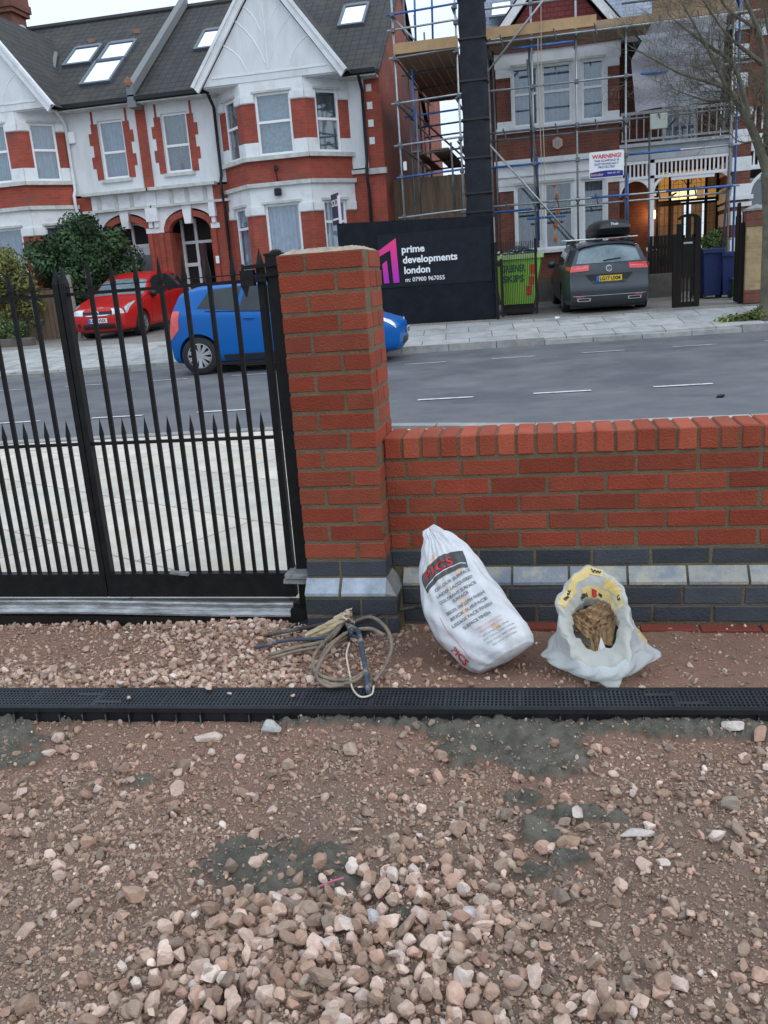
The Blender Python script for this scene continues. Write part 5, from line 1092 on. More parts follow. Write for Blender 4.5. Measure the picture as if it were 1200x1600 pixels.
# banded pier shared with the next house
hD = thing('house', 'partly seen brick and white house behind the leafless street tree', 'house', (7, 22.5, .55))
m = MB(T); z = .5
while z < 6.5: m.box(5.02, 5.42, -.10, 1.7, z, z+.30); z += .62
m.wall(5.42, 9.2, .4, 1.6, [], 0, .25); m.wall(5.0, 9.2, 4.1, 6.6, [(5.85, 7.6, 4.3, 6.2)], .4, .65); m.box(5.30, 5.75, -.14, .4, 4.7, 7.4); m.build('brick_wall', 'dark_facade_brick', hD)
m = MB(T); z = .8
while z < 6.5: m.box(5.0, 5.44, -.12, 1.69, z, z+.32); z += .62
m.box(4.96, 5.5, -.16, 1.6, 2.62, 2.72); m.box(4.98, 5.47, -.14, 1.6, 2.46, 2.56)
m.box(5.44, 9.2, -.02, .12, 3.30, 3.40); m.box(5.44, 9.2, -.02, .12, 3.72, 4.1)
for i in range(24): x = 5.5+i*.11; m.box(x, x+.04, .02, .06, 3.40, 3.72)
m.arch_band(6.1, .62, 2.75, .5, .07, .02, .08, n=14); m.box(5.44, 9.2, .0, .07, 4.80, 4.87)
for i in range(24): x = 5.5+i*.16; m.box(x, x+.035, .015, .05, 4.2, 4.80)
m.box(5.76, 5.85, .3, .5, 4.3, 6.2); m.box(5.44, 5.85, -.2, .5, 6.2, 6.5); m.build('white_woodwork', 'white_trim', hD)
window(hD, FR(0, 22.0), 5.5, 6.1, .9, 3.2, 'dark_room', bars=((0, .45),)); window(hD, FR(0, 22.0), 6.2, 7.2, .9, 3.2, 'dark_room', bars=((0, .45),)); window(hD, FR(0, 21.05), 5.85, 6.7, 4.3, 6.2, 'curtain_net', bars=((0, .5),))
m = MB(T); m.box(5.4, 9.2, 1.7, 1.9, .4, 6.5); m.build('back_wall', 'dark_room', hD)
m = MB(T); m.add([(5.2, -.3, 6.45), (9.3, -.3, 6.45), (9.3, 4.5, 9.9), (5.2, 4.5, 9.9), (5.2, 9.2, 6.45), (9.3, 9.2, 6.45)], [(0, 1, 2, 3), (3, 2, 5, 4)]); m.build('roof', mat('brown_tiles', (.13, .09, .07), (.19, .14, .11), 3, .9, bump=.5), hD)
# ================================================================ cars
def car(name_label, loc, rotz, L_, W, H, paint_m, top, belt, rearx, frontx, wheels, wr=.31, nose=.95, pitch=0., rim='rim_silver', spokes=7, est=False, tumble=.30):
    """top: [(u, z)] centre-line height, belt: [(u, z)] shoulder height, rearx/frontx: [(z, dx)] end profiles"""
    root = thing('parked_car', name_label, 'car', loc); root.rotation_euler = (0, pitch, rotz); hw = W/2
    I = lambda t, T: float(np.interp(t, [a for a, _ in T], [b for _, b in T]))
    def I2(t, T):     # smoothed
        return sum(I(min(1, max(0, t+d_)), T) for d_ in (-.018, -.009, 0, .009, .018))/5
    def plan(u): return 1-.13*max(0, (.16-u)/.16)**2.2-.16*max(0, (u-.80)/.20)**2.0
    def ringpts(u):
        zt, zb = I2(u, top), I2(u, belt); zb = min(zb, zt-.03); w_ = hw*plan(u); c = zt-zb; wrf = w_-.03-tumble*c
        if c < .18: wrf = w_-.06
        return [(0, zt), (.5*wrf, zt-.008), (.82*wrf, zt-.03*min(1, c*3)-.008), (.96*wrf, zt-.06*min(1, c*4)-.012), (wrf+.010, zb+c*.72-.004), (w_-.035, zb+.012), (w_-.010, zb-.02), (w_-.0, zb-.09), (w_+.004, .62), (w_-.004, .48), (w_-.010, .36), (w_-.03, .24), (w_-.10, .19), (0, .19)]
    KT = [0, .12, .2, .26, .36, .5, .54, .60, .68, .76, .84, .92, .96, 1.]
    def S(u, t, off=0.):
        """u 0 rear..1 front; t signed -1..1 around the section, 0 = top centre"""
        R_ = ringpts(u); a = abs(t); y = float(np.interp(a, KT, [p[0] for p in R_])); z = float(np.interp(a, KT, [p[1] for p in R_]))
        x = I(z, rearx)+(L_+I(z, frontx)-I(z, rearx))*u
        ex = min(u, 1-u); 
        sgn = 1 if t >= 0 else -1
        if off:
            e = 1e-3; p0 = Vector(S(u, t)); pu = Vector(S(min(1, u+e), t))-Vector(S(max(0, u-e), t)); pt = Vector(S(u, min(1, t+e)))-Vector(S(u, max(-1, t-e))); n = pu.cross(pt); 
            if n.length < 1e-12: n = Vector((0, 0, 1))
            n.normalize(); cen = Vector((p0.x, 0, .6)); 
            if n.dot(p0-cen) < 0: n = -n
            return tuple(p0+n*off)
        return (x-L_/2, sgn*y, z)
    def cap(front, y, z, off=0.):
        """end face: y in -1..1 of the half width at this height, z absolute"""
        u = 1 if front else 0; R_ = ringpts(u); zs = [p[1] for p in R_][::-1]; ys = [p[0] for p in R_][::-1]
        order = np.argsort(zs); wz = float(np.interp(z, np.array(zs)[order], np.array(ys)[order])); wz = max(wz, .0)
        x = (L_+I(z, frontx)) if front else I(z, rearx); bul = .07 if front else .05
        x += (bul+off)*(1 if front else -1)*(1-.0*y*y)-bul*(1 if front else -1)*(y*y); return (x-L_/2, wz*y, z)
    m = MB(); NU, NT = 72, 64
    us = [i/NU for i in range(NU+1)]; ts = [-1+2*j/NT for j in range(NT+1)]
    V = [[S(u, t) for t in ts] for u in us]
    vs = [(p[0], p[1], p[2]) for row in V for p in row]; F = [(i*(NT+1)+j, (i+1)*(NT+1)+j, (i+1)*(NT+1)+j+1, i*(NT+1)+j+1) for i in range(NU) for j in range(NT)]
    m.add(vs, F)
    for front in (False, True):   # end faces, bulging a little in plan
        row = V[-1 if front else 0]; half = NT//2; K = 10; base = len(m.v)
        # pair points at the same height left/right
        for j in range(half+1):
            pl_, pr_ = row[half-j], row[half+j]
            for k in range(K+1):
                yy = -1+2*k/K; y = pl_[1]+(pr_[1]-pl_[1])*k/K; bul = (.07 if front else -.05)*(1-yy*yy); m.v.append((pl_[0]+bul, y, pl_[2])); m.t.append((1, 1, 1))
        for j in range(half):
            for k in range(K): a = base+j*(K+1)+k; m.f.append((a, a+1, a+K+2, a+K+1) if front else (a, a+K+1, a+K+2, a+1))
    body = m.build('body', paint_m, root, smooth=True, local=True)
    bmh = bmesh.new(); bmh.from_mesh(body.data); bmesh.ops.remove_doubles(bmh, verts=bmh.verts, dist=.0008); bmesh.ops.dissolve_degenerate(bmh, edges=bmh.edges, dist=.0005); bmesh.ops.recalc_face_normals(bmh, faces=bmh.faces); bmh.to_mesh(body.data); bmh.free(); body.data.shade_smooth()
    # wheel arches cut out of the body
    cut = MB()
    for wx in wheels:
        for sgn in (-1, 1):
            y0, y1 = (hw-.30, hw+.1) if sgn > 0 else (-hw-.1, -hw+.30); r_ = wr+.055; n = 28
            prof = [(wx-L_/2+r_*math.cos(2*math.pi*k/n), wr+r_*math.sin(2*math.pi*k/n)) for k in range(n)]; cut.prism(prof, y0, y1)
    co = cut.build('arch_cutter', 'black_plastic', local=True)
    bmh = bmesh.new(); bmh.from_mesh(co.data); bmesh.ops.recalc_face_normals(bmh, faces=bmh.faces); bmh.to_mesh(co.data); bmh.free()
    body.parent = None
    md = body.modifiers.new('arches', 'BOOLEAN'); md.operation = 'DIFFERENCE'; md.object = co; md.solver = 'EXACT'; md.use_self = False
    bpy.context.view_layer.update(); dg = bpy.context.evaluated_depsgraph_get(); nm = bpy.data.meshes.new_from_object(body.evaluated_get(dg), depsgraph=dg); body.modifiers.clear(); 
    if len(nm.polygons) > 500: body.data = nm
    bpy.data.objects.remove(co); body.parent = root; body.name = 'body'
    b2 = bmesh.new(); b2.from_mesh(body.data); 
    for e in b2.edges: e.smooth = (len(e.link_faces) == 2 and e.calc_face_angle(0) < rad(38))
    b2.to_mesh(body.data); b2.free()
    def patch(name, mt, u0, u1, t0, t1, off=.004, parent=root, n=(10, 8), poly=None):
        m = MB(); c = poly or [(u0, t0), (u1, t0), (u1, t1), (u0, t1)]
        def f(a, b_):
            u = (c[0][0]*(1-a)+c[1][0]*a)*(1-b_)+(c[3][0]*(1-a)+c[2][0]*a)*b_; t = (c[0][1]*(1-a)+c[1][1]*a)*(1-b_)+(c[3][1]*(1-a)+c[2][1]*a)*b_; return S(u, t, off)
        m.grid(f, *n); return m.build(name, mt, parent, smooth=True, local=True)
    def cpatch(name, mt, front, y0, y1, z0, z1, off=.006, parent=root, n=(10, 6), poly=None):
        m = MB(); c = poly or [(y0, z0), (y1, z0), (y1, z1), (y0, z1)]
        def f(a, b_):
            y = (c[0][0]*(1-a)+c[1][0]*a)*(1-b_)+(c[3][0]*(1-a)+c[2][0]*a)*b_; z = (c[0][1]*(1-a)+c[1][1]*a)*(1-b_)+(c[3][1]*(1-a)+c[2][1]*a)*b_; return cap(front, y, z, off)
        m.grid(f, *n); return m.build(name, mt, parent, smooth=True, local=True)
    for wx in wheels:
        for sgn in (-1, 1):
            yc = sgn*(hw-.115); c = (wx-L_/2, yc, wr)
            m = MB(); wt = .10; m.lathe([(wr*.66, -wt), (wr*.93, -wt), (wr, -wt*.72), (wr*1.0, wt*.72), (wr*.93, wt), (wr*.66, wt)], c, 'y', 32); wheel = m.build('wheel', 'rubber', root, smooth=True, local=True)
            m = MB(); q_ = sgn*wt; m.lathe([(wr*.68, q_*.98), (wr*.63, q_*1.0), (wr*.60, q_*.6), (wr*.59, -q_*.5)], c, 'y', 32)
            m.lathe([(wr*.13, q_*.8), (wr*.10, q_*.92), (0, q_*.94)], c, 'y', 16)
            for k in range(spokes):
                a = 2*math.pi*k/spokes+.3; 
                for da in (-.10, .10):
                    ca, sa = math.cos(a+da*.4), math.sin(a+da*.4); cb_, sb_ = math.cos(a+da), math.sin(a+da)
                    m.bar((c[0]+ca*wr*.08, yc+q_*.80, c[2]+sa*wr*.08), (c[0]+cb_*wr*.62, yc+q_*.88, c[2]+sb_*wr*.62), .035, .03)
            m.build('rim', rim, wheel, smooth=False, local=True)
            m = MB(); m.lathe([(0, q_*.2), (wr*.60, q_*.2)], c, 'y', 24); m.lathe([(0, q_*.3), (wr*.42, q_*.3)], c, 'y', 24); m.build('brake', 'letter_black', wheel, local=True)
    m = MB(); m.box(-L_/2+.3, L_/2-.3, -hw+.14, hw-.14, .14, .30); m.build('underbody', 'letter_black', root, local=True)
    return root, patch, cpatch, S, cap
def plate(root, mt, txt, front, cap, L_, z, w_=.52, h_=.11, yoff=0.):
    x = cap(front, 0, z)[0]; sg = 1 if front else -1; x += sg*.012; m = MB(); m.box(min(x, x+sg*.008), max(x, x+sg*.008), -w_/2+yoff, w_/2+yoff, z-h_/2, z+h_/2); p = m.build('number_plate', mt, root, local=True)
    m = MB(); text_on(m, txt, h_*.92, lambda a, b_: (x+sg*.0105, yoff+(a+.02)*(sg if front else -1), z-h_*.32+b_), bold=.004, center=True, width=w_*.80); m.build('plate_letters', 'letter_black', p, local=True)
    m = MB(); ye = (-1 if front else 1)*(w_/2-.03)+yoff; m.box(min(x+sg*.0085, x+sg*.0095), max(x+sg*.0085, x+sg*.0095), ye-.03, ye+.03, z-h_/2, z+h_/2); m.build('plate_band', mat('plate_blue', (.02, .12, .5), rough=.4), p, local=True)
# ---- blue hatchback on the far kerb, front to the right
RB = [(.19, .10), (.30, .02), (.55, 0), (.75, .02), (.95, .04), (1.15, .10), (1.5, .27)]
FB = [(.19, -.12), (.32, -.02), (.50, 0), (.66, -.03), (.80, -.16), (.95, -.3), (1.5, -.3)]
r_, pt, cpt, S_, cap_ = car('small bright blue hatchback parked on the road behind the black gate and brick pillar', (-4.02, 12.42, -.045), rad(4), 4.10, 1.70, 1.52, 'paint_blue',
    [(0, 1.45), (.04, 1.51), (.10, 1.54), (.35, 1.56), (.50, 1.54), (.60, 1.45), (.78, 1.04), (.86, .96), (.95, .84), (1, .74)], [(0, 1.09), (.1, 1.08), (.4, 1.02), (.70, .96), (.86, .86), (1, .66)], RB, FB, (.53, 3.20), wr=.330, spokes=10)
for s in (-1, 1):
    pt('side_window', 'car_glass', 0, 0, 0, 0, poly=[(.335, s*.49), (.575, s*.49), (.53, s*.285), (.335, s*.275)]); pt('side_window', 'car_glass', 0, 0, 0, 0, poly=[(.125, s*.475), (.315, s*.49), (.315, s*.275), (.165, s*.30)])
    pt('side_window', 'car_glass', 0, 0, 0, 0, poly=[(.59, s*.49), (.70, s*.50), (.60, s*.36), (.555, s*.29)]) if True else 0
    cpt('tail_light', 'tail_red', False, 0, 0, 0, 0, poly=[(s*.80, .82), (s*.995, .82), (s*.97, 1.08), (s*.82, 1.08)]); pt('tail_light', 'tail_red', 0, 0, 0, 0, poly=[(.0, s*.68), (.045, s*.64), (.038, s*.49), (.0, s*.49)], off=.007)
    pt('headlight', 'headlight', 0, 0, 0, 0, poly=[(.925, s*.46), (.99, s*.60), (.985, s*.40), (.93, s*.30)], off=.006)
    m = MB(); pts = [S_(u, s*t, .004) for u, t in ((.33, .50), (.33, .60), (.33, .9))]; m.tube(pts, .006, 4); pts = [S_(u, s*t, .004) for u, t in ((.62, .52), (.625, .7), (.62, .9))]; m.tube(pts, .006, 4); m.build('door_seam', 'letter_black', r_, local=True)
    q0, q1 = S_(.36, s*.60, .02), S_(.41, s*.60, .02); m = MB(); m.tube([q0, q1], .014, 8); m.build('door_handle', 'paint_blue', r_, local=True)
    q0 = S_(.66, s*.5, 0.); m = MB(); m.lathe([(0, -.10), (.07, -.06), (.09, 0), (.07, .05), (0, .07)], (q0[0], q0[1]+s*.08, q0[2]+.06), 'y', 12); m.build('door_mirror', 'paint_blue', r_, smooth=True, local=True)
for s in (-1, 1):
    m = MB(); m.grid(lambda a, b_: S_(.235+.48*a, s*(.86+.06*b_), .006), 20, 3); m.build('sill_trim', 'letter_black', r_, local=True)
    m = MB(); m.tube([S_(u, s*.495, .006) for u in np.linspace(.17, .70, 14)], .008, 5); m.build('window_seal', 'letter_black', r_, local=True)
pt('windscreen', 'sky_sheen_glass', .625, .775, -.24, .24, off=.004); cpt('rear_window', 'sky_sheen_glass', False, -.8, .8, 1.08, 1.38)
plate(r_, 'plate_white', 'LR07 KXO', True, cap_, 4.10, .52); plate(r_, 'plate_yellow', 'LR07 KXO', False, cap_, 4.10, .72)
cpt('grille', 'letter_black', True, -.6, .6, .30, .42); m = MB(); m.lathe([(.045, 0), (.055, .012), (.045, .02)], (cap_(True, 0, .70, .0)[0], 0, .70), 'x', 16); m.build('bonnet_badge', 'mirror_chrome', r_, local=True)
# ---- red hatchback (mini people carrier) in the left driveway, facing the street
RB = [(.19, .10), (.32, .02), (.6, 0), (.95, .04), (1.15, .12), (1.55, .30)]
FB = [(.19, -.10), (.32, -.01), (.55, 0), (.70, -.03), (.85, -.14), (1.0, -.35), (1.6, -.35)]
r_, pt, cpt, S_, cap_ = car('red hatchback parked nose out in front of the large dark green shrub', (-10.42, 19.35, .455), rad(-91), 4.05, 1.70, 1.55, 'paint_red',
    [(0, 1.42), (.05, 1.50), (.15, 1.55), (.40, 1.56), (.52, 1.53), (.62, 1.42), (.79, 1.02), (.88, .94), (.96, .84), (1, .76)], [(0, 1.03), (.4, .97), (.78, .92), (.88, .84), (1, .68)], RB, FB, (.68, 3.30), wr=.31, pitch=.03)
for s in (-1, 1):
    pt('side_window', 'car_glass', 0, 0, 0, 0, poly=[(.44, s*.49), (.69, s*.50), (.60, s*.31), (.44, s*.275)]); pt('side_window', 'car_glass', 0, 0, 0, 0, poly=[(.20, s*.475), (.42, s*.49), (.42, s*.275), (.20, s*.29)]); pt('side_window', 'car_glass', 0, 0, 0, 0, poly=[(.07, s*.47), (.18, s*.48), (.18, s*.30), (.09, s*.33)])
    pt('headlight', 'headlight', 0, 0, 0, 0, poly=[(.90, s*.40), (.99, s*.62), (.992, s*.30), (.935, s*.24)], off=.008); cpt('headlight', 'headlight', True, 0, 0, 0, 0, poly=[(s*.56, .60), (s*.99, .62), (s*.97, .78), (s*.60, .75)], off=.01)
    q0 = S_(.70, s*.5, 0.); m = MB(); m.lathe([(0, -.10), (.08, -.07), (.10, 0), (.08, .05), (0, .07)], (q0[0], q0[1]+s*.09, q0[2]+.07), 'y', 12); m.build('door_mirror', 'letter_black', r_, smooth=True, local=True)
    q0, q1 = S_(.47, s*.60, .02), S_(.52, s*.60, .02); m = MB(); m.tube([q0, q1], .014, 8); m.build('door_handle', 'paint_red', r_, local=True)
    cpt('fog_light', 'letter_black', True, 0, 0, 0, 0, poly=[(s*.72, .32), (s*.86, .32), (s*.86, .42), (s*.72, .42)]); cpt('tail_light', 'tail_red', False, 0, 0, 0, 0, poly=[(s*.8, .9), (s*.99, .9), (s*.97, 1.3), (s*.84, 1.3)])
    m = MB()
    for uu in (.43, .70): m.tube([S_(uu, s*t, .004) for t in (.52, .6, .7, .8, .9)], .004, 4)
    m.build('door_seam', 'letter_black', r_, local=True)
pt('windscreen', 'sky_sheen_glass', .625, .785, -.24, .24); cpt('rear_window', 'sky_sheen_glass', False, -.8, .8, 1.1, 1.42)
cpt('grille', 'letter_black', True, 0, 0, 0, 0, poly=[(-.50, .60), (.50, .60), (.58, .69), (-.58, .69)]); cpt('lower_grille', 'letter_black', True, -.62, .62, .26, .39); cpt('chrome_strip', 'mirror_chrome', True, 0, 0, 0, 0, poly=[(-.35, .585), (.35, .585), (.5, .61), (-.5, .61)], off=.012)
plate(r_, 'plate_white', 'LR57 VXX', True, cap_, 4.05, .47); m = MB(); m.lathe([(.04, 0), (.055, .012), (.04, .02)], (cap_(True, 0, .65, .0)[0], 0, .65), 'x', 16); m.build('bonnet_badge', 'mirror_chrome', r_, local=True)
# ---- grey estate with roof box on the right hand drive, tail to the street
RB = [(.19, .14), (.30, .04), (.50, 0), (.62, .02), (.70, .09), (.92, .10), (1.05, .17), (1.12, .22), (1.50, .52)]
FB = [(.19, -.12), (.32, -.02), (.55, 0), (.70, -.04), (.90, -.3), (1.5, -.3)]
r_, pt, cpt, S_, cap_ = car('dark grey estate car carrying a roof box, parked tail out beside the skip', (1.66, 18.42, .385), rad(94.0), 4.78, 1.82, 1.48, 'paint_grey',
    [(0, 1.40), (.03, 1.44), (.10, 1.46), (.35, 1.49), (.48, 1.47), (.56, 1.40), (.70, 1.06), (.80, 1.0), (.93, .90), (1, .76)], [(0, 1.02), (.1, 1.01), (.5, .95), (.70, .92), (.8, .88), (1, .68)], RB, FB, (.98, 3.80), wr=.325, pitch=-.030, rim='rim_dark', spokes=10, tumble=.34)
for s in (-1, 1):
    pt('side_window', 'car_glass', 0, 0, 0, 0, poly=[(.42, s*.49), (.64, s*.50), (.54, s*.30), (.42, s*.275)]); pt('side_window', 'car_glass', 0, 0, 0, 0, poly=[(.24, s*.485), (.405, s*.49), (.405, s*.275), (.24, s*.285)]); pt('side_window', 'car_glass', 0, 0, 0, 0, poly=[(.06, s*.46), (.225, s*.485), (.225, s*.285), (.09, s*.31)])
    cpt('tail_light', 'tail_red', False, 0, 0, 0, 0, poly=[(s*.52, .92), (s*.995, .90), (s*.985, 1.02), (s*.52, 1.035)], off=.012, n=(14, 5)); pt('tail_light', 'tail_red', 0, 0, 0, 0, poly=[(.0, s*.60), (.055, s*.57), (.045, s*.52), (.0, s*.53)], off=.007)
    cpt('light_strip', mat('tail_pale', (.75, .30, .32), rough=.2), False, 0, 0, 0, 0, poly=[(s*.55, .972), (s*.90, .962), (s*.90, .972), (s*.55, .984)], off=.015)
    cpt('exhaust_trim', 'mirror_chrome', False, 0, 0, 0, 0, poly=[(s*.50, .30), (s*.84, .30), (s*.84, .365), (s*.48, .365)], off=.010); cpt('exhaust_slot', 'letter_black', False, 0, 0, 0, 0, poly=[(s*.53, .312), (s*.81, .312), (s*.81, .352), (s*.52, .352)], off=.014)
    cpt('reflector', 'tail_red', False, 0, 0, 0, 0, poly=[(s*.66, .385), (s*.86, .385), (s*.86, .405), (s*.66, .405)], off=.010)
    q0 = S_(.655, s*.5, 0.); m = MB(); m.lathe([(0, -.10), (.07, -.07), (.09, 0), (.07, .07), (0, .09)], (q0[0], q0[1]+s*.10, q0[2]+.07), 'y', 12); m.build('door_mirror', 'paint_grey', r_, smooth=True, local=True)
    m = MB(); pts = [S_(u, s*.235, .035) for u in np.linspace(.06, .50, 12)]; m.tube([S_(.055, s*.235, .0)]+pts+[S_(.51, s*.235, 0.)], .014, 8); m.build('roof_rail', 'black_metal', r_, smooth=True, local=True)
    q0, q1 = S_(.28, s*.60, .02), S_(.32, s*.60, .02); m = MB(); m.tube([q0, q1], .014, 8); m.build('door_handle', 'paint_grey', r_, local=True)
cpt('rear_window', 'sky_sheen_glass', False, 0, 0, 0, 0, poly=[(-.88, 1.06), (.88, 1.06), (.92, 1.40), (-.92, 1.40)], off=.008, n=(16, 8)); pt('windscreen', 'sky_sheen_glass', .575, .69, -.24, .24)
m = MB(); c0 = cap_(False, .1, 1.12, .03); m.tube([cap_(False, .15, 1.10, .03), cap_(False, -.35, 1.135, .03)], .012, 6); m.build('rear_wiper', 'letter_black', r_, local=True)
m = MB(); 
m.grid(lambda a, b_: (S_(.0+.028*b_, -.24+.48*a, .02)[0]-.07*(1-b_), S_(.0+.028*b_, -.24+.48*a, .02)[1], S_(.028*b_, -.24+.48*a, .02)[2]+.0), 12, 3); m.build('roof_spoiler', 'paint_grey', r_, smooth=True, local=True)
m = MB(); x0 = cap_(False, 0, .94, .012)[0]; m.lathe([(.058, 0), (.066, -.006), (.060, -.012), (.052, -.010)], (x0, 0, .94), 'x', 24)
def rb(p, q_): m.bar((x0-.012, -p[0], .94+p[1]), (x0-.012, -q_[0], .94+q_[1]), .010, .010)
for a, b_ in (((-.022, .050), (0, .002)), ((0, .002), (.022, .050)), ((-.046, .026), (-.022, -.040)), ((-.022, -.040), (0, .0)), ((0, 0), (.022, -.040)), ((.022, -.040), (.046, .026))): rb(a, b_)
m.build('tailgate_badge', 'mirror_chrome', r_, local=True)
cpt('tailgate_recess', 'letter_black', False, 0, 0, 0, 0, poly=[(-.42, .645), (.42, .645), (.62, .835), (-.62, .835)], off=.003); plate(r_, 'plate_yellow', 'LG17 UXM', False, cap_, 4.78, .745, yoff=.0)
cpt('bumper_trim', mat('dark_trim', (.03, .032, .035), rough=.5), False, -.97, .97, .24, .385, off=.006, n=(20, 3)); cpt('chrome_strip', 'mirror_chrome', False, -.95, .95, .408, .418, off=.011, n=(20, 1))
m = MB()
for xx in (-1.05, .05): m.cbox(xx-.03, xx+.03, -.78, .78, 1.52, 1.545, .006); 
m.build('roof_bar', 'mirror_chrome', r_, local=True)
m = MB()
for xx in (-1.05, .05):
    for s in (-1, 1): m.cbox(xx-.04, xx+.04, s*.60-.05, s*.60+.05, 1.44, 1.53, .01)
m.build('bar_foot', 'letter_black', r_, local=True)
bxr = thing('roof_box', 'tapered black plastic roof box strapped on top of the grey estate car', 'roof box', (1.66, 18.42, .385+1.50)); bxr.rotation_euler = (0, -.030, rad(94))
m = MB()
def boxf(u, v):
    a = 2*math.pi*v; x = -1.28+2.25*u; e = min(1, (1-abs(2*u-1)**5))**.5 if True else 1; w_ = .40*(.62+.38*math.sin(math.pi*min(1, max(0, .12+.76*u)))**.5); h_ = .185*(1-.35*max(0, u-.55)/.45); e = max(.02, e)
    c, s = math.cos(a), math.sin(a); k = (abs(c)**4+abs(s)**4)**-.25; z = h_*k*s; y = w_*k*c*(1-.16*max(0, z/.18)); return (x, y*(.80+.20*e)*1.08-.26, .235+z*e)
m.grid(lambda u, v: boxf(u, v), 40, 40); n0 = len(m.v); bo = m.build('shell', mat('box_black', (.018, .018, .021), rough=.38, bump=.1), bxr, smooth=True, local=True)
m = MB(); m.prism([(-.30, .235-.012), (.36, .235-.012), (.36, .235+.004), (-.30, .235+.004)], -1.30, -1.295, 'yz') if False else m.box(-1.0, .8, -.68, .16, .222, .232); m.build('seam', 'letter_black', bxr, local=True)
m = MB(); m.T = Matrix.Translation((-1.262, -.26, .30)); V, F = text2d('Thule', .07, .003); 
xs = [p[0] for p in V]; mx_ = (min(xs)+max(xs))/2; m.add([(-.010+.0*p[1], -(p[0]-mx_), p[1]) for p in V], F); m.build('box_lettering', 'letter_white', bxr, local=True)
m = MB()
for xx in (-.80, .35): m.box(xx-.03, xx+.03, -.60, .10, .03, .06)
m.build('clamp', 'letter_black', bxr, local=True)

# ================================================================ hoarding with painted logo
hd = thing('hoarding', 'black sheeted hoarding with pink logo and white lettering in front of the alley', 'hoarding', (-2.2, 16.3, .33))
m = MB(); 
def hz(x): return 2.50+(x+.52)*(-.030)
def hf(u, v): x = -3.92+3.39*u; return (x, 16.2+.010*math.sin(7*u)*math.sin(3*v)+.004*math.sin(31*u+9*v), .33+(hz(x)-.33)*v)
m.grid(hf, 60, 24); m.box(-3.92, -.53, 16.22, 16.26, .33, 2.47); m.build('sheeting', 'black_sheeting', hd, smooth=True)
m = MB(); m.box(-3.92, -.53, 16.262, 16.34, 2.38, 2.46); m.box(-3.90, -3.80, 16.262, 16.36, .3, 2.5); m.box(-.64, -.54, 16.262, 16.36, .3, 2.5); m.box(-2.2, -2.1, 16.262, 16.36, .3, 2.5); m.build('posts', 'scaffold_board', hd)
m = MB(); m.box(-.526, -.50, 16.17, 16.21, .31, 2.46); m.build('edge_batten', mat('grey_wood', (.30, .27, .24), (.22, .2, .18), 6, .8), hd)
m = MB(); m.grid(lambda u, v: (-3.05+2.45*u, 16.183+.003*math.sin(9*u+4*v), 1.17+1.12*v), 30, 14); m.build('banner', mat('banner_black', (.009, .011, .017), (.014, .016, .024), 6, .6, bump=.5, bscale=4, spec=.2), hd)
fb = lambda ox, oz: (lambda x, y: (ox+x, 16.178, oz+y))
m = MB(); text_on(m, 'prime', .205, fb(-2.52, 1.885), bold=.006, width=.50); text_on(m, 'developments', .205, fb(-2.51, 1.665), bold=.006, width=1.19); text_on(m, 'london', .205, fb(-2.49, 1.445), bold=.006, width=.565); m.build('white_lettering', 'letter_white', hd)
m = MB(); text_on(m, 'm: 07900 967055', .125, fb(-2.475, 1.272), bold=.0015, width=.86); m.build('phone_number', 'letter_white', hd)
lg = bpy.data.materials.new('logo_pink'); lg.use_nodes = True; MATS['logo_pink'] = lg; N, L = nodes_of(lg); g = N.new('ShaderNodeNewGeometry'); s_ = N.new('ShaderNodeSeparateXYZ'); L.new(g.outputs['Position'], s_.inputs[0]); mr = N.new('ShaderNodeMapRange'); mr.inputs[1].default_value = 1.3; mr.inputs[2].default_value = 2.15; L.new(s_.outputs[2], mr.inputs[0]); r0 = N.new('ShaderNodeValToRGB'); r0.color_ramp.elements[0].color = (.42, .02, .45, 1); r0.color_ramp.elements[1].color = (.85, .04, .20, 1); L.new(mr.outputs[0], r0.inputs[0]); L.new(r0.outputs[0], N['Principled BSDF'].inputs['Base Color']); N['Principled BSDF'].inputs['Roughness'].default_value = .5
m = MB()
for P in ([(-2.635, 2.20), (-2.61, 1.27), (-2.745, 1.27), (-2.77, 1.96), (-3.02, 1.84), (-3.02, 1.97)], [(-2.86, 1.75), (-2.835, 1.27), (-2.955, 1.27), (-2.965, 1.68)]): m.prism(P, 16.172, 16.176)
m.build('logo', 'logo_pink', hd)
# ---- black debris chute rising from the hoarding
ct = thing('debris_chute', 'tall black fabric wrapped debris chute standing up behind the hoarding', 'chute', (-.93, 17.7, .33))
m = MB()
def cf(u, v):
    z = .4+7.6*v; a = 2*math.pi*u; k = (abs(math.cos(a))**5+abs(math.sin(a))**5)**-.2; w_ = .285+.010*math.sin(2*math.pi*z/.80)+.06*max(0, (z-6.6)/1.4)*0; return (-.925+w_*k*math.cos(a)+.004*math.sin(7*z+3*a), 17.72+.24*k*math.sin(a), z)
m.grid(cf, 40, 110, wrap=True); m.build('sheath', 'chute_sheet', ct, smooth=True)
m = MB()
for z in (2.66, 3.06, 3.80, 4.59, 5.37, 6.20, 7.0): m.box(-1.225, -.625, 17.46, 17.98, z, z+.04)
m.build('strap', 'letter_black', ct)

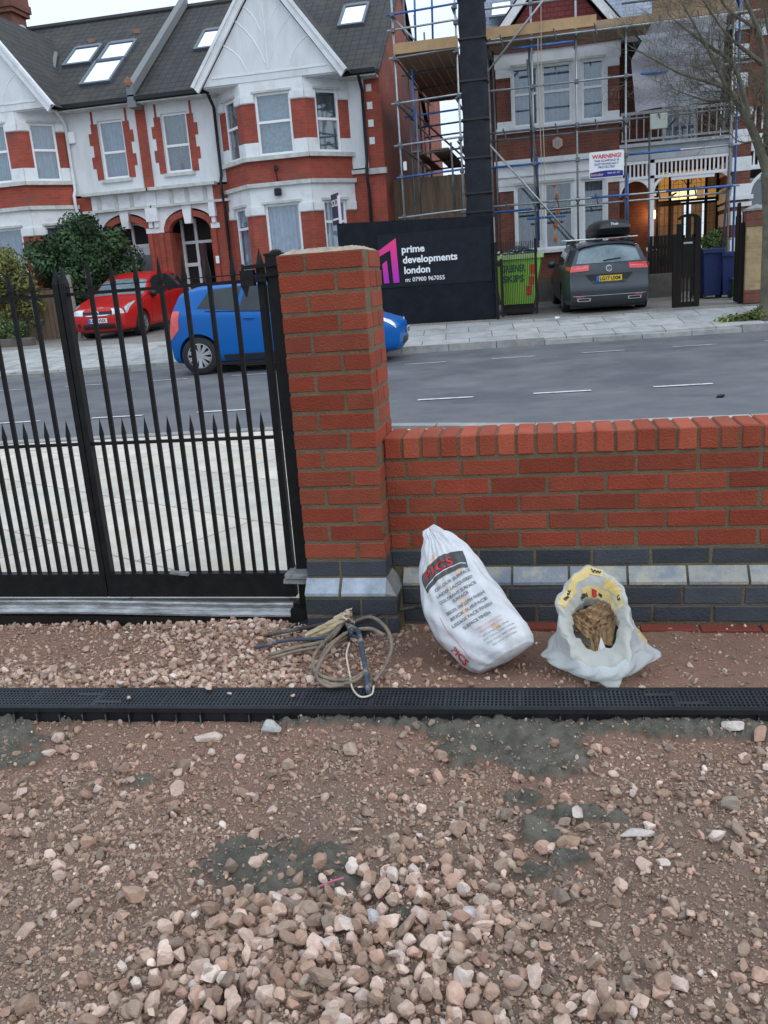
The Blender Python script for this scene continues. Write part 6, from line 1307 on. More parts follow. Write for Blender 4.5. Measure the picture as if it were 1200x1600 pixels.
# ================================================================ scaffolding
def scaffold(label, loc): return thing('scaffold', label, 'scaffold', loc)
def pole(parent, p0, p1, mt='galvanised', name='pole', r=.0245): m = MB(); m.tube([p0, p1], r, 8); return m.build(name, mt, parent, smooth=True)
def clip(m, x, y, z): m.cbox(x-.05, x+.05, y-.05, y+.05, z-.05, z+.05, .015)
sa_ = scaffold('scaffold tower of steel tubes with boarded decks filling the alley', (-2.1, 21, .4))
for i, y in enumerate((19.0, 20.9, 22.8, 24.7)):
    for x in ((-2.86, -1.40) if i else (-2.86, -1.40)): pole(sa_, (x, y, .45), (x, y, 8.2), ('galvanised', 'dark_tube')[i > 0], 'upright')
for i, y in enumerate((18.95, 20.85, 22.75, 24.65)):
    for z, mt in ((7.25, 'blue_tube'), (6.92, 'galvanised'), (6.33, 'galvanised'), (5.35, 'galvanised'), (4.42, 'galvanised'), (3.70, 'blue_tube'), (2.78, 'galvanised')):
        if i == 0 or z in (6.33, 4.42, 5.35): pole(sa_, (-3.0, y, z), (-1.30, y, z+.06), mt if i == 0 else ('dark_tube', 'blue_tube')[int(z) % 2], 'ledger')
for x in (-2.81, -1.45):
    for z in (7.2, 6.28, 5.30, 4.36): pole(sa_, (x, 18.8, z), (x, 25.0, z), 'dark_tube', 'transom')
pole(sa_, (-2.5, 19.2, 4.4), (-2.5, 19.2, 6.1), 'blue_tube', 'upright'); pole(sa_, (-2.45, 18.97, 2.8), (-2.42, 18.97, 5.2), 'dark_tube', 'upright'); pole(sa_, (-1.62, 19.1, 2.8), (-1.65, 19.1, 4.4), 'dark_tube', 'upright'); pole(sa_, (-2.35, 19.0, 6.4), (-2.3, 19.0, 8.2), 'blue_tube', 'upright'); pole(sa_, (-1.95, 19.0, 6.4), (-1.9, 19.0, 8.2), 'blue_tube', 'upright')
pole(sa_, (-2.86, 19.05, 5.5), (-1.45, 25, 4.3), 'dark_tube', 'brace'); pole(sa_, (-2.86, 19.05, 7.2), (-2.1, 19.05, 6.4), 'galvanised', 'brace')
m = MB(); 
for i in range(6): x = -2.84+i*.24; m.box(x, x+.225, 18.95, 25.2, 6.40, 6.438)
for i in range(6): x = -2.84+i*.24; m.box(x, x+.225, 20.8, 25.2, 4.48, 4.518) if i not in (1, 4) else None
m.build('deck', 'scaffold_board', sa_)
m = MB(); m.box(-2.86, -1.36, 18.90, 18.94, 6.40, 6.63); m.build('toe_board', mat('pale_board', (.50, .33, .17), (.38, .25, .13), 3, .75, bump=.3), sa_)
m = MB()
for x in (-2.86, -1.40):
    for z in (7.25, 6.92, 6.33, 5.37, 4.44, 3.72, 2.80): clip(m, x, 18.97, z)
m.build('couplers', 'dark_tube', sa_)
m = MB(); m.cbox(-2.80, -2.72, 18.9, 18.96, 3.85, 4.05, .01); m.build('tag', 'upvc', sa_)
sf = scaffold('grey and blue tube scaffold across the front of the brick house, with warning sign', (2, 19.4, .4))
for x, mt, zt, y in ((-.80, 'galvanised', 8.2, 19.0), (-.72, 'dark_tube', 6.6, 19.5), (-.64, 'dark_tube', 6.6, 20.1), (.30, 'galvanised', 8.2, 19.2), (2.40, 'galvanised', 8.2, 19.2), (4.70, 'galvanised', 8.0, 19.2), (4.86, 'blue_tube', 7.5, 19.4), (1.30, 'galvanised', 8.0, 19.3), (3.0, 'dark_tube', 4.3, 19.9)): pole(sf, (x, y, .5), (x, y, zt), mt, 'upright')
pole(sf, (.24, 19.25, 3.8), (.24, 19.25, 6.3), 'dark_tube', 'upright'); pole(sf, (.37, 19.15, 2.0), (.37, 19.15, 3.9), 'blue_tube', 'upright'); pole(sf, (.2, 19.1, 6.0), (.40, 19.1, 2.7), 'dark_tube', 'upright'); pole(sf, (4.60, 19.3, 1.2), (4.78, 19.3, 4.9), 'dark_tube', 'upright'); pole(sf, (2.44, 19.18, 2.0), (2.44, 19.18, 3.35), 'blue_tube', 'upright')
for (z, y, xa, xb, mt) in ((7.15, 19.1, -.9, 5.3, 'galvanised'), (6.42, 19.05, -.9, 5.2, 'galvanised'), (5.42, 19.1, -.8, 5.2, 'galvanised'), (4.50, 19.1, -.85, 5.0, 'dark_tube'), (4.36, 19.35, -.85, 2.5, 'dark_tube'), (3.74, 19.1, -.85, 4.9, 'galvanised'), (2.86, 19.05, -.85, 4.9, 'galvanised'), (2.74, 19.35, -.85, 4.75, 'galvanised'), (6.9, 19.1, 2.3, 5.2, 'dark_tube')): pole(sf, (xa, y, z), (xb, y, z+.02*(xb-xa)*0), mt, 'ledger')
for (z, y, xa, xb) in ((2.862, 19.045, 1.6, 2.45), (2.862, 19.045, 3.3, 4.75), (3.742, 19.095, 2.45, 3.6), (5.422, 19.095, 2.6, 3.3), (6.25, 19.05, -.1, 1.25), (3.742, 19.095, -.7, .5), (2.74, 19.345, -.8, .2), (2.52, 19.2, .1, 1.0)): pole(sf, (xa, y, z), (xb, y, z), 'blue_tube', 'ledger', r=.0275)
pole(sf, (-.82, 18.98, 5.70), (1.38, 18.98, 7.95), 'galvanised', 'brace'); pole(sf, (-.82, 18.98, 4.36), (1.36, 18.98, 1.75), 'galvanised', 'brace'); pole(sf, (-1.0, 19.0, 6.9), (-.6, 19.4, 6.1), 'dark_tube', 'brace')
for x in (-.75, .3, 1.3, 2.4, 3.5, 4.7):
    for z in (6.36, 4.42, 2.80): pole(sf, (x, 18.95, z), (x, 20.3, z), 'dark_tube', 'transom')
m = MB()
for i in range(5): y = 19.12+i*.235; m.box(-.95, 4.9, y, y+.22, 6.47, 6.508)
m.build('deck', 'scaffold_board', sf)
m = MB(); m.box(-.93, 1.75, 19.07, 19.11, 6.52, 6.75); m.build('toe_board', 'pale_board', sf)
m = MB(); m.box(1.75, 4.7, 19.07, 19.11, 6.46, 6.62); m.build('toe_board', 'scaffold_board', sf); m = MB(); m.box(3.05, 4.75, 19.45, 20.1, 6.52, 7.25); m.build('board_stack', 'scaffold_board', sf)
m = MB()
for x in (-.80, .30, 1.3, 2.40, 4.70):
    for z in (7.15, 6.42, 5.42, 4.50, 3.74, 2.86): clip(m, x, 19.12, z)
for x in (-.4, .8, 1.7, 3.1, 3.9):
    for z in (2.84, 4.46, 6.45): m.tube([(x, 18.97, z+.1), (x+.06, 19.05, z-.12)], .018, 6)
m.build('couplers', 'dark_tube', sf)
for x, za, zb in ((.45, 2.0, 6.4), (.52, 2.5, 8)): 
    m = MB(); m.tube([(x+.015*math.sin(z*2), 19.0, z) for z in np.linspace(za, zb, 12)], .010, 5); m.build('rope', mat('rope', (.40, .36, .28), rough=.9), sf)
m = MB(); m.cbox(2.92, 3.30, 19.0, 19.06, 4.22, 4.55, .01); tag(m.build('blank_sign', mat('blank_grey', (.40, .43, .38), (.33, .36, .32), 4, .6)), 'plain grey rectangular panel tied to the scaffold in front of the balcony', 'sign panel')
# translucent sheet hung on the scaffold
m = MB()
TL_, TR_, BR_, BL_ = Vector((2.95, 19.0, 6.42)), Vector((4.52, 19.0, 6.42)), Vector((4.42, 19.0, 4.70)), Vector((2.60, 19.0, 4.62))
def shf(u, v):
    L0 = (BL_.lerp(Vector((2.50, 19, 5.72)), v/.64) if v < .64 else Vector((2.50, 19, 5.72)).lerp(TL_, (v-.64)/.36)); R0 = BR_.lerp(TR_, v); p_ = L0.lerp(R0, u); s = math.sin(math.pi*v)
    return p_+Vector((0, .08*math.sin(5*u+2*v)*s+.05*math.sin(11*u-4*v)*s+.03*math.sin(16*v+3*u), .03*math.sin(6*u)*(1-v)))
m.grid(shf, 50, 44); tag(m.build('plastic_sheet', sheet_mat('debris_sheet', (.50, .52, .58), .36, .38, .35, 1., 7), smooth=True), 'pale translucent sheet hung from the scaffold in front of the balcony', 'plastic sheet')
# warning sign
ws = thing('warning_sign', 'white rectangular sign with red WARNING! heading and blue foot, fixed to the scaffold', 'sign', (1.96, 18.93, 3.27)); ws.rotation_euler = (0, 0, 0)
SX0, SX1, SZ0, SZ1 = 1.56, 2.34, 3.27, 3.85
m = MB(); m.prism([(SX0+.03, SZ0), (SX1-.03, SZ0), (SX1, SZ0+.03), (SX1, SZ1-.03), (SX1-.03, SZ1), (SX0+.03, SZ1), (SX0, SZ1-.03), (SX0, SZ0+.03)], 18.935, 18.95); m.build('board', 'upvc', ws)
def sg(ox, oz): return lambda x, y: (ox+x, 18.931, oz+y)
m = MB(); text_on(m, 'WARNING!', .125, sg(1.95, 3.70), bold=.004, center=True, width=.66); m.build('red_lettering', mat('sign_red', (.62, .03, .03), rough=.5), ws)
m = MB()
for t, z, wd in (('THIS SCAFFOLD IS', 3.625, .56), ('ELECTRONICALLY', 3.555, .54), ('PROTECTED', 3.485, .37)): text_on(m, t, .062, sg(1.95, z), bold=.0015, center=True, width=wd)
m.build('blue_lettering', mat('sign_blue', (.03, .06, .25), rough=.5), ws)
m = MB(); n = 14; P = [(SX0+.02, SZ0+.02), (SX1-.02, SZ0+.02), (SX1-.02, SZ0+.13)]+[(SX1-.02-(SX1-SX0-.04)*i/n, SZ0+.13+.03*math.sin(math.pi*i/n)) for i in range(1, n)]+[(SX0+.02, SZ0+.13)]; m.prism(P, 18.930, 18.934); m.build('blue_band', mat('sign_band', (.01, .02, .22), rough=.5), ws)
m = MB(); text_on(m, 'Intruder', .085, lambda x, y: (1.60+x, 18.927, 3.325+y), bold=.002, width=.28); m.build('band_name', mat('sign_tan', (.60, .42, .36), rough=.5), ws); m = MB(); text_on(m, '0800 001 001', .05, lambda x, y: (1.97+x, 18.927, 3.35+y), width=.28); m.build('band_number', 'letter_white', ws)
# estate agent board
ab = thing('agent_board', 'narrow dark blue estate agent board on a post, seen edge on above the hoarding', 'sign board', (-4.1, 16.9, .4))
m = MB(); m.T = FR(-4.22, 17.1, rad(-58)); m.box(0, .50, 0, .02, 2.62, 3.28); m.T = None; m.build('board', mat('navy_board', (.014, .018, .045), rough=.5), ab)
m = MB(); TT = FR(-4.22, 17.1, rad(-58)); text_on(m, 'SOLD', .2, lambda x, y: tuple(TT @ Vector((.04+x, -.004, 3.02+y))), bold=.004, width=.42); m.T = TT; m.box(.06, .44, -.003, -.001, 2.72, 2.76); m.T = None; m.build('board_lettering', 'letter_white', ab)
m = MB(); m.T = TT; m.box(.50, .55, -.02, .03, .3, 3.22); m.T = None; m.build('post', mat('white_post', (.72, .62, .70), rough=.6), ab)

m = MB(); m.cbox(-6.55, -5.75, 17.0, 17.25, .40, 1.62, .05); tag(m.build('garden_wall', 'white_trim'), 'short white rendered wall whose top just shows above the blue car', 'wall')
# fence across the alley
fa = thing('fence', 'tall weathered close board fence closing the alley under the scaffold', 'fence', (-2.3, 21.7, .4)); m = MB(); x = -3.55
while x < -.98: m.box(x, x+.105, 21.6+random.uniform(0, .012), 21.63, .4, 3.93+random.uniform(-.01, .01)); x += .108
m.build('boards', 'fence_wood', fa); m = MB(); m.box(-3.55, -.98, 21.63, 21.70, 1.0, 1.1); m.box(-3.55, -.98, 21.63, 21.70, 3.5, 3.6); m.build('rail', 'fence_wood', fa)

# ================================================================ gates, skip, bins on the far side
fg = thing('metal_gate', 'narrow black metal railing gate in front of the green skip', 'gate', (-.06, 16.15, .33))
GT = FR(-.47, 16.12, rad(6)); zb = lambda x: .40+.09*x
m = MB(GT)
for k in range(19): x = .10+k*.0375; m.box(x, x+.012, -.006, .006, .42, 1.93+.0*k)
m.build('railings', 'black_metal', fg); m = MB(GT); m.box(.05, .82, -.012, .012, .50, .53); m.box(.05, .82, -.012, .012, 1.72, 1.745); m.box(.05, .10, -.02, .02, .40, 1.60); m.box(.78, .83, -.02, .02, .42, 1.97); m.build('frame', 'black_metal', fg)
m = MB(GT); m.box(-.05, .0, -.02, .03, .33, 1.95); m.build('gate_post', 'black_metal', fg); m = MB(GT); m.cbox(-.01, .07, -.03, .03, .66, .74, .01); m.cbox(-.01, .07, -.03, .03, 1.45, 1.55, .01); m.build('hinge', 'black_metal', fg)
sk2 = thing('skip', 'lime green builders skip heaped with rubble bags behind the narrow metal gate', 'skip', (.05, 17.6, .4))
mat('skip_green', (.20, .50, .03), (.28, .46, .06), 3, .5, bump=.2)
m = MB(); P = [(-.45, .62), (.26, .62), (.44, 1.62), (-.62, 1.62)]
m.prism(P, 16.75, 18.6); m.build('skip_body', 'skip_green', sk2)
m = MB(); m.box(-.66, .48, 16.70, 16.78, 1.58, 1.68); m.box(.40, .48, 16.78, 18.6, 1.58, 1.68); m.build('skip_rim', mat('skip_light', (.45, .62, .25), (.35, .5, .2), 5, .5), sk2)
m = MB(); m.box(-.40, .24, 16.9, 18.4, .42, .60); m.build('skip_base', 'letter_black', sk2)
m = MB(); text_on(m, 'GREENER', .20, lambda x, y: (-.42+x, 16.742, 1.32+y), bold=.006, width=.52); text_on(m, 'SKIPS', .20, lambda x, y: (-.40+x, 16.742, 1.10+y), bold=.006, width=.46); m.build('skip_lettering', mat('dark_green', (.02, .10, .06), rough=.5), sk2)
m = MB(); m.box(.20, .33, 16.738, 16.742, 1.25, 1.45); m.box(.17, .28, 16.738, 16.742, 1.02, 1.2); m.box(.10, .22, 16.738, 16.742, .80, 1.0); m.build('red_marking', mat('skip_red', (.55, .04, .02), rough=.5), sk2)
m = MB(); rr = random.Random(3)
m.grid(lambda u, v: (-.52+.9*u, 16.85+1.6*v, 1.58+.27*math.sin(math.pi*u)**.6*math.sin(math.pi*v)**.5*(.7+.5*rr.random())), 26, 22); tag(m.build('rubble_heap', mat('bin_bag', (.02, .022, .03), (.05, .055, .07), 6, .35, bump=.6, bscale=12)), 'heap of black refuse sacks filling the lime green skip', 'refuse', )
m = MB(); 
for k in range(16): x, y = rr.uniform(-.5, .36), rr.uniform(16.8, 17.1); m.lathe([(0, -.02), (rr.uniform(.03, .07), .0), (0, .04)], (x, y, 1.66+rr.uniform(0, .08)), n=6)
tag(m.build('rubble', mat('rubble_white', (.6, .6, .58), (.4, .4, .38), 9, .8)), 'white plaster rubble along the front edge of the skip load', 'rubble', )
# dark timber gate (right), open leaf edge-on and matching leaf
tg = thing('timber_gate', 'tall narrow black timber gate with rounded top and two slots, right of the grey car', 'gate', (3.41, 16.2, .37))
m = MB(); x0, x1 = 3.18, 3.64
m.box(x0, x0+.10, 16.16, 16.26, .37, 2.02); m.box(x1-.10, x1, 16.16, 16.26, .37, 2.10); m.box(x0+.10, x1-.10, 16.18, 16.24, 1.02, 1.75); m.box(x0+.10, x1-.10, 16.17, 16.25, .37, .47); m.box(x0+.10, x1-.10, 16.17, 16.25, .96, 1.02)
for k in range(3): x = x0+.13+k*.075; m.box(x, x+.03, 16.19, 16.22, .47, .96)
m.box(x0+.09, x0+.13, 16.17, 16.25, 1.75, 2.16); m.box((x0+x1)/2-.035, (x0+x1)/2+.035, 16.18, 16.24, 1.75, 2.16); m.box(x1-.13, x1-.09, 16.17, 16.25, 1.75, 2.16); m.arch_band((x0+x1)/2, .16, 2.10, .05, .06, 16.165, 16.255, n=10); m.box(x0+.08, x0+.16, 16.17, 16.25, 1.75, 1.80); m.box(x1-.16, x1-.08, 16.17, 16.25, 1.75, 1.80)
m.build('leaf', 'dark_timber', tg); m = MB(); m.box(x0-.07, x0+.0, 16.14, 16.30, .37, 1.82); m.build('post', 'dark_timber', tg); m = MB(); m.cbox((x0+x1)/2-.10, (x0+x1)/2+.08, 16.165, 16.18, 1.62, 1.66, .004); m.build('letter_plate', 'galvanised', tg)
tg2 = thing('timber_gate', 'black pointed timber gate edge on against the yellow brick gatepost', 'gate', (4.36, 16.3, .37))
m = MB(); m.box(4.40, 4.44, 16.3, 16.7, .39, 2.1); m.box(4.41, 4.485, 16.16, 16.28, .37, 1.95)
for k in range(2): y = 16.34+k*.17; m.prism([(y, 2.1), (y+.1, 2.1), (y+.05, 2.35)], 4.40, 4.44, 'yz')
m.build('leaf', 'dark_timber', tg2)
m = MB(); m.cbox(4.49, 4.93, 16.05, 16.47, .36, .62, .01); m.build  # lower courses
gp2 = thing('brick_gatepost', 'yellow stock brick gatepost with red top courses beside the bare tree', 'gatepost', (4.71, 16.26, .36)); m.build('foot', 'dark_facade_brick', gp2)
m = MB(); m.cbox(4.50, 4.92, 16.06, 16.46, .62, 1.86, .008); m.build('shaft', 'yellow_stock_brick', gp2); m = MB(); m.cbox(4.485, 4.935, 16.045, 16.475, 1.86, 2.16, .008); m.build('top_courses', 'dark_facade_brick', gp2); m = MB(); m.add([(4.47, 16.03, 2.16), (4.95, 16.03, 2.16), (4.95, 16.49, 2.16), (4.47, 16.49, 2.16), (4.47, 16.03, 2.20), (4.95, 16.03, 2.20), (4.95, 16.49, 2.20), (4.47, 16.49, 2.20), (4.71, 16.26, 2.29)], [(0, 1, 5, 4), (1, 2, 6, 5), (2, 3, 7, 6), (3, 0, 4, 7), (4, 5, 8), (5, 6, 8), (6, 7, 8), (7, 4, 8)]); m.build('cap', 'kerb_stone', gp2)
# low boundary between the drive and the path, fence panels near the porch
m = MB(); x = 2.98
while x < 3.62: m.box(x, x+.07, 19.45, 19.48, 1.02, 1.90); x += .08
m.box(2.98, 3.62, 19.48, 19.53, .8, .88); m.box(2.98, 3.62, 19.48, 19.53, 1.6, 1.68); tag(m.build('picket_fence', 'dark_timber'), 'short run of black close boarded fence between the car and the porch', 'fence'); m = MB(); m.cbox(2.95, 3.70, 19.42, 19.62, .45, 1.02, .01); tag(m.build('dwarf_wall', 'old_stone'), 'low grey wall under the short black boarded fence', 'wall')
def wheelie(label, x, y, w_, h_, mt, group='wheelie bins by the gatepost', rz=0.):
    b_ = thing('wheelie_bin', label, 'bin', (x, y, .42), rz, group)
    m = MB(); hw, d_ = w_/2, w_*.62; V = []
    for (k, z) in ((.78, .06), (.80, .10), (1, h_*.93)): V += [(-hw*k, -d_*k*.9, z), (hw*k, -d_*k*.9, z), (hw*k, d_*k, z), (-hw*k, d_*k, z)]
    F = [(3, 2, 1, 0)]+[(i*4+j, i*4+(j+1) % 4, (i+1)*4+(j+1) % 4, (i+1)*4+j) for i in range(2) for j in range(4)]+[(8, 9, 10, 11)]; m.add(V, F); m.box(-hw*1.04, hw*1.04, -d_*.96, d_*1.06, h_*.90, h_*.94); m.build('tub', mt, b_, local=True)
    m = MB(); n = 8; m.grid(lambda u, v: ((-1+2*u)*hw*1.10, -d_*1.12+2.3*d_*v, h_*.95+.05*math.sin(math.pi*(.15+.7*v))*(1-.2*abs(2*u-1))), 8, 8); m.box(-hw*1.1, hw*1.1, -d_*1.13, -d_*1.07, h_*.90, h_*.975); m.box(-hw*1.1, hw*1.1, -d_*1.07, d_*1.17, h_*.94, h_*.965); m.build('lid', mt, b_, local=True)
    m = MB()
    for s in (-1, 1): m.lathe([(0, -.025), (.09, -.025), (.09, .025), (0, .025)], (s*hw*.8, d_*.95, .09), 'x', 16)
    m.build('wheel', 'rubber', b_, local=True); m = MB(); m.tube([(-hw*.7, d_*1.15, h_*.92), (hw*.7, d_*1.15, h_*.92)], .015, 8); m.build('handle', 'rubber', b_, local=True); return b_
mat('bin_blue', (.005, .016, .085), (.010, .026, .12), 4, .45); mat('bin_dark', (.015, .02, .028), (.03, .035, .045), 4, .5); mat('bin_green', (.01, .035, .03), (.015, .05, .04), 4, .5)
wheelie('largest blue wheelie bin with its lid shut, left of the pair by the gatepost', 4.20, 18.2, .42, 1.10, 'bin_blue'); wheelie('smaller blue wheelie bin squeezed between the big bin and the gate', 4.55, 18.05, .36, 1.0, 'bin_blue'); wheelie('blackish wheelie bin standing just behind the big blue one', 4.02, 18.6, .40, 1.06, 'bin_dark')
wheelie('low dark green food caddy in front of the blue bins', 4.60, 17.45, .24, .42, 'bin_green', rz=.1)

# ================================================================ planting
def leafmat(name, a, b_): return mat(name, a, b_, 3, .6, tint=True, spec=.25)
leafmat('leaf_dark', (.030, .065, .030), (.050, .090, .040)); leafmat('leaf_yellow', (.105, .130, .035), (.16, .15, .05)); leafmat('leaf_mid', (.06, .10, .035), (.09, .13, .045)); leafmat('leaf_moss', (.11, .15, .04), (.16, .19, .06))
def leaves(name, blobs, n, size, mt, parent, seed, core=.55, up=.2):
    r = np.random.default_rng(seed); wts = np.array([b_[3]*b_[4]*b_[5] for b_ in blobs])**.8; wts /= wts.sum(); ch = r.choice(len(blobs), n, p=wts); B = np.array(blobs)[ch]
    d_ = r.normal(size=(n, 3)); d_ /= np.linalg.norm(d_, axis=1)[:, None]; rad_ = r.uniform(core, 1.04, n)**.7; C_ = B[:, :3]+d_*B[:, 3:6]*rad_[:, None]
    C_ += r.normal(0, .03, (n, 3)); nrm = d_+r.normal(0, .6, (n, 3)); nrm[:, 2] += up; nrm /= np.linalg.norm(nrm, axis=1)[:, None]; t = np.cross(nrm, r.normal(size=(n, 3))); t /= np.linalg.norm(t, axis=1)[:, None]; b2 = np.cross(nrm, t)
    s = r.uniform(.6, 1.3, n)[:, None]*size; V = np.stack([C_-t*s, C_+b2*s*.5-t*s*.1, C_+t*s, C_-b2*s*.5-t*s*.1], 1).reshape(-1, 3); F = np.arange(n*4).reshape(-1, 4)
    cl = r.uniform(.55, 1.5, len(blobs))[ch]*r.uniform(.7, 1.35, n); T_ = np.repeat(np.stack([cl, cl, cl*.95], 1), 4, 0); o = np_mesh(name, V, F, mt, T_, parent=parent); return o
def blobset(c, R_, n, s, seed):
    r = np.random.default_rng(seed); out = []
    for _ in range(n): d_ = r.normal(size=3); d_ /= np.linalg.norm(d_); k = r.uniform(.35, .95); out.append((c[0]+d_[0]*R_[0]*k, c[1]+d_[1]*R_[1]*k, max(c[2]+d_[2]*R_[2]*k, s*.6), s*r.uniform(.6, 1.2), s*r.uniform(.6, 1.2), s*r.uniform(.5, 1.0)))
    return out
sh = thing('shrub', 'large rounded dark green evergreen shrub behind the red car', 'shrub', (-11.6, 19.6, .45))
leaves('foliage', blobset((-12.2, 20.0, 2.35), (1.50, 1.1, 1.45), 70, .46, 3), 30000, .060, 'leaf_dark', sh, 4)
m = MB(); [m.tube([(-12.0, 20.0, .45), (-12.0+.5*math.cos(k), 20.0+.5*math.sin(k), 1.4), (-12.0+1.1*math.cos(k), 20+.8*math.sin(k), 2.3)], [.09, .06, .02], 6) for k in range(6)]; m.build('stems', mat('bark', (.10, .08, .06), (.15, .12, .09), 9, .9, bump=.5), sh)
sh = thing('shrub', 'loose yellowish green shrub at the far left edge, beside the dark one', 'shrub', (-13.6, 17.7, .4))
leaves('foliage', blobset((-13.6, 18.0, 1.95), (1.35, .7, 1.05), 44, .36, 8), 9000, .055, 'leaf_yellow', sh, 9, core=.2); m = MB(); [m.tube([(-13.6+.1*k, 17.9, .4), (-13.6+.25*k-.3, 17.9+.1*k, 1.3), (-13.7+.35*k-.5, 18.0, 2.2)], [.03, .02, .01], 5) for k in range(5)]; m.build('stems', 'bark', sh)
pl_ = thing('plant', 'straggly low weeds along the foot of the left boundary wall', 'plant', (-12.6, 17.0, .38)); leaves('foliage', blobset((-13.0, 17.2, .75), (1.4, .35, .35), 26, .2, 12), 3500, .04, 'leaf_mid', pl_, 13, core=.2)
m = MB(); m.T = FR(-16.5, 16.8, .02); m.cbox(0, 4.35, 0, .25, .28, .58, .02); m.T = None; tag(m.build('boundary_wall', 'old_stone'), 'low mossy stone boundary wall at the far left of the street', 'wall')
def post(x, y, zt, lean, label, mt='white_trim', r=.045): m = MB(); m.bar((x, y, .4), (x-lean, y, zt), r*1.6, r*1.6); tag(m.build('fence_post', mt), label, 'post', None)
post(-11.58, 18.3, 2.05, .10, 'white post leaning beside the nose of the red car', 'grey_wood'); post(-12.55, 18.0, 1.9, .16, 'thin pale post amid the weeds, left of the red car', 'grey_wood', .03); post(-13.3, 18.2, 1.8, .05, 'brownish stump of a post under the yellowish shrub', 'fence_wood', .07)
m = MB(); x = -15.5
while x < -12.2: m.box(x, x+.13, 18.55, 18.58, .4, 1.75+random.uniform(-.03, .03)); x += .14
tag(m.build('panel_fence', 'fence_wood'), 'dull brown panel fence under the yellowish shrub', 'fence')
pp = thing('potted_shrub', 'bushy pale green potted shrub in front of the glowing door', 'plant', (4.38, 19.6, .5)); leaves('foliage', blobset((4.42, 19.7, 1.62), (.36, .3, .30), 16, .16, 20), 2600, .035, 'leaf_mid', pp, 21, core=.2); m = MB(); m.lathe([(0, 0), (.16, 0), (.22, .5), (.24, .52), (.2, .5), (0, .48)], (4.4, 19.7, .75)); m.build('pot', 'letter_black', pp)
gr = leaves('grass_tuft', [(4.55, 14.75, .20, .30, .22, .10), (4.15, 14.72, .16, .32, .14, .05), (4.85, 14.9, .24, .35, .25, .14), (3.9, 14.68, .13, .2, .1, .03)], 3800, .045, 'leaf_moss', None, 31, core=.1, up=.8); gr['kind'] = 'stuff'
# ---- bare street tree
tr = thing('street_tree', 'leafless street tree with mossy grey bark growing from the grass tuft by the kerb', 'tree', (4.66, 14.75, .2))
mat('tree_bark', (.16, .145, .10), (.095, .085, .065), 7, .9, bump=.8, bscale=40)
mT = MB(); mB = MB(); rr = random.Random(17)
def limb(m, pts, r0, r1): P = spl(pts, 7); n = len(P); r0 *= .88; m.tube(P, [r0+(r1-r0)*i/(n-1) for i in range(n)], 9 if r0 > .05 else 6); return P
trunk = limb(mT, [(4.66, 14.75, .1), (4.65, 14.75, 1.0), (4.64, 14.76, 1.9), (4.58, 14.78, 2.75)], .150, .125); mT.lathe([(.24, 0), (.18, .12), (.15, .3)], (4.66, 14.75, .12), n=14)
L_m = [([(4.59, 14.78, 2.7), (4.42, 14.75, 3.15), (4.22, 14.7, 3.6), (3.95, 14.6, 4.02), (3.72, 14.5, 4.22)], .105, .055),
       ([(4.60, 14.78, 2.7), (4.55, 14.85, 3.4), (4.52, 14.9, 4.2), (4.40, 14.9, 5.0), (4.0, 14.9, 5.9)], .09, .03),
       ([(4.62, 14.78, 2.6), (4.92, 14.9, 3.5), (4.9, 15.0, 4.5), (4.75, 15.0, 5.8)], .085, .03)]
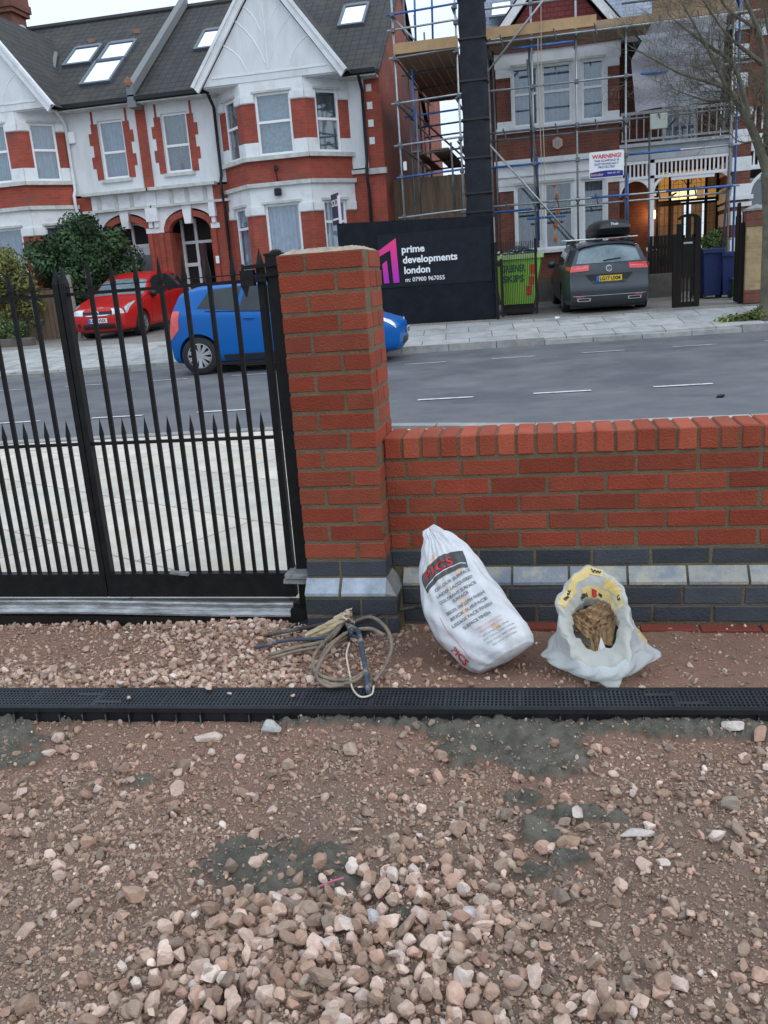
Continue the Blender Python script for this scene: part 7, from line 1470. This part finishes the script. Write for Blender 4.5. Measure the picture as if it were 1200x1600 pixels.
L2 = [([(3.72, 14.5, 4.22), (3.4, 14.45, 4.35), (3.0, 14.35, 4.48), (2.55, 14.25, 4.72), (2.1, 14.15, 4.98)], .040, .008), ([(3.78, 14.52, 4.2), (3.55, 14.6, 4.7), (3.3, 14.7, 5.2), (3.0, 14.75, 5.75)], .042, .012), ([(4.22, 14.7, 3.6), (4.05, 14.75, 4.3), (3.85, 14.8, 4.7), (3.35, 14.85, 5.1), (2.9, 14.9, 5.5)], .06, .012),
      ([(4.45, 14.9, 4.6), (4.1, 14.8, 4.85), (3.75, 14.7, 5.15), (3.3, 14.6, 5.75)], .05, .012), ([(3.9, 14.6, 4.05), (3.5, 14.5, 4.02), (3.1, 14.4, 4.15), (2.75, 14.3, 4.3)], .025, .006), ([(4.3, 14.9, 5.2), (3.8, 14.95, 5.6), (3.5, 15.0, 6.2)], .035, .012), ([(4.9, 15.0, 4.4), (4.6, 15.1, 5.0), (4.4, 15.1, 6.0)], .04, .015),
      ([(4.35, 14.72, 3.3), (4.0, 14.5, 3.3), (3.75, 14.4, 3.55)], .02, .006), ([(4.93, 14.9, 3.4), (5.3, 14.8, 4.0), (5.6, 14.8, 5.0)], .06, .02)]
PP = []
for a in L_m: PP.append((limb(mB, *a), a[1], a[2]))
for a in L2: PP.append((limb(mB, *a), a[1], a[2]))
def twig(p, d_, L_, r_, depth):
    pts = [Vector(p)]; d_ = Vector(d_).normalized(); n = 4
    for i in range(n): d_ = (d_+Vector((rr.gauss(0, .16), rr.gauss(0, .16), rr.gauss(.05, .16)))).normalized(); pts.append(pts[-1]+d_*L_/n)
    mB.tube(pts, [max(.0022, r_*(1-.75*i/n)) for i in range(n+1)], 4, cap=False)
    if depth > 0:
        for i in range(1, n+1):
            if rr.random() < .85: q_ = d_.cross(Vector((rr.gauss(0, 1), rr.gauss(0, 1), rr.gauss(0, 1)))).normalized(); twig(pts[i], d_*.7+q_*.75+Vector((0, 0, .15)), L_*rr.uniform(.45, .7), r_*.55, depth-1)
for P, r0, r1 in PP:
    for i in range(3, len(P)-1):
        if rr.random() < .8:
            t = (P[i+1]-P[i-1]).normalized(); q_ = t.cross(Vector((rr.gauss(0, 1), rr.gauss(0, 1), rr.gauss(0, 1)))).normalized(); rloc = r0+(r1-r0)*i/len(P); twig(P[i], t*.6+q_*.9+Vector((-.1, 0, .25)), rr.uniform(.40, .95), max(.005, rloc*.22), 3 if i % 2 else 2)
    twig(P[-1], (P[-1]-P[-2]), .5, r1*.8, 2)
mT.build('trunk', 'tree_bark', tr, smooth=True); mB.build('crown', 'tree_bark', tr, smooth=True)
# small litter on the far pavement and road
for i, (x, y, s, lab) in enumerate(((-3.55, 12.95, .05, 'scrap of white litter in the gutter by the blue car'), (.75, 15.55, .05, 'tiny white scrap on the drive left of the grey car'), (2.35, 6.2, .035, 'small dark leaf lying on the near side of the road'))):
    m = MB(); m.cbox(x-s, x+s, y-s*.7, y+s*.7, (ROADZ if y < 13 else .33), (ROADZ if y < 13 else .33)+.03, .006, .01); tag(m.build('litter', 'upvc' if i < 2 else 'letter_black'), lab, 'litter')
